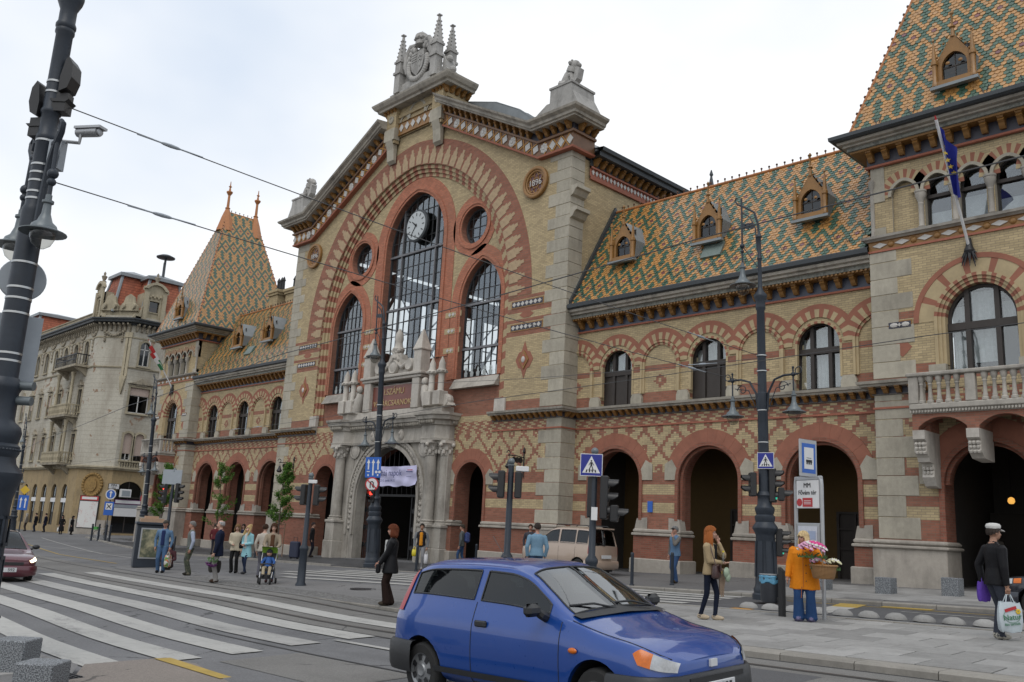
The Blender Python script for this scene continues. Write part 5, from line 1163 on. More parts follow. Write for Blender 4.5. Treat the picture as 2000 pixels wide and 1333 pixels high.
# near pavement by the big mast, pinkish patch and drain
np_=quad('near_pavement',[(12,-23.9),(25.3,-23.25),(26.3,-23.7),(27.5,-24.6),(28,-32),(12,-32)],m_isl,0.006,gz)
quad('pinkish_pavement',[(25.35,-23.2),(25.45,-22.25),(26.2,-22.2),(27.6,-22.5),(40,-22.7),(40,-32),(27.6,-32),(27.4,-24.4),(26.2,-23.6)],m_brownasph,0.008,gz)
quad('yellow_marking',[(25.5,-22.42),(25.56,-22.24),(27.4,-22.36),(27.4,-22.5)],m_yellow,0.016,gz)
j=0;y=-24.0
while y > -25.6:
    x=23.6+(0.1 if j % 2 else 0)
    while x < 26.2:
        if x-25.2 < (-23.5-y)*0.6:slab(x,x+0.2,y-0.2,y,lambda a,b:gz(a,b)+0.02,np_,random.choice(m_slabs),'paving_sett',0.004,0.02)
        x+=0.2
    y -= 0.2;j+=1
gr=thing('drain_grate','dark cast iron street drain grate beside the two granite blocks','drain',(26.15,-23.75,gz(26.15,-23.75)+0.012),0.15)
mb=MB();mb.box(-0.2,0.2,-0.2,0.2,0,0.008);mb.build('grate_frame',m_iron,gr)
for k in range(7):mb=MB();mb.box(-0.18,0.18,-0.17+k*0.054,-0.15+k*0.054,0.008,0.02);mb.build('grate_bar',m_iron,gr)
mh=thing('manhole_cover','round iron manhole cover in the island near the woman in black','manhole',(17.0,-13.26,gz(17,-13.26)+0.014));mb=MB();mb.lathe([(0.36,0),(0.36,0.012),(0.3,0.012),(0.3,0.006),(0.02,0.008)],(0,0,0),24);mb.build('cover',m_iron,mh)
# half-domes along the tram lane
for k in range(11):
    x=25.9+k*0.55;dm=MB();dm.lathe([(0.21,0),(0.2,0.04),(0.16,0.085),(0.08,0.12),(0.01,0.125)],(0,0,0),18)
    tag(dm.build('lane_divider_dome',m_slab,None,True,(x,-9.05,zroad(x,-9.05)+0.01)),'%s low round concrete dome in the lane divider row, counting from the litter bin' % ('first','second','third','fourth','fifth','sixth','seventh','eighth','ninth','tenth','eleventh')[k],'lane divider','concrete lane divider domes')
# ------------------------------------------------------------ corner apartment house across the side street
m_plast=Mat('peeling_cream_plaster',(0.44,0.415,0.35),0.9,spec=0.2);x_,y_,z_=m_plast.pos()
n1=m_plast.noise(0.8,6,0.6);n2=m_plast.noise(0.33,6,0.62,stretch=(1,1,0.4));n3=m_plast.noise(6,4);ln=((z_/0.42).fract() < 0.07)*(z_ > 5.4)*(z_ < 16)
cc=m_plast.scale(m_plast.mix(0.0,(0.44,0.415,0.35),(0.44,0.415,0.35)),(n3-0.5)*0.5+1.0);cc=m_plast.mix(((n2-0.45)*4).clamp()*0.72,cc,(0.20,0.17,0.13));cc=m_plast.mix(((n1-0.615)*60).clamp(),cc,(0.27,0.185,0.13));cc=m_plast.mix(ln*0.5,cc,(0.22,0.2,0.16));m_plast.base(cc);m_plast.bump(n3-ln,0.02,0.4);m_plast=m_plast.m
m_ochw=stone('ochre_ground_storey',(0.34,0.255,0.14),(0.10,0.085,0.06),0.6);m_trim=stone('ochre_trim',(0.36,0.315,0.225),(0.10,0.085,0.06),0.6);m_sooty=stone('sooty_ornament',(0.33,0.29,0.22),(0.05,0.045,0.04),0.9,sc=3)
def tilem(name,col,h=0.28,w=0.22):
    M=Mat(name,col,0.8);x,y,z=M.pos();row=(z/h).floor();u=(x+y)/w+row.mod(2.0)*0.5;fz=(z/h).fract();M.base(M.mix(((fz < 0.16).max(u.fract() < 0.08))*0.55,M.scale(M.mix(0.0,col,col),(M.white(u.floor(),row)-0.5)*0.4+1.0),(0.08,0.03,0.02)));M.bump(1.0-fz,0.05);return M.m
m_redtile=tilem('red_roof_tile',(0.31,0.095,0.05));m_browntile=tilem('brown_roof_tile',(0.13,0.065,0.05))
m_blind=plain('pinkish_roller_blind',(0.42,0.33,0.28),0.8);m_wwhite=plain('white_window_frame',(0.55,0.54,0.52),0.6)
apt=thing('apartment_house','peeling cream corner apartment house with red mansard roof left of the hall','building',(0,0,0))
A0,A1,A2,A3=Vector((-92,2.2)),Vector((-52.2,2.2)),Vector((-49.3,4.4)),Vector((-49.3,26))
def face(a,b):
    d=(b-a).normalized();n=Vector((d.y,-d.x));return (b-a).length,(lambda u,v,w:(a.x+d.x*u-n.x*w,a.y+d.y*u-n.y*w,v))
def afac(name,a,b,wins,parent=apt):
    L_,mp=face(a,b);lo=MB();up=MB()
    shop=[w for w in wins if w[2] < 5];upw=[w for w in wins if w[2] > 5]
    def hole(w):u,hw,z0,z1,arch=w[:5];return opening(hw,z0,z1-hw,hw,u,6) if arch else [(u-hw,z0),(u+hw,z0),(u+hw,z1),(u-hw,z1)]
    holed(lo,[(0,-1.6),(L_,-1.6),(L_,5.3),(0,5.3)],[hole(w) for w in shop],0,0.3,0,0,mp);o1=lo.build('ground_storey_wall',m_ochw,parent)
    holed(up,[(0,5.3),(L_,5.3),(L_,20.2),(0,20.2)],[hole(w) for w in upw],0,0.3,0,0,mp);o2=up.build('plaster_wall',m_plast,parent)
    for w in wins:
        u,hw,z0,z1,arch=w[:5];blind=w[5] if len(w) > 5 else 0;fr=w[6] if len(w) > 6 else m_frame
        m=MB();P=hole(w);xs=[p[0] for p in P]
        m.prism([(u-hw,z0),(u-hw+0.08,z0),(u-hw+0.08,z1),(u-hw,z1)],0.18,0.26,mp);m.prism([(u+hw-0.08,z0),(u+hw,z0),(u+hw,z1),(u+hw-0.08,z1)],0.18,0.26,mp);m.prism([(u-0.05,z0),(u+0.05,z0),(u+0.05,z1),(u-0.05,z1)],0.18,0.26,mp)
        zt=z0+(z1-z0)*0.68;m.prism([(u-hw,zt),(u+hw,zt),(u+hw,zt+0.09),(u-hw,zt+0.09)],0.18,0.26,mp);m.prism([(u-hw,z0),(u+hw,z0),(u+hw,z0+0.09),(u-hw,z0+0.09)],0.18,0.26,mp)
        wo=m.build('window',fr,parent);g=MB();g.add([mp(a_,b_,0.23) for a_,b_ in P],[tuple(range(len(P)))]);g.build('pane',m_glassd,wo)
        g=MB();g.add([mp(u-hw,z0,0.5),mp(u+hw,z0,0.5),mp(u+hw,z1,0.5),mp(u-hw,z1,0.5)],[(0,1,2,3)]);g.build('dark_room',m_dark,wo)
        if blind:g=MB();zb=z1-(z1-z0)*blind;g.prism([(u-hw+0.03,zb),(u+hw-0.03,zb),(u+hw-0.03,z1),(u-hw+0.03,z1)],0.12,0.15,mp);g.build('roller_blind',m_blind,wo)
        if z0 > 5:
            s_=MB();s_.prism([(u-hw-0.2,z0-0.16),(u+hw+0.2,z0-0.16),(u+hw+0.2,z0),(u-hw-0.2,z0)],-0.16,0.05,mp);s_.build('window_sill',m_trim,wo)
            s_=MB()
            for q in (-1,1):s_.prism(sorted([(u+q*hw,z0),(u+q*(hw+0.18),z0)])+sorted([(u+q*hw,z1),(u+q*(hw+0.18),z1)],reverse=True),-0.06,0.02,mp)
            if arch:I=pointed(hw,hw,6,u,z1-hw);O=pointed(hw+0.2,hw+0.2,6,u,z1-hw);[s_.prism([I[i],I[i+1],O[i+1],O[i]],-0.07,0.02,mp) for i in range(12)]
            else:s_.prism([(u-hw-0.18,z1),(u+hw+0.18,z1),(u+hw+0.18,z1+0.22),(u-hw-0.18,z1+0.22)],-0.06,0.02,mp)
            s_.build('window_surround',m_trim,wo)
            if not arch:s_=MB();s_.prism([(u-hw-0.3,z1+0.35),(u+hw+0.3,z1+0.35),(u+hw*0.5,z1+0.6),(u,z1+0.95),(u-hw*0.5,z1+0.6)],-0.22,0.0,mp);s_.prism([(u-hw*0.6,z1+0.2),(u+hw*0.6,z1+0.2),(u+hw*0.4,z1+0.5),(u-hw*0.4,z1+0.5)],-0.14,0,mp);s_.build('window_hood',m_sooty,wo)
    return L_,mp,o1,o2
ux=lambda x:x+92
cols=[-54.8-3.0*k for k in range(12)]
fw=[]
for k,x in enumerate(cols):
    fw+=[(ux(x),0.52,15.65,17.85,1),(ux(x),0.5,10.75,13.0,0,0.55 if k in (3,5,6) else 0.0),(ux(x),0.5,6.2,8.6,0,0.6 if k in (1,4,5) else 0.0),(ux(x-0.2),0.75,-0.2,3.75,1)]
Lf_,mpf,fg,fu_=afac('front',A0,A1,fw)
Lc,mpc,cg,cu_=afac('corner',A1,A2,[])
Lr_,mpr,rg,ru_=afac('side',A2,A3,[(1.4,0.5,15.35,17.75,1,0,m_wwhite),(1.45,0.95,10.75,13.2,0,0.3,m_wwhite),(0.95,0.42,6.2,8.8,1,0.75,m_wwhite),(2.05,0.42,6.2,8.8,1,0.8),(1.75,1.3,-0.6,4.25,1)]+[(u,0.5,z,z+2.4,0) for u in (5.5,8.5,11.5,14.5,17.5) for z in (6.2,10.8,15.3)])
ap=[(A0.x,A0.y,0,0,-1),(A1.x,A1.y,0,0.27,-1),(A2.x,A2.y,0,1,-0.45),(A3.x,A3.y,0,1,0)]
zz=lambda z:[(a,b,z,c,d) for a,b,_,c,d in ap]
m=MB();sweep(m,zz(5.2),[(0,0),(0.2,0.02),(0.25,0.14),(0.35,0.18),(0.35,0.3),(0,0.36)]);m.build('string_course',m_trim,apt)
m=MB();sweep(m,zz(15.0),[(0,0),(0.08,0),(0.12,0.12),(0,0.16)]);sweep(m,zz(17.95),[(0,0),(0.06,0.02),(0.06,0.14),(0,0.16)]);m.build('string_course',m_trim,apt)
m=MB();sweep(m,zz(19.2),[(0,0),(0.1,0.02),(0.14,0.2),(0.7,0.26),(0.75,0.42),(0.9,0.5),(0.92,0.62),(0.1,0.75)]);crn=m.build('cornice',m_lead,apt)
def brk(mp,u,z,parent):b=MB();b.prism([(0,0),(-0.6,0),(-0.55,-0.15),(-0.25,-0.3),(-0.15,-0.7),(0,-0.75)],u-0.09,u+0.09,lambda p,q,r:mp(r,z+q,p));b.build('bracket',m_sooty,parent)
for k in range(42):brk(mpf,Lf_-0.25-k*0.5,19.35,crn)
for k in range(7):brk(mpc,0.3+k*0.5,19.35,crn)
for k in range(12):brk(mpr,0.3+k*0.5,19.35,crn)
m=MB()                                                # festoons and pilaster ornament
for k,x in enumerate(cols[:8]):
    for q in range(7):m.ball(mpf(ux(x)+1.5-0.6+q*0.2,18.5-0.25*sin(pi*q/6),-0.06),(0.16,0.12,0.16),6,4)
    for q in range(4):m.ball(mpf(ux(x)+1.5,17.9-q*0.35,-0.05),(0.2,0.1,0.2),6,4)
m.build('festoon_frieze',m_sooty,apt)['kind']='stuff'
m=MB()
for q in range(9):m.ball(mpc(0.7+q*0.24,18.55-0.4*sin(pi*q/8),-0.08),(0.17,0.17,0.15),6,4)
for q in (0.75,2.6):
    for j in range(4):m.ball(mpc(q,18.3-j*0.22,-0.06),(0.13,0.13,0.14),6,4)
m.build('festoon',m_sooty,apt)
m=MB()
for u0 in (3.15,3.5):
    m.prism([(u0-0.13,14.2),(u0+0.13,14.2),(u0+0.13,18.0),(u0-0.13,18.0)],-0.12,0,mpc);m.prism([(u0-0.18,18.0),(u0+0.18,18.0),(u0+0.22,18.5),(u0-0.22,18.5)],-0.18,0,mpc)
m.prism([(2.95,13.9),(3.6,13.9),(3.6,14.2),(2.95,14.2)],-0.2,0,mpc);m.prism([(3.0,13.9),(3.55,13.9),(3.4,12.9),(3.28,12.4),(3.15,12.9)],-0.22,0,mpc);m.build('pilaster',m_trim,apt)
# parapet with scrolls and the two stone dormers
m=MB();sweep(m,[(a-c*0.25,b-d*0.25,19.9,c,d) for a,b,_,c,d in ap],[(0,0),(0.02,0),(0.02,0.85),(0.1,0.9),(0.1,1.0),(-0.2,1.0)]);m.build('parapet',m_trim,apt)
def gdorm(mp,u,w,z0,z1,dep):
    m=MB();holed(m,[(u-w,z0),(u+w,z0),(u+w,z1-1.0),(u+w*1.15,z1-0.9),(u+w*1.1,z1-0.55),(u+w*0.6,z1-0.3),(u+w*0.3,z1),(u-w*0.3,z1),(u-w*0.6,z1-0.3),(u-w*1.1,z1-0.55),(u-w*1.15,z1-0.9),(u-w,z1-1.0)],[[(u-w*0.42,z0+0.35),(u+w*0.42,z0+0.35),(u+w*0.42,z0+2.0),(u-w*0.42,z0+2.0)]],0.1,0.3,0,0,mp)
    for q in (-1,1):m.prism([(u+q*w*0.6,z0),(u+q*w*0.95,z0),(u+q*w*0.95,z1-1.1),(u+q*w*0.6,z1-1.1)],-0.08,0.1,mp);m.prism([(u+q*w,z0),(u+q*(w+0.8),z0),(u+q*(w+0.7),z0+0.35),(u+q*(w+0.25),z0+0.5),(u+q*w,z0+1.3)],0.0,0.25,mp)
    I=pointed(w*0.75,0.5,6,u,z1-0.75);O=pointed(w*1.05,0.75,6,u,z1-0.75)
    for i in range(12):m.prism([I[i],I[i+1],O[i+1],O[i]],-0.15,0.2,mp)
    for q in range(6):m.ball(mp(u-0.5+q*0.2,z0+2.35+0.15*(q % 2),0.02),(0.14,0.1,0.14),6,4)
    m.prism([(u-w*0.85,z0+0.3),(u-w*0.85+0.02,z0+0.3),(u-w*0.85+0.02,z1-1.1),(u-w*0.85,z1-1.1)],0.3,dep,mp);m.prism([(u+w*0.85,z0+0.3),(u+w*0.85+0.02,z0+0.3),(u+w*0.85+0.02,z1-1.1),(u+w*0.85,z1-1.1)],0.3,dep,mp)
    o=m.build('stone_dormer',m_trim,apt);g=MB();g.add([mp(a_,b_,0.36) for a_,b_ in ((u-w*0.42,z0+0.35),(u+w*0.42,z0+0.35),(u+w*0.42,z0+2.0),(u-w*0.42,z0+2.0))],[(0,1,2,3)]);g.build('pane',m_glassd,o);g=MB();g.add([mp(a_,b_,0.45) for a_,b_ in ((u-w*0.8,z0),(u+w*0.8,z0),(u+w*0.8,z1-1),(u-w*0.8,z1-1))],[(0,1,2,3)]);g.build('dark_room',m_dark,o)
    g=MB();c0=mp(u,z1,0.2);g.lathe([(0.3,0),(0.12,0.1),(0.22,0.35),(0.28,0.55),(0.1,0.65),(0.12,0.9),(0.02,1.05)],c0,10);g.build('urn',m_sooty,o)
gdorm(mpr,1.7,1.15,20.0,23.9,2.2);gdorm(mpf,ux(-53.6),1.0,20.0,23.9,2.2)
for mp,u in ((mpc,0.75),(mpc,2.75)):
    m=MB();m.prism([(u-0.95,20.7),(u+0.95,20.7),(u+0.9,21.2),(u+0.6,21.5),(u+0.45,22.1),(u,22.4),(u-0.45,22.1),(u-0.6,21.5),(u-0.9,21.2)],0.0,0.3,mp)
    for q in (-1,1):m.lathe([(0.12,-0.1),(0.3,-0.1),(0.3,0.05),(0.12,0.05)],mp(u+q*0.55,21.15,-0.02),10,ax='y')
    m.build('parapet_scroll',m_trim,apt)
# roofs
def mansard(x0,x1,y0,y1,z0,z1,ins,mat,name='mansard_roof'):
    m=MB();m.add([(x0,y0,z0),(x1,y0,z0),(x1,y1,z0),(x0,y1,z0),(x0+ins,y0+ins,z1),(x1-ins,y0+ins,z1),(x1-ins,y1-ins,z1),(x0+ins,y1-ins,z1)],[(0,1,5,4),(1,2,6,5),(2,3,7,6),(3,0,4,7)]);o=m.build(name,mat,apt)
    m=MB()
    for a,b in ((0,4),(1,5),(2,6),(3,7)):
        P=[(x0,y0,z0),(x1,y0,z0),(x1,y1,z0),(x0,y1,z0),(x0+ins,y0+ins,z1),(x1-ins,y0+ins,z1),(x1-ins,y1-ins,z1),(x0+ins,y1-ins,z1)];m.tube([P[a],P[b]],0.16,6)
    m.box(x0+ins-0.35,x1-ins+0.35,y0+ins-0.35,y1-ins+0.35,z1-0.05,z1+0.28);c=Vector(((x0+x1)/2,(y0+y1)/2,z1+0.95));q=[(x0+ins-0.3,y0+ins-0.3,z1+0.28),(x1-ins+0.3,y0+ins-0.3,z1+0.28),(x1-ins+0.3,y1-ins+0.3,z1+0.28),(x0+ins-0.3,y1-ins+0.3,z1+0.28),tuple(c)];m.add(q,[(0,1,4),(1,2,4),(2,3,4),(3,0,4)]);m.build('roof_edging',m_zinc,o)
mansard(-55.6,-51.4,2.9,7.4,20.6,24.6,0.75,m_redtile);mansard(-53.6,-49.6,5.0,9.4,20.6,24.4,0.7,m_redtile)
mansard(-82,-75.5,2.6,9,20.6,23.8,0.8,m_redtile);mansard(-53,-49.7,9.4,26,20.5,22.8,0.9,m_redtile)
m=MB();m.add([(-76,2.6,20.5),(-55,2.6,20.5),(-55,6.2,23.0),(-76,6.2,23.0)],[(0,1,2,3)]);m.add([(-76,6.2,23.0),(-55,6.2,23.0),(-55,12,23.4),(-76,12,23.4)],[(0,1,2,3)]);m.add([(-92,2.6,20.5),(-82,2.6,20.5),(-82,6.2,23.0),(-92,6.2,23.0)],[(0,1,2,3)]);m.box(-92,-50,6,25,5,20.6);rf=m.build('long_roof',m_browntile,apt)
for x in (-59,-63.5,-68):m=MB();m.obox((x,4.0,21.62),(0.35,0,0),(0,0.5,0.35),(0,-0.04,0.06));m.build('skylight',m_zinc,rf)
m=MB();m.lathe([(0.13,24.3),(0.11,27.0),(0.9,27.1),(0.92,27.2),(0.5,27.4),(0.1,27.5)],(-51.0,7.2,0),16)
for k in range(8):m.tube([(-51.35,7.2,25.0+k*0.22),(-51.1,7.2,25.0+k*0.22)],0.02,4)
m.tube([(-51.35,7.2,24.9),(-51.35,7.2,26.7)],0.025,4);m.build('siren_mast',m_lead,apt,True)
m=MB();m.box(-50.6,-49.9,10.2,11.4,22.8,24.2);m.box(-50.8,-49.7,10.0,11.6,24.2,24.4);m.build('chimney_stack',m_sooty,apt)
# balconies on the corner bay of the front
def balcony(x0,x1,z,iron):
    m=MB();m.box(x0,x1,0.9,2.2,z-0.22,z);m.prism([(0.95,z-0.22),(2.2,z-0.22),(2.2,z-1.1),(1.8,z-0.75)],x0+0.3,x0+0.7,YZP);m.prism([(0.95,z-0.22),(2.2,z-0.22),(2.2,z-1.1),(1.8,z-0.75)],x1-0.7,x1-0.3,YZP);o=m.build('balcony',m_sooty,apt)
    n=int((x1-x0)/0.24)
    m=MB();m.box(x0,x1,0.92,1.0,z+0.95,z+1.05);m.box(x0,x0+0.08,1.0,2.2,z+0.95,z+1.05);m.box(x1-0.08,x1,1.0,2.2,z+0.95,z+1.05);m.build('handrail',m_iron if iron else m_trim,o)
    bm=MB();bm.tube([(0,0,0),(0,0,0.95)],0.025,5) if iron else bm.lathe([(0.09,0),(0.05,0.2),(0.09,0.5),(0.05,0.8),(0.09,0.95)],(0,0,0),8)
    if iron:bm.lathe([(0.07,-0.02),(0.1,0),(0.07,0.02)],(0,0,0.5),8,ax='y')
    me=bm.mesh('baluster',m_iron if iron else m_trim)
    for k in range(n+1):obj('baluster',me,o,(x0+0.08+(x1-x0-0.16)*k/n,0.96,z))
    for k in range(5):obj('baluster',me,o,(x1-0.04,1.1+k*0.24,z))
balcony(-59.6,-53.6,15.3,True);balcony(-59.4,-54.4,10.4,False);balcony(-59.4,-54.4,5.75,False)
for z in (5.8,10.5):
    for x in (-59.0,-54.9):m=MB();m.lathe([(0.22,0),(0.22,0.15),(0.16,0.25),(0.14,3.6),(0.2,3.8),(0.25,4.1)],(0,0,0),12);m.build('column',m_trim,apt,True,(x,1.35,z))
m=MB();L2=2.3                                      # balustrade under the arched pair on the side face
m.prism([(0.3,6.05),(2.75,6.05),(2.75,6.15),(0.3,6.15)],-0.3,0.0,mpr);m.build('handrail',m_trim,apt)
for k in range(10):m=MB();m.lathe([(0.08,5.5),(0.05,5.7),(0.08,5.85),(0.05,6.05)],mpr(0.42+k*0.24,0,-0.16),8);m.build('baluster',m_trim,apt)
# cartouche, posters, street plate and shop front
m=MB();c0=mpc(1.75,3.75,-0.05)
dirc=(A2-A1).normalized();
for k in range(24):a=k*pi/12;m.ball(mpc(1.75+0.95*cos(a),3.75+1.0*sin(a),-0.08),(0.17,0.17,0.17),6,4)
m.prism([(1.75+0.85*cos(k*pi/12),3.75+0.9*sin(k*pi/12)) for k in range(24)],-0.1,0.0,mpc);m.prism([(1.75+0.5*cos(k*pi/12),3.75+0.62*sin(k*pi/12)) for k in range(24)],-0.2,-0.1,mpc);m.build('round_cartouche',stone('gilded_brown_stucco',(0.30,0.19,0.07),(0.06,0.04,0.02),0.7,sc=4),apt)
def board(label,name,mp,u0,u1,z0,z1,w0,mats,bands,cat='sign'):
    m=MB();m.prism([(u0,z0),(u1,z0),(u1,z1),(u0,z1)],w0,w0+0.08,mp,0)
    for (a,b,c_,d,i) in bands:m.prism([(u0+(u1-u0)*a,z0+(z1-z0)*b),(u0+(u1-u0)*c_,z0+(z1-z0)*b),(u0+(u1-u0)*c_,z0+(z1-z0)*d),(u0+(u1-u0)*a,z0+(z1-z0)*d)],w0-0.012-0.004*i,w0+0.01,mp,i)
    return tag(m.build(name,mats),label,cat)
pm=Mat('printed_street_map',(0.6,0.6,0.58),0.6);pm.pos();a=pm.noise(1.6,6);b=pm.noise(9,4);pm.base(pm.mix(((a-0.5)*5).clamp()*((b-0.45)*5).clamp(),(0.60,0.60,0.58),(0.45,0.18,0.16)));m_map=pm.m
m_signw=plain('white_sign_sheet',(0.62,0.62,0.62),0.5,vary=0.06);m_signr=plain('red_sign_sheet',(0.42,0.03,0.03),0.5,vary=0.06);m_black=plain('black_paint',(0.015,0.015,0.016),0.5,vary=0.1);m_signp=plain('purple_sign_sheet',(0.10,0.02,0.09),0.5,vary=0.06);m_blue=plain('blue_sign_sheet',(0.015,0.10,0.42),0.45,vary=0.06);m_grey=plain('light_grey_sheet',(0.30,0.33,0.36),0.5,0.2,vary=0.08)
board('tall framed street map poster with red header on the chamfered house corner','map_poster',mpc,0.75,2.75,-0.25,2.75,-0.14,[m_black,m_map,m_signr,m_signw],[(0.04,0.02,0.96,0.82,1),(0.04,0.85,0.96,0.98,2),(0.12,0.88,0.88,0.955,3)],'poster')
board('shop fascia with purple band and banner across the arched shop window','shop_sign',mpr,0.5,3.0,0.95,2.55,-0.05,[m_black,m_signp,m_signw,m_grey],[(0.0,0.72,1,1,1),(0.03,0.77,0.97,0.95,2),(0.02,0.02,0.98,0.5,2),(0.0,0.52,1,0.70,3)])
o=board('small white street name plate reading PIPA above the corner shop','street_plate',mpr,-0.25,0.75,3.45,3.95,-0.06,[m_black,m_signw],[(0.04,0.06,0.96,0.94,1)])
t=obj('lettering',text_mesh('PIPA',0.3,0.004,m_black),o,mpr(0.25,3.78,-0.09),(pi/2,0,pi/2));t=obj('lettering',text_mesh('UTCA',0.14,0.004,m_black),o,mpr(0.25,3.55,-0.09),(pi/2,0,pi/2))
for k,x in enumerate(cols[:4]):
    m=MB();m.prism([(ux(x-0.2)-0.72,2.0),(ux(x-0.2)+0.72,2.0),(ux(x-0.2)+0.72,2.4),(ux(x-0.2)-0.72,2.4)],0.02,0.12,mpf);tag(m.build('shop_sign',m_signw),'white fascia strip over the %s arched shop door counting from the house corner' % ('first','second','third','fourth')[k],'sign')
pl=MB();pl.prism([(0.0,-1.5),(Lc,-1.5),(Lc,0.55),(0.0,0.55)],-0.1,0.0,mpc);pl.build('stone_plinth',m_stoned,apt);pl=MB();pl.prism([(0,-1.5),(0.4,-1.5),(0.4,0.55),(0,0.55)],-0.1,0,mpr);pl.build('stone_plinth',m_stoned,apt)
ac_=thing('air_conditioner','white air conditioner box above the corner shop banner','appliance',mpr(1.35,2.75,-0.15));m=MB();m.bbox(-0.2,0.2,-0.5,0.5,0,0.75,0.03);m.build('casing',m_signw,ac_);m=MB();m.box(0.2,0.21,-0.38,0.38,0.1,0.62);m.build('grille',m_grey,ac_)
# ------------------------------------------------------------ street furniture
m_pole=plain('blue_grey_cast_iron_paint',(0.024,0.031,0.042),0.45,0,0.35,vary=0.3,sc=3,bump=0.004);m_steelband=plain('steel_band',(0.45,0.46,0.46),0.35,0.8,vary=0.1)
m_lampgrey=plain('grey_lamp_enamel',(0.12,0.14,0.15),0.4,0.2,vary=0.15);m_bowl=glassm('lamp_bowl_glass',(0.72,0.72,0.70),0.15)
m_rubber=plain('black_plastic',(0.014,0.014,0.015),0.45,vary=0.15);m_alu=plain('aluminium_post',(0.36,0.37,0.38),0.4,0.5,vary=0.1);m_wire=plain('overhead_wire',(0.05,0.05,0.052),0.5)
m_granite=Mat('speckled_granite',(0.17,0.18,0.19),0.6);m_granite.pos(True);a=m_granite.noise(70,3);b=m_granite.noise(3,4);m_granite.base(m_granite.mix(((a-0.42)*6).clamp(),(0.055,0.06,0.066),(0.25,0.265,0.28)));m_granite.bump(a,0.003);m_granite=m_granite.m
m_redlit=Mat('lit_red_lens',(0.3,0.01,0.01),0.3,emit=(1.0,0.05,0.03),es=3.0).m;m_greenlit=Mat('lit_green_lens',(0.01,0.2,0.15),0.3,emit=(0.05,0.75,0.5),es=0.7).m;m_lens=plain('dark_lens',(0.02,0.022,0.022),0.25)
G3=lambda x,y,h=0.0:(x,y,gz(x,y)+h)
def lantern(parent,loc,k=1.0):
    b=MB();b.lathe([(0.02,0.62),(0.05,0.6),(0.05,0.52),(0.09,0.5),(0.09,0.46),(0.06,0.44),(0.07,0.28),(0.12,0.14),(0.19,0.08),(0.21,0.02),(0.36,-0.04),(0.36,-0.055),(0.2,-0.03),(0.17,-0.02)],(0,0,0),20)
    o=b.build('lantern_hood',m_lampgrey,parent,True,loc);o.scale=(k,k,k)
    b=MB();b.lathe([(0.2,-0.04),(0.19,-0.14),(0.14,-0.25),(0.06,-0.31),(0.01,-0.32)],(0,0,0),16);b.build('lantern_bowl',m_bowl,o,True)
def scroll_arm(b,x0,z0,reach,drop,s,r=0.028):    # curved bracket from the shaft out to a lantern
    b.tube([(s*x0,0,z0-0.75),(s*(x0+0.04),0,z0-0.3),(s*(x0+reach*0.3),0,z0+0.02),(s*(x0+reach*0.65),0,z0+0.1),(s*(x0+reach+0.12),0,z0+0.1)],r,6)
    b.tube([(s*(x0+reach),0,z0+0.26),(s*(x0+reach),0,z0-drop)],r*0.7,6);b.ball((s*(x0+reach),0,z0+0.1),0.06,8,5);b.ball((s*(x0+reach),0,z0+0.27),0.035,6,4)
    P=[(s*(x0+reach+0.12+0.13*sin(t)*(1-t/9)),0,z0+0.1+0.13*(1-cos(t))*(1-t/9)) for t in [i*0.6 for i in range(12)]];b.tube(P,r*0.5,5)
    P=[(s*(x0+reach*0.6+0.15*cos(t)*(1-t/9)),0,z0-0.18+0.15*sin(t)*(1-t/9)) for t in [i*0.6 for i in range(13)]];b.tube(P,r*0.45,5)
    b.tube([(s*(x0+0.06),0,z0-0.65),(s*(x0+reach*0.35),0,z0-0.2),(s*(x0+reach*0.9),0,z0-0.12)],r*0.45,5)
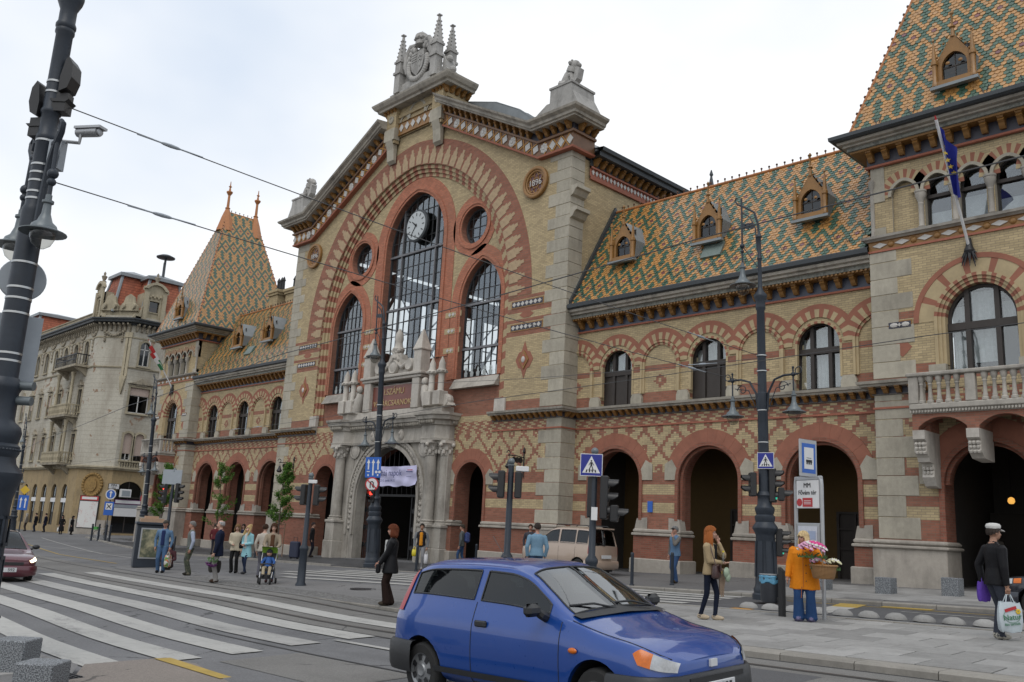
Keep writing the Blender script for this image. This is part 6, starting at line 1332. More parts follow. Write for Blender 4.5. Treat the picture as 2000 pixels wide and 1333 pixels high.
def lamp_post(x,y,k,label,lean=(0,0),rz=0.0,top=True,arms=True):
    t=thing('lamp_post',label,'lamp post',G3(x,y),rz,'cast iron lamp posts');t.rotation_euler=(lean[0],lean[1],rz);t.scale=(k,k,k)
    b=MB();b.lathe([(0.33,0),(0.33,0.12),(0.29,0.16),(0.30,0.24),(0.27,0.3),(0.255,0.36),(0.225,1.5),(0.245,1.56),(0.30,1.66),(0.30,1.7),(0.22,1.82),(0.24,1.9),(0.24,1.96),(0.2,2.0),(0.235,2.1),(0.235,2.16),(0.17,2.24),(0.165,2.42),(0.19,2.46),(0.17,2.52),(0.135,2.56)],(0,0,0),24);b.build('pedestal',m_pole,t,True)
    for q in range(8):
        b=MB();a=q*pi/4;b.obox((0.247*cos(a),0.247*sin(a),0.95),(-0.06*sin(a),0.06*cos(a),0),(0.006*cos(a),0.006*sin(a),0),(-0.012*cos(a),-0.012*sin(a),0.42));b.build('pedestal_panel',m_pole,t)
    b=MB();b.lathe([(0.135,2.5),(0.125,4.6),(0.13,4.62),(0.13,5.0),(0.112,5.02),(0.1,7.15),(0.125,7.2),(0.125,7.25),(0.12,7.4),(0.17,7.5),(0.17,7.56),(0.08,7.68),(0.055,7.78),(0.05,8.5),(0.07,8.55),(0.05,8.6),(0.05,9.1),(0.08,9.14),(0.05,9.2),(0.03,9.3)],(0,0,0),18);b.build('shaft',m_pole,t,True)
    for z in (3.1,3.75,4.55,5.55,5.95):b=MB();b.lathe([(0.131,z),(0.133,z),(0.133,z+0.025),(0.131,z+0.025)],(0,0,0),18);b.build('clamp_band',m_steelband,t)
    if arms:
        for s in (-1,1):
            b=MB();scroll_arm(b,0.13,5.3,0.72,0.3,s);b.build('bracket_arm',m_pole,t,True);lantern(t,(s*0.85,0,4.5),0.8)
    if top:
        b=MB();b.tube([(0,0,8.8),(-0.02,0.0,9.5),(-0.12,0,9.85),(-0.38,0,10.05),(-0.62,0,10.2),(-0.7,0,10.32),(-0.66,0,10.4),(-0.6,0,10.36)],[0.03,0.03,0.03,0.028,0.024,0.02,0.018,0.012],7)
        b.tube([(-0.06,0,8.8),(-0.1,0,9.4),(-0.25,0,9.75),(-0.5,0,9.95)],0.02,6);b.tube([(-0.5,0,10.35),(-0.5,0,8.5)],0.025,6);b.ball((-0.5,0,9.0),0.07,8,5);b.ball((-0.5,0,8.85),0.05,8,5);b.tube([(-0.03,0,8.3),(-0.5,0,9.0)],0.015,5)
        for q in range(3):b.lathe([(0.06,-0.012),(0.085,-0.012),(0.085,0.012),(0.06,0.012)],(-0.2-0.13*q,0,9.5+0.02*q),10,ax='y')
        b.build('swan_neck',m_pole,t,True);lantern(t,(-0.5,0,7.95),0.95)
    return t
lampR=lamp_post(25.57,-7.68,1.0,'tall dark cast iron lamp post carrying traffic lights beside the tram stop',(0,-0.014))
lampC=lamp_post(6.4,-5.35,1.12,'dark cast iron lamp post with lane signs in front of the main portal',(0.02,-0.03))
lampL=lamp_post(-19.7,-4.2,1.08,'dark cast iron lamp post before the left end tower',(0.02,-0.035))
lampF=lamp_post(-41.4,-5.6,0.95,'distant dark lamp post beside the corner house, partly behind the mast',(0.02,-0.02))

# the big mast at the left edge
MX,MY=23.84,-24.2
mast=thing('lamp_mast','huge dark iron lamp mast in the left foreground with steel bands, floodlights and lanterns','lamp mast',G3(MX,MY))
b=MB();b.lathe([(r*0.8,z) for r,z in [(0.58,0),(0.58,0.14),(0.52,0.2),(0.5,0.3),(0.52,0.42),(0.5,0.5),(0.45,0.55),(0.43,0.62),(0.40,1.85),(0.41,1.98),(0.44,2.1),(0.5,2.24),(0.5,2.30),(0.38,2.42),(0.36,2.5),(0.4,2.56),(0.4,2.64),(0.35,2.68),(0.37,2.74),(0.39,2.82),(0.36,2.9),(0.27,2.96),(0.25,3.0),(0.25,3.35),(0.28,3.4),(0.28,3.46),(0.22,3.54)]],(0,0,0),40);b.build('pedestal',m_pole,mast,True)
b=MB()
for k in range(44):a=k*2*pi/44;b.ball((0.4*cos(a),0.4*sin(a),0.5),0.018,6,4);b.ball((0.32*cos(a),0.32*sin(a),2.6),0.018,6,4)
b.build('bead_moulding',m_pole,mast,True)['kind']='stuff'
for q in range(8):
    a=q*pi/4+0.3;b=MB();R_=0.334
    for u0,u1,z0,z1 in ((-0.12,0.12,0.75,0.79),(-0.12,0.12,1.21,1.25),(-0.12,0.12,1.38,1.42),(-0.12,0.12,1.72,1.76),(-0.12,-0.09,0.75,1.25),(0.09,0.12,0.75,1.25),(-0.12,-0.09,1.38,1.76),(0.09,0.12,1.38,1.76)):
        uc,zc=(u0+u1)/2,(z0+z1)/2;b.obox((R_*cos(a)-uc*sin(a),R_*sin(a)+uc*cos(a),zc),(-(u1-u0)/2*sin(a),(u1-u0)/2*cos(a),0),(0.004*cos(a),0.004*sin(a),0),(0,0,(z1-z0)/2))
    b.build('pedestal_panel',m_pole,mast)
b=MB();b.lathe([(r*0.76,z) for r,z in [(0.21,3.45),(0.20,5.85),(0.195,5.9),(0.165,5.95),(0.163,6.9),(0.18,6.92),(0.18,6.98),(0.16,7.0),(0.155,7.3),(0.175,7.32),(0.175,7.36),(0.152,7.4),(0.148,8.55),(0.17,8.58),(0.17,8.62),(0.16,8.64),(0.18,8.67),(0.18,8.71),(0.15,8.76),(0.15,8.95),(0.22,9.08),(0.24,9.15),(0.24,9.2),(0.1,9.4),(0.07,10.6)]],(0,0,0),32);b.build('shaft',m_pole,mast,True)
for z in (3.75,3.85,4.4,4.6,4.75,5.1,6.02,6.12,6.28,6.4,6.52,6.88,7.62,7.78):
    r=0.158 if z < 5.9 else (0.127 if z < 6.95 else 0.118);b=MB();b.lathe([(r,z),(r+0.005,z),(r+0.005,z+0.028),(r,z+0.028)],(0,0,0),32);b.build('clamp_band',m_steelband,mast)
def floodlight(loc,rz):
    b=MB();b.prism([(-0.05,0.0),(0.1,0.08),(0.16,0.3),(0.14,0.58),(0.05,0.72),(0.0,0.66),(-0.06,0.3)],-0.17,0.17,XZP);b.box(-0.12,0.12,-0.1,0.1,-0.12,0.0);b.box(-0.16,0.1,-0.13,0.13,-0.38,-0.18);b.prism([(-0.2,-0.14),(0.16,-0.14),(0.1,-0.2),(-0.14,-0.2)],-0.15,0.15,XZP)
    b.build('floodlight',m_rubber,mast,loc=loc,rot=(0,0,rz)).scale=(0.75,0.75,0.75)
floodlight((0.12,0.11,7.62),radians(45));floodlight((-0.14,-0.09,7.25),radians(215))
b=MB();b.box(-0.09,0.09,-0.07,0.07,0,0.42);cb_=b.build('camera_box',m_grey,mast,loc=(0.24,0.1,6.45),rot=(0,0,radians(40)))
b=MB();b.tube([(0.2,0.12,6.9),(0.46,0.3,6.86),(0.46,0.3,6.98)],0.025,6);b.build('camera_arm',m_alu,mast)
b=MB();b.tube([(-0.16,0,0),(0.2,0,0)],[0.065,0.07],10);b.box(-0.18,0.27,-0.075,0.075,0.04,0.075);b.lathe([(0.05,0.19),(0.055,0.23),(0.04,0.235)],(0,0,0),12,ax='x');b.build('surveillance_camera',m_alu,mast,True,(0.52,0.36,7.02),(0,0.06,radians(28)))
for s,rz_ in ((1,radians(3)),(-1,radians(3))):
    b=MB()
    c_,s_=cos(rz_)*s,sin(rz_)*s
    P=[(0.2,5.5),(0.24,6.1),(0.3,6.5),(0.42,6.75),(0.55,6.9),(0.57,7.02),(0.5,7.08),(0.46,7.0),(0.5,6.9)]
    b.tube([(p*c_,p*s_,z) for p,z in P],[0.05,0.05,0.05,0.05,0.045,0.04,0.035,0.03,0.02],8)
    b.tube([(0.46*c_,0.46*s_,6.85),(0.5*c_,0.5*s_,6.0)],0.03,8);b.ball((0.5*c_,0.5*s_,6.3),0.075,10,6);b.ball((0.5*c_,0.5*s_,6.18),0.06,10,6);b.ball((0.4*c_,0.4*s_,6.75),0.06,8,5)
    b.build('lantern_bracket',m_pole,mast,True);lantern(mast,(0.5*c_,0.5*s_,5.5),0.82)
b=MB();b.lathe([(0.02,-0.02),(0.29,-0.02),(0.3,0.0),(0.29,0.02),(0.02,0.02)],(0,0,0),32,ax='y');b.build('round_sign_back',m_grey,mast,True,(-0.26,0.07,4.95),(0,0,radians(76)))
b=MB();b.bbox(-0.34,0.34,-0.012,0.012,-0.45,0.45,0.005);b.build('square_sign_back',m_grey,mast,loc=(-0.26,0.07,4.0),rot=(0,0,radians(76)))
for z in (3.45,3.25):                                  # a signal head on its far side, only two visors stick out
    b=MB();b.lathe([(0.055,0),(0.06,0.02),(0.06,0.2),(0.055,0.2)],(0,0,0),14,ax='x');b.build('signal_visor',m_lampgrey,mast,True,(0.10,0.16,z),(0,0,radians(46)))

def signal_head(parent,loc,rz,n,lit=None,small=False):        # faces local +x
    h=0.26 if not small else 0.2;w=0.13 if not small else 0.1
    b=MB();b.bbox(-0.09,0.06,-w,w,-n*h/2-0.03,n*h/2+0.03,0.02);o=b.build('signal_head',m_rubber,parent,loc=loc,rot=(0,0,rz))
    for i in range(n):
        z=(n-1)*h/2-i*h;r=w*0.78
        b=MB();L=10;vs=[]
        for x0,cut in ((0.05,0),(0.26,1)):
            for j in range(L+1):a=radians(-25)+radians(230)*j/L;rr=r*(1.0 if not cut else 0.96);xx=x0-(0.13*max(0,-sin(a)+0.35) if cut else 0);vs.append((xx,rr*cos(a),z+rr*sin(a)))
        b.add(vs,[(j,j+1,L+2+j,L+1+j) for j in range(L)]);b.build('visor',m_rubber,o,True)
        mm=m_lens
        if lit and lit[0] == i:mm=lit[1]
        b=MB();b.lathe([(r*0.95,0.055),(r*0.85,0.075),(r*0.4,0.09),(0.005,0.095)],(0,0,z),14,ax='x');b.build('lens',mm,o,True)
    return o
def signal_post(x,y,label,h=2.95,collar=1.05):
    t=thing('traffic_light',label,'traffic light',G3(x,y),0,'traffic light posts')
    b=MB();b.lathe([(0.15,0),(0.15,0.05),(0.115,0.1),(0.105,collar-0.1),(0.125,collar-0.06),(0.125,collar),(0.07,collar+0.08),(0.062,h-0.05),(0.06,h)],(0,0,0),16);b.build('post',m_pole,t,True)
    b=MB();b.ball((0,0,h+0.1),0.075,12,8);b.lathe([(0.06,h),(0.075,h+0.01),(0.075,h+0.03),(0.03,h+0.05)],(0,0,0),12);b.build('ball_finial',m_lampgrey,t,True);return t
AL=radians(46+180)                                     # towards the left of the view
t=signal_post(14.71,-13.76,'grey traffic light post with two back-to-back black heads on the island');signal_head(t,(-0.22,-0.05,2.5),radians(215),2);signal_head(t,(0.24,0.1,2.5),radians(50),2)
b=MB();b.bbox(-0.12,0.12,-0.05,0.05,0,0.1,0.01);b.build('detector_box',m_signw,t,loc=(0.12,0.0,2.82),rot=(0,0,radians(46)))
t=signal_post(23.06,-13.98,'grey traffic light post with white detector box behind the blue car');signal_head(t,(-0.14,-0.16,2.55),radians(222),2);b=MB();b.bbox(-0.07,0.07,-0.12,0.12,-0.28,0.28,0.02);b.build('head_back',m_rubber,t,loc=(0.16,0.08,2.55),rot=(0,0,radians(40)))
b=MB();b.bbox(-0.14,0.14,-0.06,0.06,0,0.11,0.01);b.build('detector_box',m_signw,t,loc=(0.22,0.12,2.84),rot=(0,0,radians(46)))
# blue crossing signs
def crossing_sign(parent,loc,rz,k):
    b=MB();b.prism([(-k,-k),(k,-k),(k,k),(-k,k)],0,0.02,XZP,1);o=b.build('crossing_sign',[m_blue,m_signw],parent,loc=loc,rot=(0,0,rz))
    b=MB();b.prism([(-k*0.94,-k*0.94),(k*0.94,-k*0.94),(k*0.94,k*0.94),(-k*0.94,k*0.94)],-0.003,0,XZP);b.build('sign_face',plain('crossing_sign_blue',(0.012,0.02,0.22),0.4,vary=0.05),o)
    b=MB();b.prism([(-k*0.8,-k*0.72),(k*0.8,-k*0.72),(0,k*0.8)],-0.006,-0.003,XZP);b.build('white_triangle',m_signw,o)
    b=MB();P=lambda q:b.prism([(x*k,z*k) for x,z in q],-0.009,-0.006,XZP)
    P([(0.07*cos(a)*1.0,0.36+0.085*sin(a)) for a in [i*pi/4 for i in range(8)]]);P([(-0.1,0.25),(0.1,0.25),(0.08,-0.08),(-0.08,-0.08)]);P([(-0.08,-0.08),(0.0,-0.08),(-0.16,-0.5),(-0.26,-0.5)]);P([(0.0,-0.08),(0.08,-0.08),(0.24,-0.5),(0.14,-0.5)]);P([(-0.1,0.24),(-0.06,0.24),(-0.2,-0.05),(-0.25,-0.03)]);P([(0.1,0.24),(0.06,0.24),(0.2,-0.05),(0.25,-0.03)])
    for x in (-0.5,-0.22,0.06,0.34):P([(x,-0.66),(x+0.12,-0.66),(x+0.12+(0.06 if x < 0 else -0.06),-0.42),(x+(0.06 if x < 0 else -0.06),-0.42)])
    b.build('pedestrian_symbol',m_black,o)
t=signal_post(25.36,-13.92,'grey traffic light post topped by a blue pedestrian crossing sign',3.05);o_=signal_head(t,(0.2,0.12,2.25),radians(32),3);crossing_sign(t,(0.02,-0.12,2.87),radians(38),0.22)
b=MB();b.bbox(-0.06,0.06,-0.13,0.13,-0.4,0.4,0.02);b.build('head_back',m_rubber,t,loc=(-0.1,0.02,2.25),rot=(0,0,radians(40)));signal_head(t,(0.38,0.22,1.95),radians(32),1);b=MB();b.box(-0.06,0.06,-0.15,-0.14,-0.15,0.1);b.build('sticker',m_signw,t,loc=(0.05,-0.02,1.95),rot=(0,0,radians(40)))
t=signal_post(-1.67,-10.56,'traffic light post with lit red signal and blank sign behind the kiosk',3.9);signal_head(t,(-0.2,-0.25,2.95),radians(262),3,(0,m_redlit));signal_head(t,(0.25,0.15,3.0),radians(40),3);b=MB();b.bbox(-0.42,0.42,-0.01,0.01,-0.32,0.32,0.004);b.build('sign_back',m_grey,t,loc=(0.0,-0.08,3.68),rot=(0,0,radians(46)))
# heads and signs carried by the lamp posts
signal_head(lampR,(-0.22,-0.2,2.72),radians(225),2);signal_head(lampR,(0.2,0.08,2.72),radians(20),3,(2,m_greenlit));signal_head(lampR,(0.38,0.16,2.5),radians(30),1);signal_head(lampR,(0.28,0.2,1.35),radians(20),3,(2,m_greenlit),True);crossing_sign(lampR,(0.12,-0.12,3.3),radians(20),0.2)
signal_head(lampC,(0.05,-0.22,2.55),radians(300),2,(0,m_redlit),True)
b=MB();b.prism([(-0.3,-0.38),(0.3,-0.38),(0.3,0.38),(-0.3,0.38)],0,0.02,XZP);o=b.build('lane_sign',m_blue,lampC,loc=(0.03,-0.2,3.6),rot=(0,0,radians(36)))
for x in (-0.18,0.0,0.19):
    b=MB();h0=-0.3 if x == 0 else -0.08;b.prism([(x-0.025,h0),(x+0.025,h0),(x+0.025,0.16),(x+0.065,0.16),(x,0.31),(x-0.065,0.16),(x-0.025,0.16)],-0.006,0,XZP);b.build('arrow',m_signw,o)
    if x:b=MB();b.prism([(x-0.025,-0.32),(x+0.025,-0.32),(x+0.025,-0.25),(x-0.025,-0.25)],-0.006,0,XZP);b.build('arrow_tail',m_signw,o)
for x in (0.13,0.25):b=MB();b.lathe([(0.035,-0.005),(0.05,-0.005),(0.05,0),(0.035,0)],(x,0,-0.17),12,ax='y');b.build('bicycle_symbol',m_signw,o)
b=MB();b.box(-0.24,-0.12,-0.006,0,-0.17,-0.14);b.build('bus_symbol',m_signw,o)
m_nored=plain('sign_red',(0.40,0.02,0.025),0.4,vary=0.05)
def disc(parent,loc,rz,r,rim,face):
    b=MB();b.lathe([(0.01,0.0),(r,0.0),(r,0.02),(0.01,0.02)],(0,0,0),32,ax='y');o=b.build('round_sign',rim,parent,loc=loc,rot=(0,0,rz));b=MB();b.lathe([(0.01,-0.004),(r*0.82,-0.004),(r*0.82,0.0),(0.01,0.0)],(0,0,0),32,ax='y');b.build('sign_face',face,o);return o
o=disc(lampC,(0.03,-0.22,2.98),radians(36),0.26,m_nored,m_signw)
b=MB();b.tube([(-0.06,-0.01,-0.13),(-0.06,-0.01,0.05),(-0.03,-0.01,0.1),(0.02,-0.01,0.1),(0.06,-0.01,0.05),(0.06,-0.01,-0.06)],0.018,6);b.prism([(0.0,-0.05),(0.12,-0.05),(0.06,-0.15)],-0.012,-0.004,XZP);b.build('u_turn_arrow',m_black,o);b=MB();b.obox((0,-0.012,0),(0.16,0,-0.14),(0,0.004,0),(0.014,0,0.016));b.build('red_slash',m_nored,o)

# tram stop sign
ts=thing('tram_stop_sign','white framed tram stop sign reading MM Fővám tér behind the flower seller','sign',G3(28.43,-11.08),radians(-21))
for x in (-0.36,0.36):b=MB();b.tube([(x,0,0),(x,0,2.5),(x*0.97,0,2.6),(x*0.85,0,2.66)],0.038,10);b.build('post',m_alu,ts,True)
b=MB();b.bbox(-0.38,0.38,-0.03,0.03,2.6,2.68,0.015);b.build('top_rail',m_alu,ts)
b=MB();b.bbox(-0.31,0.31,-0.03,0.03,2.06,2.6,0.01);o=b.build('name_panel',m_signw,ts)
obj('lettering',text_mesh('MM',0.13,0.003,m_black),o,(0.0,-0.034,2.5),(pi/2,0,0));obj('lettering',text_mesh('Fővám tér',0.12,0.003,m_black),o,(0,-0.034,2.36),(pi/2,0,0))
b=MB();b.box(-0.13,0.14,-0.036,-0.03,2.09,2.26);b.build('red_notice',m_nored,o);b=MB();b.lathe([(0.055,-0.036),(0.075,-0.036),(0.075,-0.03),(0.055,-0.03)],(-0.22,0,2.175),20,ax='y');b.obox((-0.22,-0.034,2.175),(0.045,0,-0.045),(0,0.003,0),(0.006,0,0.006));b.build('no_smoking_symbol',m_nored,o)
b=MB();b.box(-0.09,0.1,-0.038,-0.036,2.2,2.21);b.box(-0.09,0.1,-0.038,-0.036,2.17,2.18);b.box(-0.09,0.1,-0.038,-0.036,2.14,2.15);b.build('notice_lines',m_signw,o)
b=MB();b.bbox(-0.31,0.31,-0.035,0.02,0.95,1.78,0.012);o=b.build('timetable_case',m_alu,ts)
b=MB();b.box(-0.26,0.26,-0.042,-0.036,1.0,1.72);b.build('timetable_sheet',plain('pale_timetable',(0.50,0.52,0.58),0.3,vary=0.1),o)
for i in range(2):
    for j,cc in enumerate(((0.30,0.36,0.5),(0.45,0.5,0.4),(0.5,0.42,0.3))):b=MB();b.box(-0.23+i*0.25,-0.03+i*0.25,-0.046,-0.042,1.47-j*0.22,1.63-j*0.22);b.build('timetable_block',plain('timetable_tint',cc,0.4,vary=0.1),o)
b=MB();b.bbox(-0.02,0.02,-0.26,0.26,2.66,3.4,0.015);o=b.build('flag_sign',m_alu,ts,loc=(0.0,0.0,0),rot=(0,0,radians(10)))
b=MB();b.box(0.02,0.024,-0.2,0.2,2.74,3.32);b.build('blue_border',m_blue,o);b=MB();b.box(0.024,0.028,-0.14,0.14,2.82,3.24);b.build('white_field',m_signw,o)
b=MB();b.box(0.028,0.031,-0.09,0.09,2.95,3.0)
for y in (-0.06,0.0,0.06):b.box(0.028,0.031,y-0.02,y+0.02,2.91,2.99)
b.box(0.028,0.031,-0.07,0.07,3.03,3.04);b.build('tram_symbol',m_black,o);b=MB();b.box(-0.024,-0.02,-0.2,0.2,2.74,3.32);b.build('back_plate',m_grey,o)
# litter bin
bn=thing('litter_bin','dark litter bin with blue liner bag hung on a square post','bin',G3(27.93,-11.25),radians(-10))
b=MB();b.add([(-0.05,-0.05,0),(0.05,-0.05,0),(0.05,0.05,0),(-0.05,0.05,0),(-0.05,-0.05,0.93),(0.05,-0.05,0.86),(0.05,0.05,0.86),(-0.05,0.05,0.93)],[(0,1,5,4),(1,2,6,5),(2,3,7,6),(3,0,4,7),(4,5,6,7)]);b.build('post',m_rubber,bn)
m_bin=plain('dark_bin_plastic',(0.03,0.034,0.042),0.45,vary=0.2)
b=MB();b.lathe([(0.02,0.24),(0.17,0.25),(0.19,0.3),(0.205,0.74),(0.2,0.74),(0.18,0.4),(0.02,0.38)],(0,0,0),24,sy=0.9);b.build('bin_body',m_bin,bn,True,(-0.3,0.02,0.0));b=MB();b.lathe([(0.208,0.62),(0.214,0.66),(0.205,0.70),(0.216,0.74),(0.2,0.765),(0.18,0.75),(0.17,0.6)],(0,0,0),24,sy=0.9)
b.v=[(x*(1+0.04*sin(9*atan2(y,x))),y*(1+0.04*sin(9*atan2(y,x))),z+(0.025*sin(5*atan2(y,x)+1) if z < 0.68 else 0)) for x,y,z in b.v];b.build('liner_bag',plain('blue_liner',(0.10,0.30,0.46),0.4,vary=0.3,sc=12),bn,True,(-0.3,0.02,0));b=MB();b.lathe([(0.2,0.765),(0.215,0.77),(0.215,0.785),(0.2,0.785)],(0,0,0),24,sy=0.9);b.build('rim',m_alu,bn,True,(-0.3,0.02,0));b=MB();b.box(-0.1,-0.04,-0.03,0.03,0.3,0.36);b.box(-0.1,-0.04,-0.03,0.03,0.72,0.8);b.build('bracket',m_rubber,bn)
# bollards
def bollard(x,y,label,h=0.95,r=0.05):
    t=thing('bollard',label,'bollard',G3(x,y),0,'street bollards');b=MB();b.lathe([(r*1.5,0),(r*1.5,0.03),(r,0.05),(r,h-0.08),(r*1.05,h-0.07),(r*1.05,h-0.03),(r*0.7,h)],(0,0,0),14);b.build('post',m_pole,t,True)
for x,y,l in ((20.87,-4.9,'slim dark bollard in front of the man in a denim waistcoat'),(20.3,-6.1,'slim dark bollard just right of the parked beige car'),(10.2,-6.1,'slim dark bollard before the man with shopping bags at the portal'),(9.2,-2.2,'slim dark bollard by the right side of the portal'),(-5.0,-4.4,'slim dark bollard by the tree left of the portal'),(-14.9,-4.2,'slim dark bollard behind the man in camouflage trousers')):bollard(x,y,l)
for x,y,l in ((-33.6,-2.3,'first'),(-33.2,-1.95,'second'),(-32.8,-1.6,'third'),(-31.6,-2.0,'fourth'),(-29.8,-2.4,'fifth')):bollard(x,y,'%s dark bollard from the left in the row by the parked bicycle' % l,1.25,0.07)
# granite blocks
for x,y,rz,w,d,h,l in ((25.33,-23.98,0.8,0.4,0.4,0.36,'taller speckled granite block beside the foreground mast'),(26.62,-24.08,0.8,0.4,0.4,0.26,'lower speckled granite block at the bottom left corner'),(26.56,-3.24,0,0.42,0.42,0.42,'granite cube on the pavement under the right tower plinth'),(28.06,-2.7,0,0.42,0.42,0.46,'granite cube beside the right tower entrance'),(24.75,-3.2,0,0.42,0.42,0.42,'granite cube behind the tram stop post')):
    b=MB();b.bbox(-w/2,w/2,-d/2,d/2,-0.1,h,0.012);o=b.build('granite_block',m_granite,None,False,G3(x,y),(0,0,rz));tag(o,l,'granite block','granite blocks')
sb=MB();sb.ball((0,0,0.16),(0.3,0.3,0.26),16,10);tag(sb.build('stone_ball',m_slab,None,True,G3(5.9,-4.2)),'half-round grey stone ball at the foot of the portal lamp post','bollard')
# advertising kiosk
kk=thing('advertising_kiosk','dark advertising kiosk with framed poster on the island tip','kiosk',G3(1.9,-12.75),radians(-18))
b=MB();b.bbox(-0.45,0.45,-0.55,0.55,0,1.62,0.03);b.build('cabinet',m_pole,kk);b=MB();b.bbox(-0.52,0.52,-0.6,0.6,1.62,1.72,0.02);b.build('roof',m_pole,kk);b=MB();b.box(0.45,0.47,-0.4,0.4,0.35,1.5);b.build('poster_frame',m_alu,kk);b=MB();b.box(-0.62,-0.47,-0.5,0.45,0,1.9);b.build('side_panel',stone('pale_board',(0.30,0.29,0.25),(0.1,0.09,0.08),0.4),kk)
pm=Mat('faded_poster',(0.25,0.22,0.14),0.3);pm.pos(True);a=pm.noise(3,5);b_=pm.noise(7,3);pm.base(pm.mix(((a-0.4)*4).clamp(),(0.08,0.09,0.06),(0.42,0.38,0.24)))
b=MB();b.box(0.47,0.474,-0.35,0.35,0.4,1.45);b.build('poster',pm.m,kk);b=MB();b.box(-0.4,0.3,-0.45,0.4,1.72,1.86);b.box(-0.25,0.2,-0.3,0.2,1.86,1.95);tag(b.build('cardboard_box',plain('cardboard',(0.36,0.24,0.16),0.8),None,False,(1.9,-12.75,gz(1.9,-12.75)),(0,0,radians(-18))),'flattened brown cardboard boxes lying on the kiosk roof','cardboard')
# wall lamps on the gable
for s in (-1,1):
    t=thing('wall_lamp',('ornate iron wall lamp on the gable right of the portal','ornate iron wall lamp above the tree left of the portal')[s < 0],'wall lamp',(s*9.55,-0.03,4.2),0,'wall lamps on the gable')
    b=MB();b.tube([(0,0,-0.3),(0,0,0.75)],0.03,6);b.tube([(0,0,0.55),(0,-0.5,0.6),(0,-0.95,0.58)],0.025,6);b.lathe([(0.03,0.75),(0.07,0.8),(0.02,1.0)],(0,0,0),8)
    for k in range(3):b.lathe([(0.09,-0.012),(0.13,-0.012),(0.13,0.012),(0.09,0.012)],(0,-0.2-0.2*k,0.42),10,ax='x')
    b.tube([(0,-0.95+0.1*sin(i*0.6),0.68-0.1*cos(i*0.6)) for i in range(9)],0.02,5);b.tube([(0,-0.9,0.58),(0,-0.9,0.4)],0.012,5);b.build('bracket',m_iron,t,True);b=MB();b.lathe([(0.02,0.4),(0.06,0.36),(0.08,0.25),(0.16,0.12),(0.17,0.1),(0.1,0.02),(0.02,0)],(0,-0.9,0),12);b.build('lantern',m_iron,t,True)
# banner over the entrance
bn=MB();n=26;mm=8
bn.add([(-0.85+3.5*i/n,-0.45+0.04*sin(i*0.9+j*0.7)+0.03*sin(i*0.35-j*1.3),4.5-0.98*j/mm-0.05*sin(pi*i/n)+(0.03 if j == mm else 0)*sin(i*0.8)) for j in range(mm+1) for i in range(n+1)],[(j*(n+1)+i,j*(n+1)+i+1,(j+1)*(n+1)+i+1,(j+1)*(n+1)+i) for j in range(mm) for i in range(n)])
ban=tag(bn.build('banner',plain('lilac_banner_cloth',(0.50,0.49,0.68),0.8,vary=0.06,sc=2),None,True),'lilac Thai napok banner hung across the main entrance arch','banner')
m_bink=plain('dark_blue_print',(0.03,0.04,0.14),0.7)
obj('lettering',text_mesh('Thai napok',0.44,0.002,m_bink),ban,(0.62,-0.56,4.12),(pi/2,0,0));obj('lettering',text_mesh('2013. április 19-21.',0.16,0.002,m_bink),ban,(0.5,-0.56,3.74),(pi/2,0,0))
b=MB();b.box(1.95,2.45,-0.56,-0.555,4.16,4.2);b.box(2.0,2.4,-0.56,-0.555,3.92,3.94);b.build('banner_stripes',m_bink,ban);b=MB();b.box(2.05,2.45,-0.56,-0.555,4.24,4.28);b.build('red_stripe',m_nored,ban)
# flags
def flag(label,base,tip,cols,stars=False):
    base,tip=Vector(base),Vector(tip);t=thing('flag',label,'flag',base,0,'flags on the towers');v=tip-base
    b=MB();b.tube([(0,0,0),v*0.97],0.045,10);b.build('flagpole',m_signw,t,True);b=MB();b.tube([v*0.94,v*1.0],[0.045,0.02],8);b.build('pole_tip',m_nored,t)
    b=MB();b.lathe([(0.12,-0.2),(0.16,-0.1),(0.1,0.05),(0.07,0.3)],(0,0,0),10)
    for k in range(16):a=k*0.8;b.tube([(0.1*cos(a),0.05*sin(a),-0.1),(0.22*cos(a),0.12*sin(a)-0.05,-0.2-0.03*k)],[0.05,0.01],5)
    b.build('bracket',m_iron,t,True);L=v.length;d=v.normalized()
    P=[];n,mm=18,12
    for j in range(mm+1):                                # cloth hangs limp from the upper half of the pole
        for i in range(n+1):
            s_=i/n;q=j/mm;p=v*(0.93-0.50*q);w=1.05*s_*(1-0.62*q)
            x=0.5*w*(1-0.25*q);z=-0.95*w*(1-0.2*q)
            P.append((p.x+x+0.05*sin(9*s_+2*q),p.y+0.10*sin(11*s_+1.5*q),p.z+z))
    b=MB();b.add(P,[(j*(n+1)+i,j*(n+1)+i+1,(j+1)*(n+1)+i+1,(j+1)*(n+1)+i) for j in range(mm) for i in range(n)])
    if len(cols) == 3:b.m=[min(2,(k//n)*3//mm) for k in range(len(b.f))]
    b.build('flag_cloth',cols,t,'all')
    if stars:
        for i,j in ((6,4),(8,5),(9,6),(10,7),(4,3)):
            p=Vector(P[j*(n+1)+i]);st=MB();st.prism([(0.085*(1 if k % 2 == 0 else 0.42)*sin(k*pi/5),0.085*(1 if k % 2 == 0 else 0.42)*cos(k*pi/5)) for k in range(10)],-0.012,0.012,lambda u,v_,w:(u,w,v_));st.build('star',plain('gold_star',(0.55,0.38,0.03),0.5),t,loc=p+Vector((0.01,-0.05,0)),rot=(0,0,radians(20)))
flag('blue European flag with gold stars on the right tower',(28.05,0.12,10.75),(28.0,-2.0,14.3),[plain('european_blue',(0.02,0.03,0.30),0.8,vary=0.15)],True)
flag('red white and green striped flag on the left tower',(-28.4,0.12,10.75),(-28.7,-2.05,14.2),[plain('flag_red',(0.42,0.03,0.03),0.8),plain('flag_white',(0.62,0.62,0.62),0.8),plain('flag_green',(0.02,0.17,0.06),0.8)])
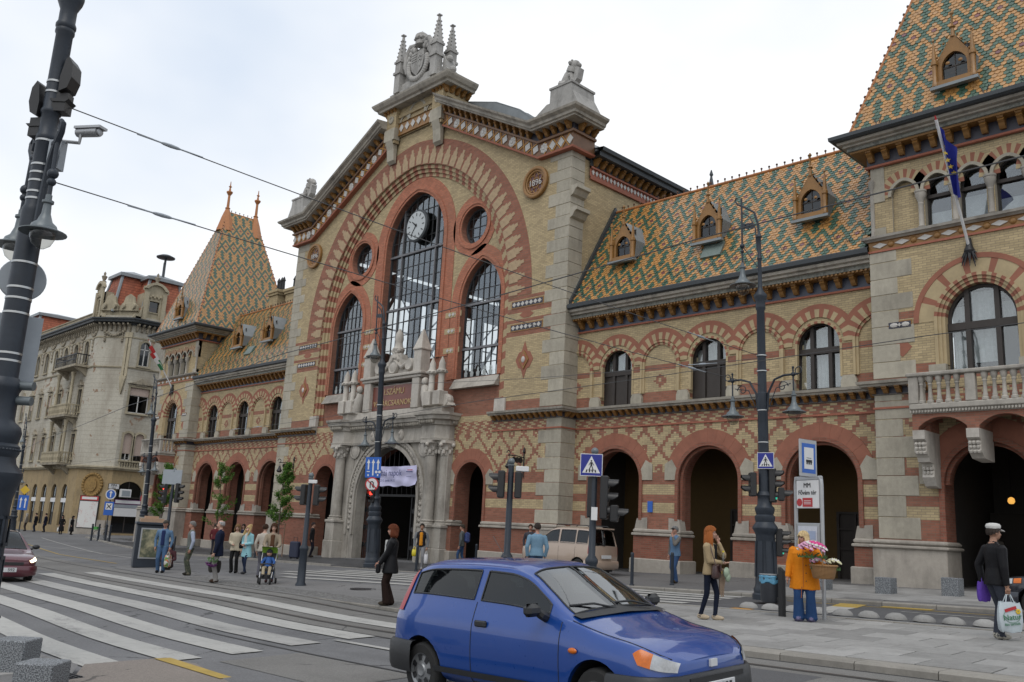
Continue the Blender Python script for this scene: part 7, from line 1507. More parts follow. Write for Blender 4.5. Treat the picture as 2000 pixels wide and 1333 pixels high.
# overhead wires
def wire(label,pts,r=0.011,sag=0.0,ins=(),arms=()):
    t=thing('overhead_wire',label,'wire',pts[0],0,'overhead tram wires');o0=Vector(pts[0]);P=[]
    for a,b_ in zip(pts[:-1],pts[1:]):
        a,b_=Vector(a),Vector(b_)
        for i in range(12):q=i/12;p=a.lerp(b_,q);p.z -= sag*4*q*(1-q);P.append(p-o0)
    P.append(Vector(pts[-1])-o0);b=MB();b.tube(P,r,5);b.build('cable',m_wire,t)
    d=(Vector(pts[1])-o0).normalized()
    for q in ins:
        p=(Vector(pts[1])-o0)*q;p.z -= sag*4*q*(1-q);b=MB();b.tube([p-d*0.16,p-d*0.1,p,p+d*0.1,p+d*0.16],[0.01,0.026,0.032,0.026,0.01],8);b.tube([p-d*0.5,p-d*0.16],0.013,5);b.tube([p+d*0.16,p+d*0.5],0.013,5);b.build('insulator',m_grey,t,True)
zm,zr_=gz(MX,MY),gz(25.57,-7.68)
wire('upper span wire from the foreground mast to the right lamp post',[(MX+0.15,MY+0.15,zm+7.45),(25.45,-7.75,zr_+5.96)],0.009,0.1,(0.09,0.86));wire('lower span wire from the foreground mast to the right lamp post',[(MX+0.18,MY+0.16,zm+6.3),(25.45,-7.75,zr_+5.2)],0.009,0.1,(0.09,0.84))
wire('tram contact wire above the near track',[(x,-17.3+yc(x),gz(x,-17.3)+5.7) for x in (44,30,18,6,-8,-24,-44)],0.01,0.03);wire('tram contact wire above the far track',[(x,-9.0+0.5*yc(x),gz(x,-9)+5.6) for x in (44,30,16,2,-14,-34)],0.01,0.03)
wire('span wire from the centre lamp post to the right lamp post',[(6.4,-5.4,gz(6.4,-5.4)+7.6),(25.5,-7.7,zr_+5.9)],0.008,0.15,(0.9,));wire('span wire from the left lamp post to the centre lamp post',[(-19.7,-4.2,gz(-19.7,-4.2)+7.2),(6.4,-5.4,gz(6.4,-5.4)+6.6)],0.009,0.25,(0.45,0.55))
# far left: signs and bicycle
def sign_post(x,y,h,label):t=thing('road_sign',label,'road sign',G3(x,y));b=MB();b.tube([(0,0,0),(0,0,h)],0.045,8);b.build('post',m_pole,t);return t
t=sign_post(-39.0,0.7,4.0,'blue arrow sign over a blue square sign by the bicycle');o=disc(t,(0.06,-0.05,3.55),radians(50),0.42,m_signw,m_blue);b=MB();b.prism([(-0.05,-0.25),(0.05,-0.25),(0.05,0.1),(0.14,0.1),(0,0.3),(-0.14,0.1),(-0.05,0.1)],-0.01,-0.004,XZP);b.build('arrow',m_signw,o)
b=MB();b.bbox(-0.38,0.38,-0.02,0.0,-0.6,0.5,0.004);o=b.build('square_sign',m_blue,t,loc=(0.06,-0.05,2.45),rot=(0,0,radians(50)));b=MB();b.box(-0.26,0.26,-0.025,-0.02,-0.15,0.37);b.build('white_field',m_signw,o);b=MB();b.obox((0,-0.028,0.11),(0.17,0,0.17),(0,0.003,0),(-0.025,0,0.025));b.obox((0,-0.028,0.11),(0.17,0,-0.17),(0,0.003,0),(0.025,0,0.025));b.build('crossed_symbol',m_black,o)
t=sign_post(-36.5,2.6,3.9,'red no entry sign before the corner shop');o=disc(t,(0.06,-0.05,3.3),radians(50),0.44,m_nored,m_nored);b=MB();b.box(-0.28,0.28,-0.012,-0.004,-0.07,0.07);b.build('white_bar',m_signw,o)
t=sign_post(-30.2,-8.3,3.6,'blue lane sign under a yellow diamond beyond the foreground mast');b=MB();b.bbox(-0.34,0.34,-0.02,0,-0.5,0.5,0.004);o=b.build('lane_sign',m_blue,t,loc=(0.05,-0.05,2.7),rot=(0,0,radians(50)));
for x in (-0.15,0.15):b=MB();b.prism([(x-0.04,-0.35),(x+0.04,-0.35),(x+0.04,0.15),(x+0.1,0.15),(x,0.36),(x-0.1,0.15),(x-0.04,0.15)],-0.025,-0.02,XZP);b.build('arrow',m_signw,o)
b=MB();b.prism([(-0.32,0),(0,-0.32),(0.32,0),(0,0.32)],-0.02,0,XZP);b.build('priority_sign',plain('sign_yellow',(0.55,0.36,0.02),0.4),t,loc=(0.05,-0.05,3.55),rot=(0,0,radians(50)))
bk=thing('bicycle','silver bicycle parked among the bollards near the corner shop','bicycle',G3(-36.3,-0.6),radians(25))
for x in (-0.52,0.52):
    b=MB();b.tube([(x+0.33*cos(a),0,0.34+0.33*sin(a)) for a in [i*2*pi/20 for i in range(21)]],0.02,6,cap=False);b.build('tyre',m_rubber,bk);b=MB()
    for k in range(10):a=k*2*pi/10;b.tube([(x,0,0.34),(x+0.32*cos(a),0,0.34+0.32*sin(a))],0.004,4)
    b.build('spokes',m_alu,bk)
b=MB()
for p,q in (((-0.52,0,0.34),(-0.12,0,0.32)),((-0.12,0,0.32),(-0.25,0,0.85)),((-0.25,0,0.8),(0.35,0,0.82)),((-0.12,0,0.32),(0.37,0,0.72)),((-0.52,0,0.34),(-0.25,0,0.8)),((0.52,0,0.34),(0.36,0,0.98))):b.tube([p,q],0.018,6)
b.build('frame',m_alu,bk);b=MB();b.ball((-0.27,0,0.9),(0.13,0.07,0.04),8,5);b.build('saddle',m_rubber,bk);b=MB();b.tube([(0.4,-0.25,1.02),(0.36,0,1.0),(0.4,0.25,1.02)],0.014,6);b.build('handlebar',m_rubber,bk);b=MB();b.box(-0.75,-0.4,-0.14,0.14,0.72,0.95);b.build('basket',plain('green_basket',(0.05,0.25,0.05),0.6),bk)
b=MB();b.box(-0.12,0.12,-0.01,0.01,0,0.42);tag(b.build('wall_plaque',m_blue,None,False,(15.72,P_-0.17+0.13,2.6)),'small blue plaque on the brick pier right of the first arch','plaque')
# ------------------------------------------------------------ cars
def carpaint(name,col,rough=0.32):
    M=Mat(name,col,rough,0.15,0.5);M.b.inputs['Coat Weight'].default_value=0.9;M.b.inputs['Coat Roughness'].default_value=0.04;M.pos(True);n=M.noise(2.5,5);n2=M.noise(14,4)
    M.base(M.mix(((n*0.5+n2*0.5-0.5)*2.2).clamp()*0.35,col,tuple(c*0.8+0.008 for c in col)));M.rgh((n2-0.5)*0.25+rough);return M.m
m_carglass=glassm('car_glass',(0.16,0.18,0.18),0.02,0.06);m_cardark=plain('car_trim_plastic',(0.018,0.019,0.021),0.5,vary=0.2);m_tyre=plain('tyre_rubber',(0.014,0.014,0.014),0.8,vary=0.3,sc=12);m_hub=plain('wheel_cover_grey',(0.24,0.25,0.26),0.4,0.5,vary=0.2,sc=8)
m_amber=plain('amber_lens',(0.55,0.13,0.01),0.2,vary=0.25,sc=14);m_clear=plain('headlamp_lens',(0.40,0.41,0.42),0.12,0.3,vary=0.35,sc=9);m_taillens=plain('red_tail_lens',(0.30,0.01,0.015),0.2,vary=0.2,sc=9);m_plate=plain('number_plate',(0.55,0.56,0.57),0.4,vary=0.08);m_seat=plain('dark_seat_fabric',(0.018,0.019,0.021),0.9)
m_headlit=Mat('lit_headlamp',(0.8,0.75,0.6),0.2,emit=(1.0,0.85,0.55),es=4.0).m
def pchip(xs,ys,x):
    n=len(xs);i=max(0,min(n-2,next((j for j in range(n-1) if x <= xs[j+1]),n-2)))
    def slope(j):
        if j == 0:return (ys[1]-ys[0])/(xs[1]-xs[0])
        if j == n-1:return (ys[-1]-ys[-2])/(xs[-1]-xs[-2])
        a=(ys[j]-ys[j-1])/(xs[j]-xs[j-1]);b=(ys[j+1]-ys[j])/(xs[j+1]-xs[j])
        return 0 if a*b <= 0 else 2*a*b/(a+b)
    h=xs[i+1]-xs[i];t=max(0,min(1,(x-xs[i])/h));m0,m1=slope(i)*h,slope(i+1)*h
    return ys[i]*(2*t**3-3*t**2+1)+m0*(t**3-2*t**2+t)+ys[i+1]*(-2*t**3+3*t**2)+m1*(t**3-t**2)
class Car:
    def __init__(s,rows,wheels,wr,ar):
        s.rows=sorted(rows,key=lambda r:r[0]);s.xs=[r[0] for r in s.rows];s.K=len(s.rows[0][1]);s.wheels=wheels;s.wr=wr;s.ar=ar
        s.ys=[[r[1][k][0] for r in s.rows] for k in range(s.K)];s.zs=[[r[1][k][1] for r in s.rows] for k in range(s.K)];s.c={}
    def sec(s,x):
        if x not in s.c:s.c[x]=[(pchip(s.xs,s.ys[k],x),pchip(s.xs,s.zs[k],x)) for k in range(s.K)]
        return s.c[x]
    def P(s,x,k,side=-1,off=0.0,clampz=True):
        q=s.sec(x);i=min(int(k),s.K-2);t=k-i;p0=q[max(i-1,0)];p1=q[i];p2=q[i+1];p3=q[i+2] if i+2 < s.K else (-q[s.K-2][0],q[s.K-2][1])
        def cr(a,b,c,d):return 0.5*((2*b)+(-a+c)*t+(2*a-5*b+4*c-d)*t*t+(-a+3*b-3*c+d)*t**3)
        tens=lambda a,b,c,d:cr(a,b,c,d)*0.75+(b+(c-b)*t)*0.25
        y,z=tens(p0[0],p1[0],p2[0],p3[0]),tens(p0[1],p1[1],p2[1],p3[1])
        if k == s.K-1:y=0.0
        if clampz:
            for xc in s.wheels:
                if abs(x-xc) < s.ar:z=max(z,s.wr+sqrt(s.ar**2-(x-xc)**2))
        if off:
            a=Vector(s.P(x,max(k-0.15,0),side,0,False));b=Vector(s.P(x,min(k+0.15,s.K-1),side,0,False));c=Vector(s.P(x+0.03,k,side,0,False));d=Vector(s.P(x-0.03,k,side,0,False))
            n=(b-a).cross(c-d);n.normalize()
            if n.y*side < 0 and abs(n.y) > 0.05:n=-n
            elif abs(n.y) <= 0.05 and n.z < 0:n=-n
            return (x+n.x*off,y*side+n.y*off,z+n.z*off)
        return (x,y*side,z)
    def patch(s,x0,x1,k0,k1,side,off,nx=6,nk=6,mb=None,m=0,f=None):
        mb=mb or MB();vs=[]
        for i in range(nx+1):
            for j in range(nk+1):
                x,k=x0+(x1-x0)*i/nx,k0+(k1-k0)*j/nk
                if f:x,k=f(i/nx,j/nk)
                vs.append(s.P(x,k,side,off,False))
        mb.add(vs,[(i*(nk+1)+j,(i+1)*(nk+1)+j,(i+1)*(nk+1)+j+1,i*(nk+1)+j+1) for i in range(nx) for j in range(nk)],m);return mb
def wheel(parent,x,y,r,side,rz=0):
    b=MB();w=0.085;b.lathe([(r*0.6,0),(r*0.62,-w),(r*0.9,-w),(r*0.97,-w*0.8),(r,-w*0.5),(r,w*0.5),(r*0.97,w*0.8),(r*0.9,w),(r*0.62,w),(r*0.6,0)],(0,0,0),32,ax='y');o=b.build('wheel',m_tyre,parent,True,(x,y,r),(0,0,rz))
    c=MB();sd=side;c.lathe([(0.01,sd*w*0.9),(r*0.2,sd*w*1.0),(r*0.24,sd*w*0.85),(r*0.52,sd*w*0.75),(r*0.62,sd*w*0.95),(r*0.66,sd*w*0.8),(r*0.66,0)],(0,0,0),32,ax='y');h=c.build('wheel_cover',m_hub,o,True)
    for k in range(7):
        a=k*2*pi/7;d=MB();d.prism([(r*0.34,-0.022),(r*0.55,-0.03),(r*0.57,0.0),(r*0.55,0.03),(r*0.34,0.022)],sd*w*0.84,sd*w*0.88,lambda u,v,q:(u*cos(a)-v*sin(a),q,u*sin(a)+v*cos(a)));d.build('cover_slot',m_cardark,o)
    return o
def build_car(name,label,loc,rz,car,paint_m,cfg):
    t=thing(name,label,'car',loc,rz);K=car.K;xs=cfg['xs'];sub=4;ks=[i/sub for i in range((K-1)*sub+1)]
    body=MB();glassparts={}
    grid={}
    for sd in (-1,1):
        for i,x in enumerate(xs):
            for j,k in enumerate(ks):grid[sd,i,j]=car.P(x,k,sd)
    wins=cfg['windows']
    def which(xm,km):
        for wn in wins:
            x0,x1,k0,k1=wn[1:5]
            if x0 < xm < x1 and k0 < km < k1:return wn[0]
        return None
    faces={}
    for sd in (-1,1):
        for i in range(len(xs)-1):
            for j in range(len(ks)-1):
                w=which((xs[i]+xs[i+1])/2,(ks[j]+ks[j+1])/2);key=(w,sd if w and w.startswith('side') else 0)
                faces.setdefault(key,[]).append([(sd,i,j),(sd,i+1,j),(sd,i+1,j+1),(sd,i,j+1)])
    for key,fl in faces.items():
        idx={};vs=[];fs=[]
        for f in fl:
            q=[]
            for v in f:
                p=grid[v];kk=(round(p[0],4),round(p[1],4),round(p[2],4))
                if kk not in idx:idx[kk]=len(vs);vs.append(p)
                if idx[kk] not in q:q.append(idx[kk])
            if len(q) >= 3:fs.append(tuple(q))
        mb=MB();mb.add(vs,fs)
        if key[0] is None:
            for xi in (0,len(xs)-1):
                n=len(ks)
                for j in range(n-1):mb.add([grid[-1,xi,j],grid[-1,xi,j+1],grid[1,xi,j+1],grid[1,xi,j]],[(0,1,2,3)])
            me=mb.mesh('body',paint_m);bmm=bmesh.new();bmm.from_mesh(me);bmesh.ops.remove_doubles(bmm,verts=bmm.verts,dist=0.0008);bmesh.ops.recalc_face_normals(bmm,faces=bmm.faces);bmm.to_mesh(me);bmm.free()
            me.polygons.foreach_set('use_smooth',[True]*len(me.polygons));me.set_sharp_from_angle(angle=radians(50));obj('body',me,t)
        else:mb.build('windscreen' if key[0] == 'screen' else ('rear_window' if key[0] == 'rear' else 'side_window'),m_screen if key[0] == 'screen' and 'blue three' in label else m_carglass,t,'all')
    # rubber edges round every window
    for wn in wins:
        x0,x1,k0,k1=wn[1:5]
        for sd in (-1,1):
            b=MB();P=[car.P(x0+(x1-x0)*i/16,k0,sd,0.004,False) for i in range(17)]+[car.P(x1,k0+(k1-k0)*i/8,sd,0.004,False) for i in range(1,9)]+[car.P(x1+(x0-x1)*i/16,k1,sd,0.004,False) for i in range(1,17)]+[car.P(x0,k1+(k0-k1)*i/8,sd,0.004,False) for i in range(1,9)]
            b.tube(P,0.009,5);b.build('window_seal',m_cardark,t)
    for seam in cfg.get('seams',()):
        for sd in (-1,1):b=MB();b.tube([car.P(x,k,sd,0.001,False) for x,k in seam],0.0045,5);b.build('panel_gap',m_cardark,t)
    for xc in car.wheels:
        for sd in (-1,1):wheel(t,xc,sd*cfg['track'],car.wr,sd,cfg.get('steer',0) if xc > 0 else 0)
        b=MB();b.lathe([(car.ar*0.99,-cfg['track']-0.06),(car.ar*0.99,cfg['track']+0.06)],(xc,0,car.wr),24,ax='y');b.f=[f for f in b.f if len(f) == 4 and sum(b.v[i][2] for i in f)/4 > car.wr-0.02];b.m=[0]*len(b.f);b.build('wheel_arch_liner',m_cardark,t)
    b=MB();b.box(xs[0]+0.08,xs[-1]-0.1,-0.52,0.52,0.17,0.5);b.build('underbody',m_cardark,t)
    b=MB();b.bbox(xs[0]+0.25,cfg['cowl']-0.05,-0.6,0.6,0.4,0.62,0.02);b.bbox(cfg['cowl']-0.35,cfg['cowl']-0.02,-0.58,0.58,0.6,0.84,0.05)
    for y in (-0.33,0.33):
        for xse in cfg['seats']:b.bbox(xse-0.25,xse+0.25,y-0.24,y+0.24,0.55,0.72,0.05);b.obox((xse-0.3,y,0.9),(0.06,0,-0.02),(0,0.22,0),(-0.08,0,0.27));b.obox((xse-0.4,y,1.2),(0.04,0,0),(0,0.11,0),(-0.01,0,0.08))
    b.build('interior',m_seat,t)
    return t
def bumper(parent,car,front,z0,z1,mat,thick=0.035,xin=0.42,dz=0.0):
    xs=[car.xs[-1]-xin*(1-i/10)**1.0 for i in range(11)] if front else [car.xs[0]+xin*(1-i/10) for i in range(11)];P=[]
    for sd in (-1,1):
        L_=[(x,sd*max(q[0] for q in car.sec(x)[1:4])) for x in xs];P+=L_ if sd < 0 else list(reversed(L_))
    Q=[];n=len(P)
    for i in range(n):
        a,b=P[max(i-1,0)],P[min(i+1,n-1)];tx,ty=b[0]-a[0],b[1]-a[1];l=math.hypot(tx,ty) or 1
        nx,ny=(ty/l,-tx/l);
        if nx*(1 if front else -1)*1.0+ny*(1 if P[i][1] > 0 else -1) < 0:nx,ny=-nx,-ny
        Q.append((P[i][0],P[i][1],0,nx,ny))
    b=MB();sweep(b,Q,[(-0.03,z0),(thick*0.6,z0+0.01),(thick,z0+0.06),(thick*1.15,(z0+z1)/2),(thick,z1-0.04),(thick*0.5,z1-0.005),(-0.03,z1)]);return b.build('bumper',mat,parent,True)
# --- blue hatchback in front
R=[(1.93,[(.44,.26),(.50,.33),(.53,.46),(.52,.56),(.48,.615),(.44,.625),(.38,.635),(.2,.645),(0,.65)]),
     (1.84,[(.58,.22),(.66,.30),(.69,.46),(.675,.58),(.63,.665),(.59,.68),(.5,.695),(.28,.71),(0,.715)]),
     (1.66,[(.66,.20),(.75,.29),(.785,.48),(.775,.63),(.725,.735),(.68,.75),(.58,.765),(.32,.785),(0,.79)]),
     (1.225,[(.68,.20),(.78,.29),(.805,.50),(.80,.68),(.745,.81),(.70,.825),(.6,.84),(.34,.865),(0,.875)]),
     (0.95,[(.68,.20),(.785,.29),(.81,.52),(.80,.72),(.745,.88),(.715,.893),(.66,.905),(.38,.93),(0,.94)]),
     (0.80,[(.68,.20),(.785,.29),(.81,.52),(.80,.74),(.745,.90),(.72,.93),(.665,.965),(.385,1.0),(0,1.015)]),
     (0.52,[(.68,.20),(.785,.29),(.812,.53),(.80,.75),(.745,.905),(.66,1.09),(.615,1.12),(.37,1.16),(0,1.17)]),
     (0.20,[(.68,.20),(.785,.29),(.812,.53),(.80,.75),(.745,.91),(.60,1.24),(.55,1.275),(.38,1.325),(0,1.34)]),
     (-0.05,[(.68,.20),(.785,.29),(.812,.53),(.80,.755),(.745,.915),(.585,1.285),(.54,1.325),(.39,1.37),(0,1.385)]),
     (-0.6,[(.68,.20),(.785,.29),(.812,.53),(.80,.765),(.745,.93),(.58,1.30),(.535,1.34),(.39,1.385),(0,1.40)]),
     (-1.225,[(.68,.20),(.785,.29),(.81,.54),(.80,.78),(.735,.95),(.575,1.285),(.53,1.325),(.385,1.37),(0,1.385)]),
     (-1.52,[(.66,.22),(.765,.30),(.79,.55),(.775,.79),(.71,.955),(.575,1.23),(.52,1.28),(.37,1.325),(0,1.34)]),
     (-1.66,[(.64,.25),(.745,.33),(.765,.55),(.745,.79),(.68,.95),(.60,1.10),(.55,1.16),(.36,1.20),(0,1.21)]),
     (-1.76,[(.60,.28),(.71,.36),(.735,.55),(.715,.77),(.66,.87),(.62,.92),(.55,.94),(.34,.95),(0,.955)]),
     (-1.82,[(.5,.30),(.6,.38),(.64,.52),(.63,.68),(.58,.75),(.54,.77),(.47,.78),(.3,.79),(0,.79)])]
car=Car(R,(1.225,-1.225),0.275,0.345)
def stations(car,a,b,extra):
    s_=set(round(a+(b-a)*i/46,4) for i in range(47))|set(extra)
    for xc in car.wheels:s_ |= set(round(xc+car.ar*cos(i*pi/14),4) for i in range(15))
    return sorted(s_)
cfg=dict(windows=[('side_door',-0.36,0.62,4.25,4.95),('side_quarter',-1.50,-0.47,4.25,4.95),('screen',0.22,0.84,6.25,8.01),('rear',-1.74,-1.56,6.3,8.01)],track=0.70,cowl=0.85,seats=(-0.15,-0.95),steer=-0.06,
    seams=([(-0.41,0.6+i*0.15) for i in range(24)]+[(-0.41+i*0.0,4.2) for i in range(1)],[(0.80,0.8+i*0.15) for i in range(22)],[(1.88-i*0.07,5.0+0.02*i) for i in range(15)],[(-0.41+i*0.121,0.75) for i in range(11)]))
cfg['xs']=stations(car,-1.82,1.93,[-1.74,-1.56,-1.50,-0.47,-0.36,0.62,0.22,0.84])
m_screen=glassm('windscreen_glass',(0.22,0.25,0.25),0.03,0.22)
m_pblue=carpaint('blue_car_paint',(0.004,0.048,0.25))
CX,CY,CH_=30.48,-20.46,radians(0.64)
blue=build_car('hatchback_car','blue three-door hatchback driving past in the foreground',(CX,CY,zroad(CX,CY)+0.01),CH_,car,m_pblue,cfg)
blue.rotation_euler=(radians(2.0),radians(-1.65),CH_);blue.scale=(0.958,0.99,1.01)
bumper(blue,car,True,0.22,0.535,m_cardark,0.05,0.55);bumper(blue,car,False,0.24,0.56,m_cardark,0.05,0.5)
for sd in (-1,1):
    hl=car.patch(1.78,1.926,2.95,4.15,sd,0.014,8,6);hl.build('headlight',m_clear,blue,'all');hl=car.patch(1.64,1.78,2.85,4.1,sd,0.015,6,6,f=lambda a,b:(1.63+0.15*a+0.06*(1-a)*abs(b-0.5)*2,2.95+1.15*b));hl.build('indicator',m_amber,blue,'all')
    tl=car.patch(-1.64,-1.53,3.3,6.0,sd,0.012,4,12,f=lambda a,b:(-1.70+0.10*a+0.07*b,3.3+2.5*b));tl.build('tail_light',m_taillens,blue,'all')
    p=Vector(car.P(0.98,2.75,sd,0.01));b=MB();b.ball(p,(0.055,0.02,0.026),10,6);b.build('side_indicator',m_amber,blue,True)
    p=Vector(car.P(-0.27,3.25,sd,0.012));b=MB();b.bbox(p.x-0.085,p.x+0.085,p.y-0.018,p.y+0.018,p.z-0.03,p.z+0.03,0.012);b.build('door_handle',m_cardark,blue)
    p=Vector(car.P(0.58,4.1,sd,0.0));b=MB();b.tube([p,p+Vector((0.02,sd*0.09,0.03)),p+Vector((0.0,sd*0.12,0.06))],[0.05,0.045,0.04],8);b.bbox(p.x-0.05,p.x+0.06,p.y+sd*0.10-(0.0 if sd > 0 else 0.19),p.y+sd*0.10+(0.19 if sd > 0 else 0.0),p.z+0.015,p.z+0.13,0.035);b.build('wing_mirror',m_cardark,blue,True)
    b=car.patch(-1.0,1.0,1.05,1.3,sd,0.012,20,2);b.build('sill_trim',m_cardark,blue,'all')
    ln=[(x,sd*(max(q[0] for q in car.sec(x)))) for x in ()]
b=MB()
for x0,y0,x1,y1 in ((0.90,-0.05,0.76,-0.56),(0.92,0.48,0.80,-0.02)):
    za=car.P(0.9,8)[2]+0.03;b.tube([(x0-0.02,y0,za-0.01),((x0+x1)/2-0.02,(y0+y1)/2,za+0.04),(x1-0.03,y1,za+0.03)],0.011,6)
b.add([(0.96,-0.66,0.93),(0.99,0,0.955),(0.96,0.66,0.93),(0.85,0.66,0.955),(0.85,0,1.0),(0.85,-0.66,0.955)],[(0,1,4,5),(1,2,3,4)]);b.build('wiper',m_cardark,blue,True)
b=MB();b.bbox(1.985,2.0,-0.26,0.26,0.345,0.455,0.004);pl_=b.build('number_plate',m_plate,blue)
b=MB()
for k in range(7):b.box(2.0,2.003,-0.21+k*0.062,-0.17+k*0.062,0.365,0.435)
b.build('plate_characters',m_black,pl_);b=MB();b.box(1.93,1.955,-0.05,0.05,0.565,0.625);b.build('badge',m_plate,blue)
b=MB();b.box(1.975,1.99,-0.42,0.42,0.465,0.505);b.build('grille_slot',m_black,blue)
b=MB();b.tube([(-0.75,0,1.395),(-0.95,0,1.62)],0.004,4);b.ball((-0.75,0,1.4),(0.04,0.02,0.02),8,5);b.build('aerial',m_cardark,blue)
# --- beige minivan parked by the hall
R2=[]
for x,zr2,wf in ((1.72,.0,.80),(1.60,.0,.94),(1.1,.0,.99),(0.86,.0,1),(0.45,.42,1),(0.18,.60,1),(-0.2,.655,1),(-1.0,.66,1),(-1.5,.64,.99),(-1.66,.55,.98),(-1.74,.02,.96),(-1.78,.0,.9)):
    bl=1.0 if x < 0.9 else (0.97-0.14*((x-0.9)/0.8)**1.3);top=bl+max(zr2,0.03)
    R2.append((x,[(.62*wf,.24),(.74*wf,.32),(.77*wf,.55),(.765*wf,.8),(.745*wf,bl),(.745*wf-.11*min(1,zr2/.5),bl+(top-bl)*.86+.005),(.72*wf-.13*min(1,zr2/.5)-.03,bl+(top-bl)*.94+.012),(.42*wf,top+.018),(0,top+.03)]))
car2=Car(R2,(1.15,-1.15),0.29,0.35)
cfg2=dict(windows=[('side_front',-0.18,0.62,4.2,4.93),('side_rear',-0.98,-0.28,4.2,4.93),('side_quarter',-1.55,-1.06,4.2,4.93),('screen',0.2,0.82,6.3,8.01),('rear',-1.735,-1.64,6.2,8.01)],track=0.68,cowl=0.82,seats=(-0.05,-0.85),seams=([(-0.23,0.8+i*0.15) for i in range(22)],[(-1.02,0.8+i*0.15) for i in range(22)]))
cfg2['xs']=stations(car2,-1.78,1.72,[-1.735,-1.64,-1.55,-1.06,-0.98,-0.28,-0.18,0.62,0.2,0.82]);m_beige=carpaint('beige_car_paint',(0.40,0.31,0.245),0.35)
van=build_car('parked_minivan','beige minivan parked on the pavement before the hall arcade',G3(14.6,-2.6,0.01),radians(180),car2,m_beige,cfg2)
bumper(van,car2,False,0.26,0.55,m_beige,0.05,0.3)
for sd in (-1,1):
    tl=car2.patch(-1.76,-1.62,2.9,4.2,sd,0.012,4,8);tl.build('tail_light',m_taillens,van,'all');b=MB();b.tube([(-1.45,sd*0.55,1.70),(-1.4,sd*0.55,1.74),(0.0,sd*0.55,1.75),(0.08,sd*0.55,1.70)],0.016,6);b.build('roof_rail',m_cardark,van,True)
b=MB();b.bbox(-1.86,-1.835,-0.26,0.26,0.62,0.74,0.004);b.build('number_plate',m_plate,van);b=MB();b.tube([(-1.80,0.05,1.05),(-1.79,0.3,1.16)],0.012,6);b.build('wiper',m_cardark,van);b=MB();b.bbox(-1.74,-1.6,-0.55,0.55,1.62,1.67,0.01);b.build('spoiler',m_beige,van)
# --- maroon saloon at the left edge, dark saloon at the right edge
R3=[]
for x,zr2,bl,wf in ((2.0,0,.62,.66),(1.92,0,.68,.84),(1.72,0,.74,.95),(1.2,0,.81,1),(0.9,0,.87,1),(0.35,.36,.89,1),(0.05,.48,.9,1),(-0.6,.50,.91,1),(-1.1,.42,.92,1),(-1.55,.05,.93,1),(-2.0,0,.93,.96),(-2.2,0,.90,.88),(-2.26,0,.8,.75)):
    top=bl+max(zr2,.025);R3.append((x,[(.68*wf,.2),(.80*wf,.3),(.83*wf,.5),(.825*wf,.5+(bl-.5)*.6),(.765*wf,bl),(.765*wf-.2*min(1,zr2/.48),bl+(top-bl)*.9),(.72*wf-.2*min(1,zr2/.48),bl+(top-bl)*.96+.006),(.4*wf,top+.015),(0,top+.025)]))
car3=Car(R3,(1.25,-1.25),0.29,0.35)
cfg3=dict(windows=[('side_front',-0.5,0.7,4.25,4.93),('side_rear',-1.3,-0.6,4.25,4.93),('screen',0.08,0.86,6.25,8.01),('rear',-1.5,-1.12,6.25,8.01)],track=0.72,cowl=0.86,seats=(-0.1,-0.95),seams=([(-0.55,0.8+i*0.15) for i in range(22)],[(0.82,0.8+i*0.15) for i in range(22)],[(1.95-i*0.075,5.0) for i in range(15)]))
cfg3['xs']=stations(car3,-2.26,2.0,[-1.5,-1.3,-1.12,-0.6,-0.5,0.7,0.08,0.86])
for nm,lb,lc,rz_,pm_ in (('saloon_car','maroon saloon with lit headlight waiting behind the foreground mast',(6.5,-19.3,zroad(6.5,-19.3)+0.01),radians(-6),carpaint('maroon_car_paint',(0.085,0.012,0.022))),('saloon_car','dark blue saloon cut off by the right edge of the picture',(32.6,-6.9,zroad(32.6,-6.9)+0.01),radians(183),carpaint('dark_navy_car_paint',(0.012,0.014,0.022)))):
    s3=build_car(nm,lb,lc,rz_,car3,pm_,cfg3);bumper(s3,car3,True,0.22,0.5,pm_,0.05,0.45);bumper(s3,car3,False,0.24,0.52,pm_,0.05,0.4)
    for sd in (-1,1):
        car3.patch(1.66,1.97,3.0,4.0,sd,0.012,8,5).build('headlight',m_headlit if 'maroon' in lb else m_clear,s3,'all');car3.patch(1.5,1.64,3.05,3.9,sd,0.013,4,4).build('indicator',m_amber,s3,'all');car3.patch(-2.24,-2.05,3.0,4.0,sd,0.012,5,5).build('tail_light',m_taillens,s3,'all')
        p=Vector(car3.P(0.62,4.1,sd,0.0));b=MB();b.tube([p,p+Vector((0.0,sd*0.1,0.04))],0.04,6);b.ball(p+Vector((0.0,sd*0.18,0.08)),(0.06,0.11,0.07),10,6);b.build('wing_mirror',m_cardark,s3,True)
    b=MB();b.bbox(2.04,2.06,-0.26,0.26,0.33,0.45,0.004);o=b.build('number_plate',m_plate,s3);b=MB();b.box(1.99,2.015,-0.42,0.42,0.52,0.60);b.build('grille',m_black,s3)
    if 'maroon' in lb:obj('plate_characters',text_mesh('592',0.12,0.002,m_black),o,(2.063,0.12,0.39),(pi/2,0,pi/2))
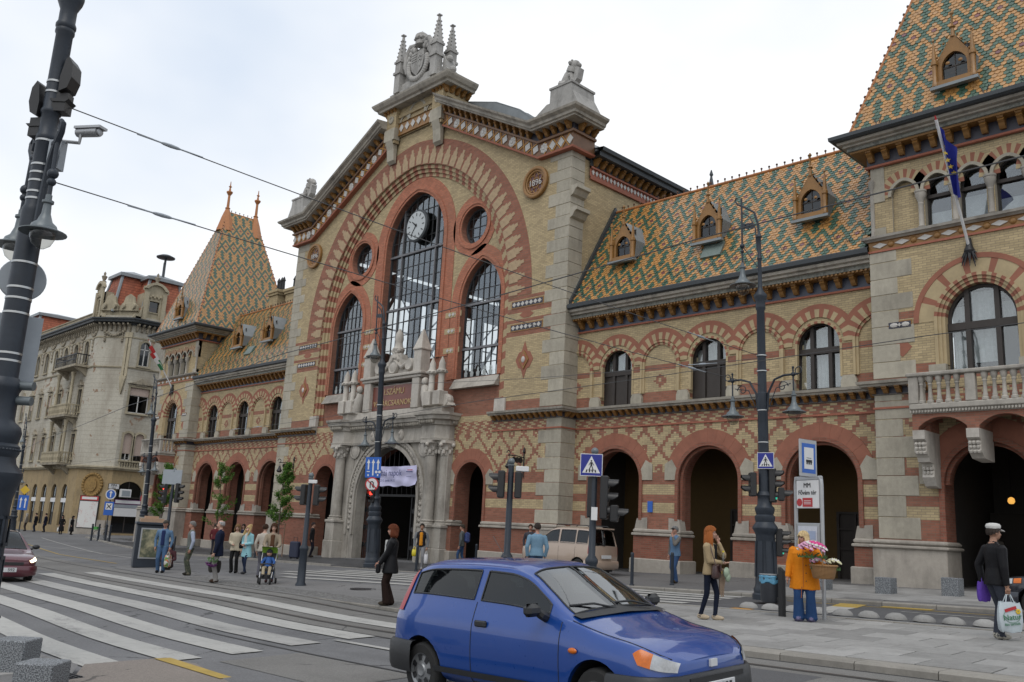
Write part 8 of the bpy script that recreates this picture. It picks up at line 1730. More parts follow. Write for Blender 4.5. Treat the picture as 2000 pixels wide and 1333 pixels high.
# ------------------------------------------------------------ people
m_skin=[plain('skin_%s' % n,c,0.6,vary=0.12,sc=9) for n,c in (('fair',(0.46,0.27,0.20)),('ruddy',(0.40,0.21,0.15)),('tan',(0.33,0.18,0.12)))]
m_eye=plain('eye_dark',(0.03,0.025,0.02),0.3);m_lip=plain('lip',(0.30,0.09,0.08),0.5)
def cloth(name,col,sc=14.0,vary=0.22,rough=0.85):
    M=Mat(name,col,rough,spec=0.1);M.pos(True);a=M.noise(3.2,5,0.6,stretch=(1,1,0.5));b=M.noise(sc*4,3);f=M.noise(9,4,0.6,stretch=(1.5,1.5,0.7))
    M.base(M.scale(M.mix(0.0,col,col),(a-0.5)*vary*3+(b-0.5)*vary*1.5+1.0));M.bump(a*0.5+f*0.8,0.03,0.7);return M.m
PEND=[]
def tube_r(mb,pts,rad,step=0.02,n=18):               # resampled tapered limb with rounded ends
    P=[Vector(p) for p in pts];out=[];rr=[]
    for i in range(len(P)-1):
        L_=(P[i+1]-P[i]).length;k=max(1,int(L_/step))
        for j in range(k):t=j/k;out.append(P[i].lerp(P[i+1],t));rr.append(rad[i]+(rad[i+1]-rad[i])*t)
    out.append(P[-1]);rr.append(rad[-1])
    d0=(out[1]-out[0]).normalized();d1=(out[-1]-out[-2]).normalized()
    out=[out[0]-d0*rr[0]*0.7]+out+[out[-1]+d1*rr[-1]*0.7];rr=[rr[0]*0.5]+rr+[rr[-1]*0.5];mb.tube(out,rr,n)
def ik(a,b,l1,l2,hint):
    a,b,hint=Vector(a),Vector(b),Vector(hint);d=b-a;L_=min(d.length,(l1+l2)*0.995);d.normalize();x=(l1*l1-l2*l2+L_*L_)/(2*L_);h=sqrt(max(0,l1*l1-x*x))
    hp=hint-d*hint.dot(d);hp.normalize();return a+d*x+hp*h,a+d*L_
def person(label,pos,face,H=1.72,top=(0.1,0.1,0.12),legs=(0.05,0.06,0.1),shoes=(0.03,0.025,0.02),hair=(0.05,0.03,0.02),style='short',skin=0,hem=0.86,bulk=1.0,legw=1.0,flare=0.0,sleeve=1.0,L=None,R=None,fl=(0.0,0.09),fr=(0.0,-0.09),headyaw=0.0,nod=0.0,collar=None,sleeves=None,front=None,voxel=0.015,z=None,cat='person',lean=0.0,seated=False,hand=True,lift=(0,0),coatflare=0.0):
    s=H/1.75;t=thing('person',label,cat,(pos[0],pos[1],gz(*pos)+0.012 if z is None else z),face)
    reg={};parts=[]
    def new(r):m=MB();parts.append((m,r));return m
    bx=bulk;hipz=0.93 if not seated else 0.22
    off=hipz-0.93
    # torso and coat
    secs=[(0.88,0.105*bx,0.165*bx,0.0),(0.97,0.115*bx,0.168*bx,0.0),(1.08,0.105*bx,0.15*bx,0.01),(1.2,0.115*bx,0.16*bx,0.012),(1.32,0.118*bx,0.178*bx,0.008),(1.40,0.10*bx,0.175*min(bx,1.15),0.0),(1.455,0.07,0.115,-0.005),(1.49,0.052,0.06,0.0)]
    if hem < 0.88:secs=[(hem,0.13*bx+coatflare,0.185*bx+coatflare,0.0),((hem+0.93)/2,0.125*bx+coatflare*0.6,0.18*bx+coatflare*0.6,0.0)]+secs[1:]
    m=new('top');n=44;vs=[];zs=[]
    for i in range(len(secs)-1):
        a,b=secs[i],secs[i+1];k=max(1,int((b[0]-a[0])/0.018))
        for j in range(k):q=j/k;zs.append([a[c]+(b[c]-a[c])*q for c in range(4)])
    zs.append(list(secs[-1]))
    for z_,rx,ry,xo in zs:
        for j in range(n):a=2*pi*j/n;vs.append((xo+lean*(z_-0.93)+rx*cos(a),ry*sin(a),z_+off))
    K=len(zs);m.add(vs,[(i*n+j,i*n+(j+1) % n,(i+1)*n+(j+1) % n,(i+1)*n+j) for i in range(K-1) for j in range(n)]+[tuple(range(n-1,-1,-1)),tuple(range((K-1)*n,K*n))])
    if front:
        m=new('front');m.tube([(0.10*bx+0.02+lean*(z_-0.93),0,z_+off) for z_ in [0.92+0.02*k for k in range(26)]],[(0.06,0.03)]*26,24)
    lx=lean*0.5;hx=lx+0.01
    # head and neck
    m=new('skin');tube_r(m,[(lx-0.01,0,1.44+off),(hx,0,1.55+off)],[0.056,0.052]);cy_,sy_=cos(headyaw),sin(headyaw);HC=Vector((hx+0.015*cy_,0.015*sy_,1.635+off))
    hd=new('skin')
    def hp(x,y,z_):x2=x*cos(nod)-z_*sin(-nod)*-1;z2=z_*cos(nod)-x*sin(nod);return (HC.x+x2*cy_-y*sy_,HC.y+x2*sy_+y*cy_,HC.z+z2)
    def blob(mb,c,r,nn=12,kk=8):
        q=MB();q.ball((0,0,0),r,nn,kk);mb.add([hp(v[0]+c[0],v[1]+c[1],v[2]+c[2]) for v in q.v],q.f)
    blob(hd,(-0.008,0,0.018),(0.098,0.078,0.098),18,12);blob(hd,(0.022,0,-0.045),(0.072,0.060,0.072),14,10);blob(hd,(0.06,0,-0.088),(0.024,0.026,0.022));blob(hd,(0.094,0,-0.018),(0.017,0.013,0.026));blob(hd,(0.108,0,-0.033),(0.015,0.016,0.012))
    for q in (-1,1):blob(hd,(-0.012,q*0.081,-0.012),(0.02,0.01,0.033));blob(hd,(0.058,q*0.04,-0.035),(0.026,0.022,0.022))
    # legs
    if not seated:
        for q,(fx,fy),lf in ((1,fl,lift[0]),(-1,fr,lift[1])):
            hip=(0,q*0.09,0.90);ank=(fx-0.02,fy,0.09+lf);kn,ank=ik(hip,ank,0.42,0.415,(1,q*0.12,0));r0,r1,r2=0.085*legw*min(bx,1.25),0.062*legw,(0.045+flare)*legw
            m=new('legs');tube_r(m,[hip,kn,ank],[r0,r1,r2]);tube_r(m,[ank,ank+Vector((0,0,-0.035))],[r2*1.02,r2*1.05])
            m=new('shoe');m.ball((ank.x+0.055,ank.y,0.045+lf),(0.135,0.047,0.05),14,8);m.ball((ank.x-0.01,ank.y,0.06+lf),(0.06,0.042,0.055),12,7)
    else:
        for q in (1,-1):m=new('legs');tube_r(m,[(0,q*0.1,0.16),(0.38,q*0.22,0.2),(0.3,-q*0.08,0.08)],[0.11,0.085,0.07]);m=new('shoe');m.ball((0.3,-q*0.14,0.05),(0.07,0.12,0.05),12,7)
    # arms and hands
    hands=[]
    for q,tg in ((1,L),(-1,R)):
        sh_=(lx+lean*0.2,q*0.185*min(bx,1.12),1.385+off);tg=tg or (0.04,q*(0.24+0.1*(bx-1)),0.85+off);el,wr_=ik(sh_,tg,0.295,0.265,(-0.7,q*0.75,-0.25) if tg[2] < 1.2 else (-0.15,q*0.45,-1.0))
        m=new('sleeve');k_=sleeve;tube_r(m,[sh_,el,wr_],[0.062*k_,0.05*k_,0.037*k_]);d=(wr_-el).normalized();m=new('skin');tube_r(m,[wr_,wr_+d*0.05],[0.026,0.03]);m.ball(wr_+d*0.07,(0.03,0.03,0.03),10,6);hands.append((wr_,d,q))
    src=MB();tags=[]
    for m,r in parts:
        src.add([(v[0]*s,v[1]*s,v[2]*s) for v in m.v],m.f);tags+=[r]*len(m.v)
    me=src.mesh('body',m_skin[skin]);o=obj('body',me,t)
    md=o.modifiers.new('r','REMESH');md.mode='VOXEL';md.voxel_size=voxel;md2=o.modifiers.new('s','SMOOTH');md2.factor=0.5;md2.iterations=3
    cols={'skin':m_skin[skin],'top':top,'legs':legs,'shoe':shoes,'sleeve':sleeves or top,'front':front or top}
    mats={};ml=[]
    for k,c in cols.items():
        c=cloth('cloth',c) if isinstance(c,tuple) else c
        if k in ('sleeve',) and not sleeves:mats[k]=mats['top'];continue
        if k == 'front' and not front:mats[k]=mats['top'];continue
        mats[k]=len(ml);ml.append(c)
    extra=MB()                                         # fingers, thumb, eyes, mouth in the same mesh
    if hand:
        for wr_,d,q in hands:
            side=Vector((0,0,1)).cross(d);side=side.normalized() if side.length > 0.1 else Vector((1,0,0));side2=Vector((1,0,0))-d*d.x;side2=side2.normalized() if side2.length > 0.2 else side;nrm=d.cross(side2).normalized()
            for i,ln in enumerate((0.075,0.085,0.08,0.062)):
                b0=wr_+d*0.085+side2*(0.03-0.02*i);b1=b0+d*ln*0.5+nrm*0.006*q;b2=b1+d*ln*0.35+nrm*0.022*q;extra.tube([p*s for p in (b0-d*0.02,b0,b1,b2)],[0.0095*s,0.0095*s,0.0085*s,0.006*s],6,mats['skin'])
            b0=wr_+d*0.045+side2*0.03;extra.tube([p*s for p in (b0-side2*0.012,b0+side2*0.012+d*0.02,b0+side2*0.016+d*0.05+nrm*0.012*q)],[0.011*s,0.0105*s,0.007*s],6,mats['skin'])
    me_eye,me_lip=len(ml),len(ml)+1;ml+=[m_eye,m_lip]
    def eb(c,r,m_):q=MB();q.ball((0,0,0),r,8,5);extra.add([tuple(Vector(hp(v[0]+c[0],v[1]+c[1],v[2]+c[2]))*s) for v in q.v],q.f,m_)
    for q in (-1,1):eb((0.083,q*0.031,-0.003),(0.009,0.014,0.008),me_eye);eb((0.089,q*0.032,0.017),(0.007,0.018,0.004),me_eye)
    eb((0.089,0,-0.063),(0.008,0.022,0.006),me_lip)
    PEND.append((o,src.v,tags,ml,mats,extra))
    # hair
    if style:
        hm=cloth('hair',hair,30,0.35,0.55);hb=MB();nn,kk=28,16;vs={};rr_=random.Random(hash(label) % 999)
        def keep(d):
            f={'short':(0.42,-0.2,-0.62),'bald':(0.9,-0.15,-0.6),'bob':(0.30,-0.55,-0.95),'long':(0.38,-0.5,-0.99),'fringe':(0.12,-0.6,-0.95)}[style]
            t_=(d.x+1)/2;lim=f[2]+(f[1]-f[2])*min(1,t_/0.55) if t_ < 0.55 else f[1]+(f[0]-f[1])*((t_-0.55)/0.45)**0.8
            if style == 'bald' and d.z > 0.5:return False
            return d.z > lim
        puff={'short':1.06,'bald':1.04,'bob':1.17,'long':1.13,'fringe':1.14}[style]
        for i in range(kk+1):
            for j in range(nn):
                ph=-pi/2+pi*i/kk;a=2*pi*j/nn;d=Vector((cos(ph)*cos(a),cos(ph)*sin(a),sin(ph)));r_=puff*(1+0.035*sin(j*3.1+i*0.4)+rr_.uniform(-0.02,0.02));low=1+(0.12 if d.z < -0.2 and style in ('bob','long','fringe') else 0)
                vs[i,j]=(d,tuple(Vector(hp(-0.008+d.x*0.101*r_*low,d.y*0.081*r_*low,0.018+d.z*0.101*r_))*s))
        for i in range(kk):
            for j in range(nn):
                q=[(i,j),(i,(j+1) % nn),(i+1,(j+1) % nn),(i+1,j)]
                if keep(sum((vs[v][0] for v in q),Vector())/4):hb.add([vs[v][1] for v in q],[(0,1,2,3)])
        if style in ('long','bob','fringe'):
            ln=0.26 if style == 'long' else 0.10
            for j in range(26):
                a=radians(75)+radians(210)*j/25;x0,y0=cos(a)*0.10,sin(a)*0.086;P=[hp(x0*1.05,y0*1.05,0.03),hp(x0*1.15,y0*1.2,-0.06),hp(x0*1.15+rr_.uniform(-.01,.01),y0*1.3,-0.06-ln*0.5),hp(x0*0.95+rr_.uniform(-.015,.015),y0*1.15,-0.06-ln*rr_.uniform(0.85,1.05))]
                hb.tube([tuple(Vector(p)*s) for p in P],[(0.016*s,0.016*s),(0.02*s,0.02*s),(0.019*s,0.019*s),(0.006*s,0.006*s)],6)
        ho=hb.build('hair',hm,t,True);sd_=ho.modifiers.new('t','SOLIDIFY');sd_.thickness=0.012;sd_.offset=1
    def W(x,y,z_):return tuple(Vector((x,y,z_))*s)
    t2=dict(root=t,s=s,hp=lambda x,y,z_:tuple(Vector(hp(x,y,z_))*s),hands={1:hands[0][0]*s+hands[0][1]*0.09*s,-1:hands[1][0]*s+hands[1][1]*0.09*s},W=W)
    return t2
def cap(p,col,brim=True):
    b=MB();n=20;vs=[]
    for i in range(7):
        ph=pi/2*i/6;
        for j in range(n):a=2*pi*j/n;vs.append(p['hp'](-0.008+0.108*cos(ph)*cos(a),0.089*cos(ph)*sin(a),0.04+0.09*sin(ph)))
    b.add(vs,[(i*n+j,i*n+(j+1) % n,(i+1)*n+(j+1) % n,(i+1)*n+j) for i in range(6) for j in range(n)])
    if brim:P=[(0.075,-0.075),(0.13,-0.065),(0.165,-0.03),(0.175,0),(0.165,0.03),(0.13,0.065),(0.075,0.075)];b.add([p['hp'](x,y,0.045-(x-0.07)*0.22) for x,y in P]+[p['hp'](x,y,0.053-(x-0.07)*0.22) for x,y in P],[tuple(range(7)),tuple(range(13,6,-1))]+[(i,i+1,8+i,7+i) for i in range(6)])
    b.build('cap',cloth('cap_cloth',col),p['root'],True)
def flush_people():
    bpy.context.view_layer.update();dg=bpy.context.evaluated_depsgraph_get()
    for o,sv,tags,ml,mats,extra in PEND:
        me=bpy.data.meshes.new_from_object(o.evaluated_get(dg));kd=kdtree.KDTree(len(sv))
        for i,v in enumerate(sv):kd.insert(v,i)
        kd.balance();vt=[tags[kd.find(v.co)[1]] for v in me.vertices]
        V=[tuple(v.co) for v in me.vertices];F=[];MI=[]
        for p in me.polygons:
            q=[vt[i] for i in p.vertices];F.append(tuple(p.vertices));MI.append(mats[max(set(q),key=q.count)])
        b=len(V);V+=extra.v;F+=[tuple(i+b for i in f) for f in extra.f];MI+=extra.m
        nm=bpy.data.meshes.new('body');nm.from_pydata(V,[],F)
        for m in ml:nm.materials.append(m)
        nm.polygons.foreach_set('material_index',MI);nm.polygons.foreach_set('use_smooth',[True]*len(F));nm.update();o.modifiers.clear();o.data=nm
def world(p,loc):r=p['root'];c,s_=cos(r.rotation_euler.z),sin(r.rotation_euler.z);return Vector((r.location.x+loc[0]*c-loc[1]*s_,r.location.y+loc[0]*s_+loc[1]*c,r.location.z+loc[2]))
def carrier(label,p,q,size,mats,name='shopping_bag',cat='bag',drop=0.04,print_=None,group=None):     # bag hanging from hand q
    h=world(p,p['hands'][q]);w,d,hh=size;t=thing(name,label,cat,(h.x,h.y,h.z-drop-hh-0.12),p['root'].rotation_euler.z,group)
    b=MB();P=[]
    for k,(z_,f) in enumerate(((0,0.8),(0.03,0.95),(hh*0.4,1.05),(hh*0.75,1.0),(hh,0.86))):
        for j in range(16):a=2*pi*j/16;ca,sa=cos(a),sin(a);P.append((w/2*f*math.copysign(abs(ca)**0.5,ca)*(1+0.05*sin(3*a+k)),d/2*f*math.copysign(abs(sa)**0.5,sa),z_+0.012*sin(5*a+k)))
    b.add(P,[(i*16+j,i*16+(j+1) % 16,(i+1)*16+(j+1) % 16,(i+1)*16+j) for i in range(4) for j in range(16)]+[tuple(range(15,-1,-1))]);b.build('bag_body',mats,t,True)
    b=MB()
    for e in (-1,1):b.tube([(-w*0.2,e*d*0.3,hh*0.96),(-0.03,e*0.01,hh+0.11),(0.03,e*0.01,hh+0.11),(w*0.2,e*d*0.3,hh*0.96)],0.008,5)
    b.build('handle',mats,t);return t
CAMF,LEFT,RIGHT,AWAY=radians(-50),radians(226),radians(46),radians(130)
def mottled(name,cols,sc=9,pal=0.5):
    M=Mat(name,cols[0],0.8);M.pos(True);a=M.noise(sc,2);b=M.noise(sc*1.3,2,vec=None);c=M.noise(sc*0.7,3,stretch=(1.3,0.8,1.1));k=M.mix((a > 0.52),cols[0],cols[1]);k=M.mix((c > 0.56),k,cols[2]);M.base(k);return M.m
m_denim=cloth('faded_denim',(0.10,0.17,0.27));m_jeans=cloth('blue_jeans',(0.035,0.07,0.15));m_camo=mottled('camouflage_cloth',((0.05,0.06,0.035),(0.02,0.025,0.02),(0.11,0.10,0.07)),12);m_blackleather=plain('black_leather',(0.008,0.008,0.0095),0.5,0,0.16,vary=0.3,sc=12,bump=0.01)
m_flowerbag=mottled('printed_shopping_bag',((0.55,0.55,0.50),(0.50,0.15,0.05),(0.12,0.25,0.06)),11)
# on the island, left group
p=person('man in denim jacket, jeans and cap beside the kiosk',(6.19,-14.07),CAMF+0.15,1.76,m_denim,cloth('denim_trousers',(0.06,0.11,0.20)),(0.02,0.02,0.02),(0.08,0.07,0.06),'short',1,0.90,1.12,1.12,0.012,front=(0.02,0.03,0.09));cap(p,(0.05,0.045,0.04));carrier('colourful printed shopping bag held by the man in denim',p,1,(0.42,0.16,0.40),m_flowerbag)
p=person('grey-haired man in grey waistcoat and camouflage trousers',(8.19,-14.01),LEFT+0.45,1.73,(0.13,0.14,0.13),m_camo,(0.02,0.018,0.015),(0.22,0.21,0.20),'short',1,0.90,1.08,1.25,0.02,1.15,sleeves=(0.32,0.36,0.45),lean=0.03)
p=person('elderly man in navy jacket and light trousers holding purple flowers',(12.1,-14.99),LEFT+0.25,1.76,(0.012,0.016,0.035),(0.24,0.23,0.22),(0.05,0.03,0.02),(0.42,0.41,0.40),'bald',0,0.74,1.12,1.0,0.015,1.2,L=(0.10,0.24,0.83))
carrier('dark woven shopping bag in the hand of the man in navy',p,-1,(0.34,0.14,0.34),plain('dark_woven',(0.025,0.022,0.02),0.9,vary=0.5,sc=40))
def bouquet(label,loc,cols,r=0.13,n=26,stem=0.2,stems=True,cat='flowers',name='flower_bouquet'):
    t=thing(name,label,cat,loc);m_leafg=plain('flower_leaf',(0.05,0.12,0.03),0.7)
    if stems:b=MB();[b.tube([(0,0,-stem),(0.04*cos(k),0.04*sin(k),0),(r*0.6*cos(k),r*0.6*sin(k),0.06)],0.006,4) for k in range(7)];b.build('stems',m_leafg,t)
    b=MB()
    for k in range(14):a=k*2.4;b.add([(r*0.5*cos(a),r*0.5*sin(a),0.0),(r*cos(a+0.2),r*sin(a+0.2),-0.04),(r*1.1*cos(a),r*1.1*sin(a),0.03),(r*cos(a-0.2),r*sin(a-0.2),-0.03)],[(0,1,2,3)])
    b.build('leaves',m_leafg,t)
    for k in range(n):
        a=k*2.399;q=sqrt((k+0.5)/n);f=MB();R_=random.uniform(0.03,0.042)
        for j in range(7):g=j*2*pi/7;f.ball((R_*0.55*cos(g),R_*0.55*sin(g),0.0),(R_*0.5,R_*0.5,R_*0.35),6,4)
        f.ball((0,0,0.01),R_*0.5,6,4);f.build('blossom',cols[k % len(cols)],t,True,(r*q*cos(a),r*q*sin(a),0.07+r*0.7*sqrt(max(0,1-q*q))),(0.6*q*sin(a),0.6*q*cos(a),a))
    return t
m_purple=plain('purple_petal',(0.12,0.02,0.13),0.6,vary=0.3);m_pink=plain('pink_petal',(0.58,0.06,0.24),0.6,vary=0.3);m_lpink=plain('pale_pink_petal',(0.60,0.32,0.46),0.6,vary=0.2);m_wpet=plain('white_petal',(0.62,0.60,0.58),0.6,vary=0.1);m_cpet=plain('cream_petal',(0.60,0.58,0.38),0.6,vary=0.15)
h=world(p,p['hands'][1]);o=bouquet('purple lilac bunch held upside down by the man in navy',(h.x,h.y,h.z-0.12),[m_purple,m_purple,plain('dark_lilac',(0.08,0.015,0.09),0.6)],0.15,30,0.12);o.rotation_euler=(pi,0.3,0)
p=person('woman in cream jacket and black trousers beside the man in navy',(7.59,-12.09),CAMF+0.05,1.65,(0.42,0.37,0.28),(0.015,0.015,0.016),(0.02,0.02,0.02),(0.20,0.12,0.06),'fringe',0,0.80,1.08,1.05,0.02,1.2,R=(0.2,-0.06,1.02),coatflare=0.02)
p=person('blonde woman in long light blue coat looking down',(8.4,-12.1),CAMF-0.35,1.64,(0.24,0.45,0.50),(0.02,0.03,0.06),(0.05,0.05,0.055),(0.46,0.33,0.16),'long',0,0.60,1.0,0.85,0.0,1.05,L=(0.2,0.05,1.05),R=(0.22,-0.02,1.02),nod=0.45,front=(0.5,0.5,0.48),fl=(0.12,0.07),fr=(-0.08,-0.07),coatflare=0.03)
hw=world(p,(0.0,-0.22,0.95));t=thing('handbag','black handbag under the arm of the blonde woman','bag',(hw.x,hw.y,hw.z-0.12),p['root'].rotation_euler.z);b=MB();b.bbox(-0.15,0.15,-0.05,0.05,0,0.22,0.04);b.build('bag_body',m_blackleather,t,True);b=MB();b.tube([(-0.12,0,0.2),(-0.08,0.05,0.45),(0.08,0.05,0.45),(0.12,0,0.2)],0.01,5);b.build('strap',m_blackleather,t)
p=person('brown-haired woman in beige trench coat pushing the pushchair',(12.95,-13.75),CAMF+0.25,1.68,(0.27,0.22,0.165),(0.03,0.06,0.13),(0.06,0.03,0.03),(0.07,0.035,0.02),'bob',0,0.72,0.98,0.9,0.0,1.05,L=(0.34,0.14,1.0),R=(0.34,-0.14,1.0),front=(0.10,0.05,0.03),fl=(-0.15,0.07),fr=(0.1,-0.07),coatflare=0.03)
person('dark-haired person in pale shirt half hidden behind the trench-coated woman',(10.83,-12.85),AWAY,1.66,(0.42,0.38,0.33),(0.1,0.1,0.12),style='short',voxel=0.02)
# pushchair with child
pc=world(p,(0.75,0,0));pr_=p['root'].rotation_euler.z;pt_=thing('pushchair','green and black pushchair with three-wheeled base on the island','pushchair',G3(pc.x,pc.y),pr_)
m_lime=cloth('lime_fabric',(0.22,0.40,0.05));b=MB()
for y in (-0.2,0.2):b.tube([(-0.42,y,1.0),(-0.2,y,0.75),(0.28,y*0.8,0.2)],0.014,6);b.tube([(-0.25,y*1.1,0.12),(0.05,y,0.55)],0.014,6)
b.tube([(-0.42,-0.2,1.0),(-0.46,0,1.02),(-0.42,0.2,1.0)],0.018,6);b.build('frame',m_alu,pt_,True)
for x,y in ((-0.25,-0.24),(-0.25,0.24),(0.3,-0.14),(0.3,0.14)):b=MB();b.lathe([(0.03,-0.02),(0.075,-0.025),(0.09,-0.01),(0.09,0.01),(0.075,0.025),(0.03,0.02)],(0,0,0),16,ax='y');b.build('wheel',m_tyre,pt_,True,(x,y,0.09))
b=MB();b.prism([(-0.2,0.4),(0.16,0.36),(0.18,0.42),(-0.12,0.47),(-0.28,0.86),(-0.36,0.84)],-0.19,0.19,XZP);b.build('seat',plain('dark_seat_cloth',(0.03,0.03,0.032),0.9),pt_)
b=MB();n=10
b.add([(-0.34+0.3*(1-cos(a*pi/2/5))*0.9+0.02,y,0.72+0.32*sin(a*pi/2/5)) for a in range(6) for y in (-0.22,-0.1,0,0.1,0.22)],[(a*5+k,a*5+k+1,(a+1)*5+k+1,(a+1)*5+k) for a in range(5) for k in range(4)]);b.build('canopy',m_lime,pt_,True);b=MB();b.tube([(0.12,-0.2,0.56),(0.2,0,0.58),(0.12,0.2,0.56)],0.02,6);b.box(-0.2,0.2,-0.15,0.15,0.16,0.3);b.build('bar_and_basket',m_rubber,pt_)
ch=MB();ch.tube([(-0.1,0,0.46),(-0.16,0,0.6),(-0.2,0,0.74)],[0.1,0.1,0.075],10,0);ch.ball((-0.17,0,0.86),(0.085,0.075,0.09),14,9,1);ch.ball((-0.08,0,0.845),(0.015,0.013,0.015),6,4,1)
for q in (-1,1):ch.tube([(-0.19,q*0.09,0.72),(-0.1,q*0.17,0.62),(0.04,q*0.16,0.56)],[0.045,0.04,0.03],8,0);ch.ball((0.06,q*0.16,0.55),0.03,8,5,1);ch.tube([(-0.1,q*0.06,0.45),(0.14,q*0.09,0.46),(0.2,q*0.08,0.28)],[0.06,0.05,0.04],8,2);ch.ball((0.23,q*0.08,0.25),(0.07,0.035,0.04),8,5,3);ch.ball((-0.093,q*0.028,0.872),0.009,6,4,4)
ct=thing('person','small child in blue jacket and dark cap sitting in the pushchair','person',G3(pc.x,pc.y),pr_);ch.build('body',[cloth('child_jacket',(0.04,0.10,0.28)),m_skin[0],cloth('child_trousers',(0.38,0.32,0.22)),m_cardark,m_eye],ct,True);b=MB();b.lathe([(0.09,0.87),(0.085,0.92),(0.055,0.96),(0.01,0.975)],(-0.17,0,0),14);b.build('cap',cloth('child_cap',(0.03,0.03,0.035)),ct,True)
# seated beggar
person('seated person in dark clothes on the ground beside the kiosk',(4.15,-12.9),CAMF,1.65,(0.06,0.025,0.03),(0.05,0.04,0.04),hair=(0.03,0.02,0.02),style='bob',seated=True,bulk=1.1,L=(0.25,0.12,0.35),R=(0.25,-0.12,0.35),voxel=0.018)
b=MB();b.lathe([(0.05,0),(0.06,0.14),(0.055,0.14),(0.05,0.02)],(0,0,0),14);tag(b.build('paper_cup',m_signw,None,True,G3(4.85,-13.45,0.015)),'white paper cup on the ground before the seated person','cup')
# centre and right
p=person('auburn-haired woman in black jacket and dark flared trousers on the island',(21.24,-15.64),LEFT+0.1,1.66,m_blackleather,(0.02,0.012,0.01),(0.05,0.04,0.03),(0.13,0.04,0.02),'bob',1,0.70,1.22,1.1,0.035,1.35,L=(0.24,0.1,0.9),R=(0.26,-0.02,0.92),lean=-0.02,coatflare=0.03,fl=(0.06,0.08),fr=(-0.03,-0.06),front=(0.45,0.45,0.44),voxel=0.013)
hw=world(p,(0.26,0.02,0.75));t=thing('handbag','small black shoulder bag held by the auburn-haired woman','bag',(hw.x,hw.y,hw.z-0.1),p['root'].rotation_euler.z);b=MB();b.bbox(-0.05,0.05,-0.13,0.13,0,0.2,0.03);b.build('bag_body',m_blackleather,t,True);b=MB();b.tube([(0,-0.1,0.19),(-0.25,-0.16,0.55),(-0.3,-0.16,0.72)],0.007,5);b.build('strap',m_blackleather,t)
p=person('man in black waistcoat over orange shirt walking out of the portal',(9.4,-5.3),CAMF+0.1,1.73,(0.02,0.02,0.022),(0.20,0.20,0.21),(0.3,0.3,0.3),(0.03,0.025,0.02),'short',2,0.9,1.05,1.05,0.0,sleeves=(0.17,0.18,0.19),front=(0.55,0.22,0.02),fl=(0.12,0.09),fr=(-0.1,-0.09),voxel=0.018);carrier('yellow plastic bag carried by the man leaving the portal',p,-1,(0.3,0.18,0.26),plain('yellow_plastic',(0.60,0.50,0.03),0.4),drop=-0.12);carrier('white plastic bag carried by the man leaving the portal',p,1,(0.28,0.16,0.36),plain('white_plastic',(0.58,0.58,0.60),0.4))
p=person('man with blue backpack walking by the right portal arch',(8.5,-2.4),LEFT-0.2,1.72,(0.09,0.10,0.10),m_jeans,hair=(0.06,0.05,0.04),style='short',skin=1,voxel=0.018,fl=(0.12,0.08),fr=(-0.12,-0.08));b=MB();b.bbox(-0.32,-0.12,-0.16,0.16,0.98,1.42,0.07);bp=b.build('backpack',plain('blue_backpack',(0.03,0.05,0.16),0.7,vary=0.3,sc=8),None,True,p['root'].location,(0,0,p['root'].rotation_euler.z));tag(bp,'blue backpack on the man by the right portal arch','backpack')
p=person('man in pale denim jacket and black cap seen from behind the blue car',(19.44,-9.29),AWAY+0.3,1.75,cloth('pale_denim',(0.15,0.25,0.34)),m_jeans,hair=(0.05,0.04,0.035),style='short',skin=1,bulk=1.15,sleeve=1.15);cap(p,(0.018,0.018,0.02))
person('dark-haired person standing beyond the beige minivan',(11.2,-1.1),CAMF,1.74,(0.05,0.05,0.06),hair=(0.05,0.03,0.02),skin=1,voxel=0.02)
person('person in red coat standing inside the first right arch',(16.0,1.3),LEFT,1.62,(0.33,0.05,0.02),(0.03,0.03,0.03),hair=(0.04,0.03,0.02),style='short',hem=0.55,voxel=0.022,z=gz(16,1.3)+0.02)
p=person('man in denim waistcoat and black cap raising his hand to his face',(20.49,-4.21),LEFT+0.5,1.70,m_denim,m_jeans,(0.04,0.03,0.02),(0.2,0.2,0.2),'short',1,0.84,1.18,1.05,0.01,1.1,sleeves=(0.13,0.12,0.11),L=(0.2,0.12,1.42),fl=(0.05,0.1),fr=(-0.05,-0.1),voxel=0.016);cap(p,(0.015,0.015,0.016))
# red-haired woman
m_tanj=cloth('tan_jacket',(0.34,0.26,0.155))
p=person('red-haired woman in tan jacket walking with a hand at her face',(27.34,-12.86),RIGHT-0.55,1.68,m_tanj,(0.012,0.016,0.03),(0.40,0.33,0.24),(0.30,0.10,0.03),'long',0,0.84,1.0,0.88,0.0,1.15,L=(0.15,0.12,1.44),R=(0.24,0.02,1.08),fl=(0.13,0.02),fr=(-0.14,-0.03),front=(0.015,0.015,0.016),voxel=0.012,headyaw=0.25)
hw=world(p,(0.16,-0.10,0.74));t=thing('handbag','dark brown leather handbag worn by the red-haired woman','bag',(hw.x,hw.y,hw.z),p['root'].rotation_euler.z+0.3);m_brownl=plain('brown_leather',(0.045,0.02,0.018),0.4,vary=0.3,sc=10)
b=MB();b.lathe([(0.12,0),(0.2,0.03),(0.21,0.12),(0.17,0.24),(0.1,0.27)],(0,0,0),18,sx=0.42,sy=0.95);b.build('bag_body',m_brownl,t,True);b=MB();b.prism([(-0.17,0.26),(0.17,0.26),(0.16,0.14),(0,0.10),(-0.16,0.14)],0.07,0.10,YZP);b.build('flap',m_brownl,t);b=MB();b.box(0.10,0.112,-0.02,0.02,0.1,0.15);b.build('clasp',plain('brass',(0.5,0.36,0.1),0.3,0.8),t);b=MB();b.tube([(0,-0.14,0.25),(-0.08,-0.06,0.5),(-0.12,0.05,0.68),(-0.02,0.12,0.3)],0.009,5);b.build('strap',m_brownl,t)
sc_=MB();
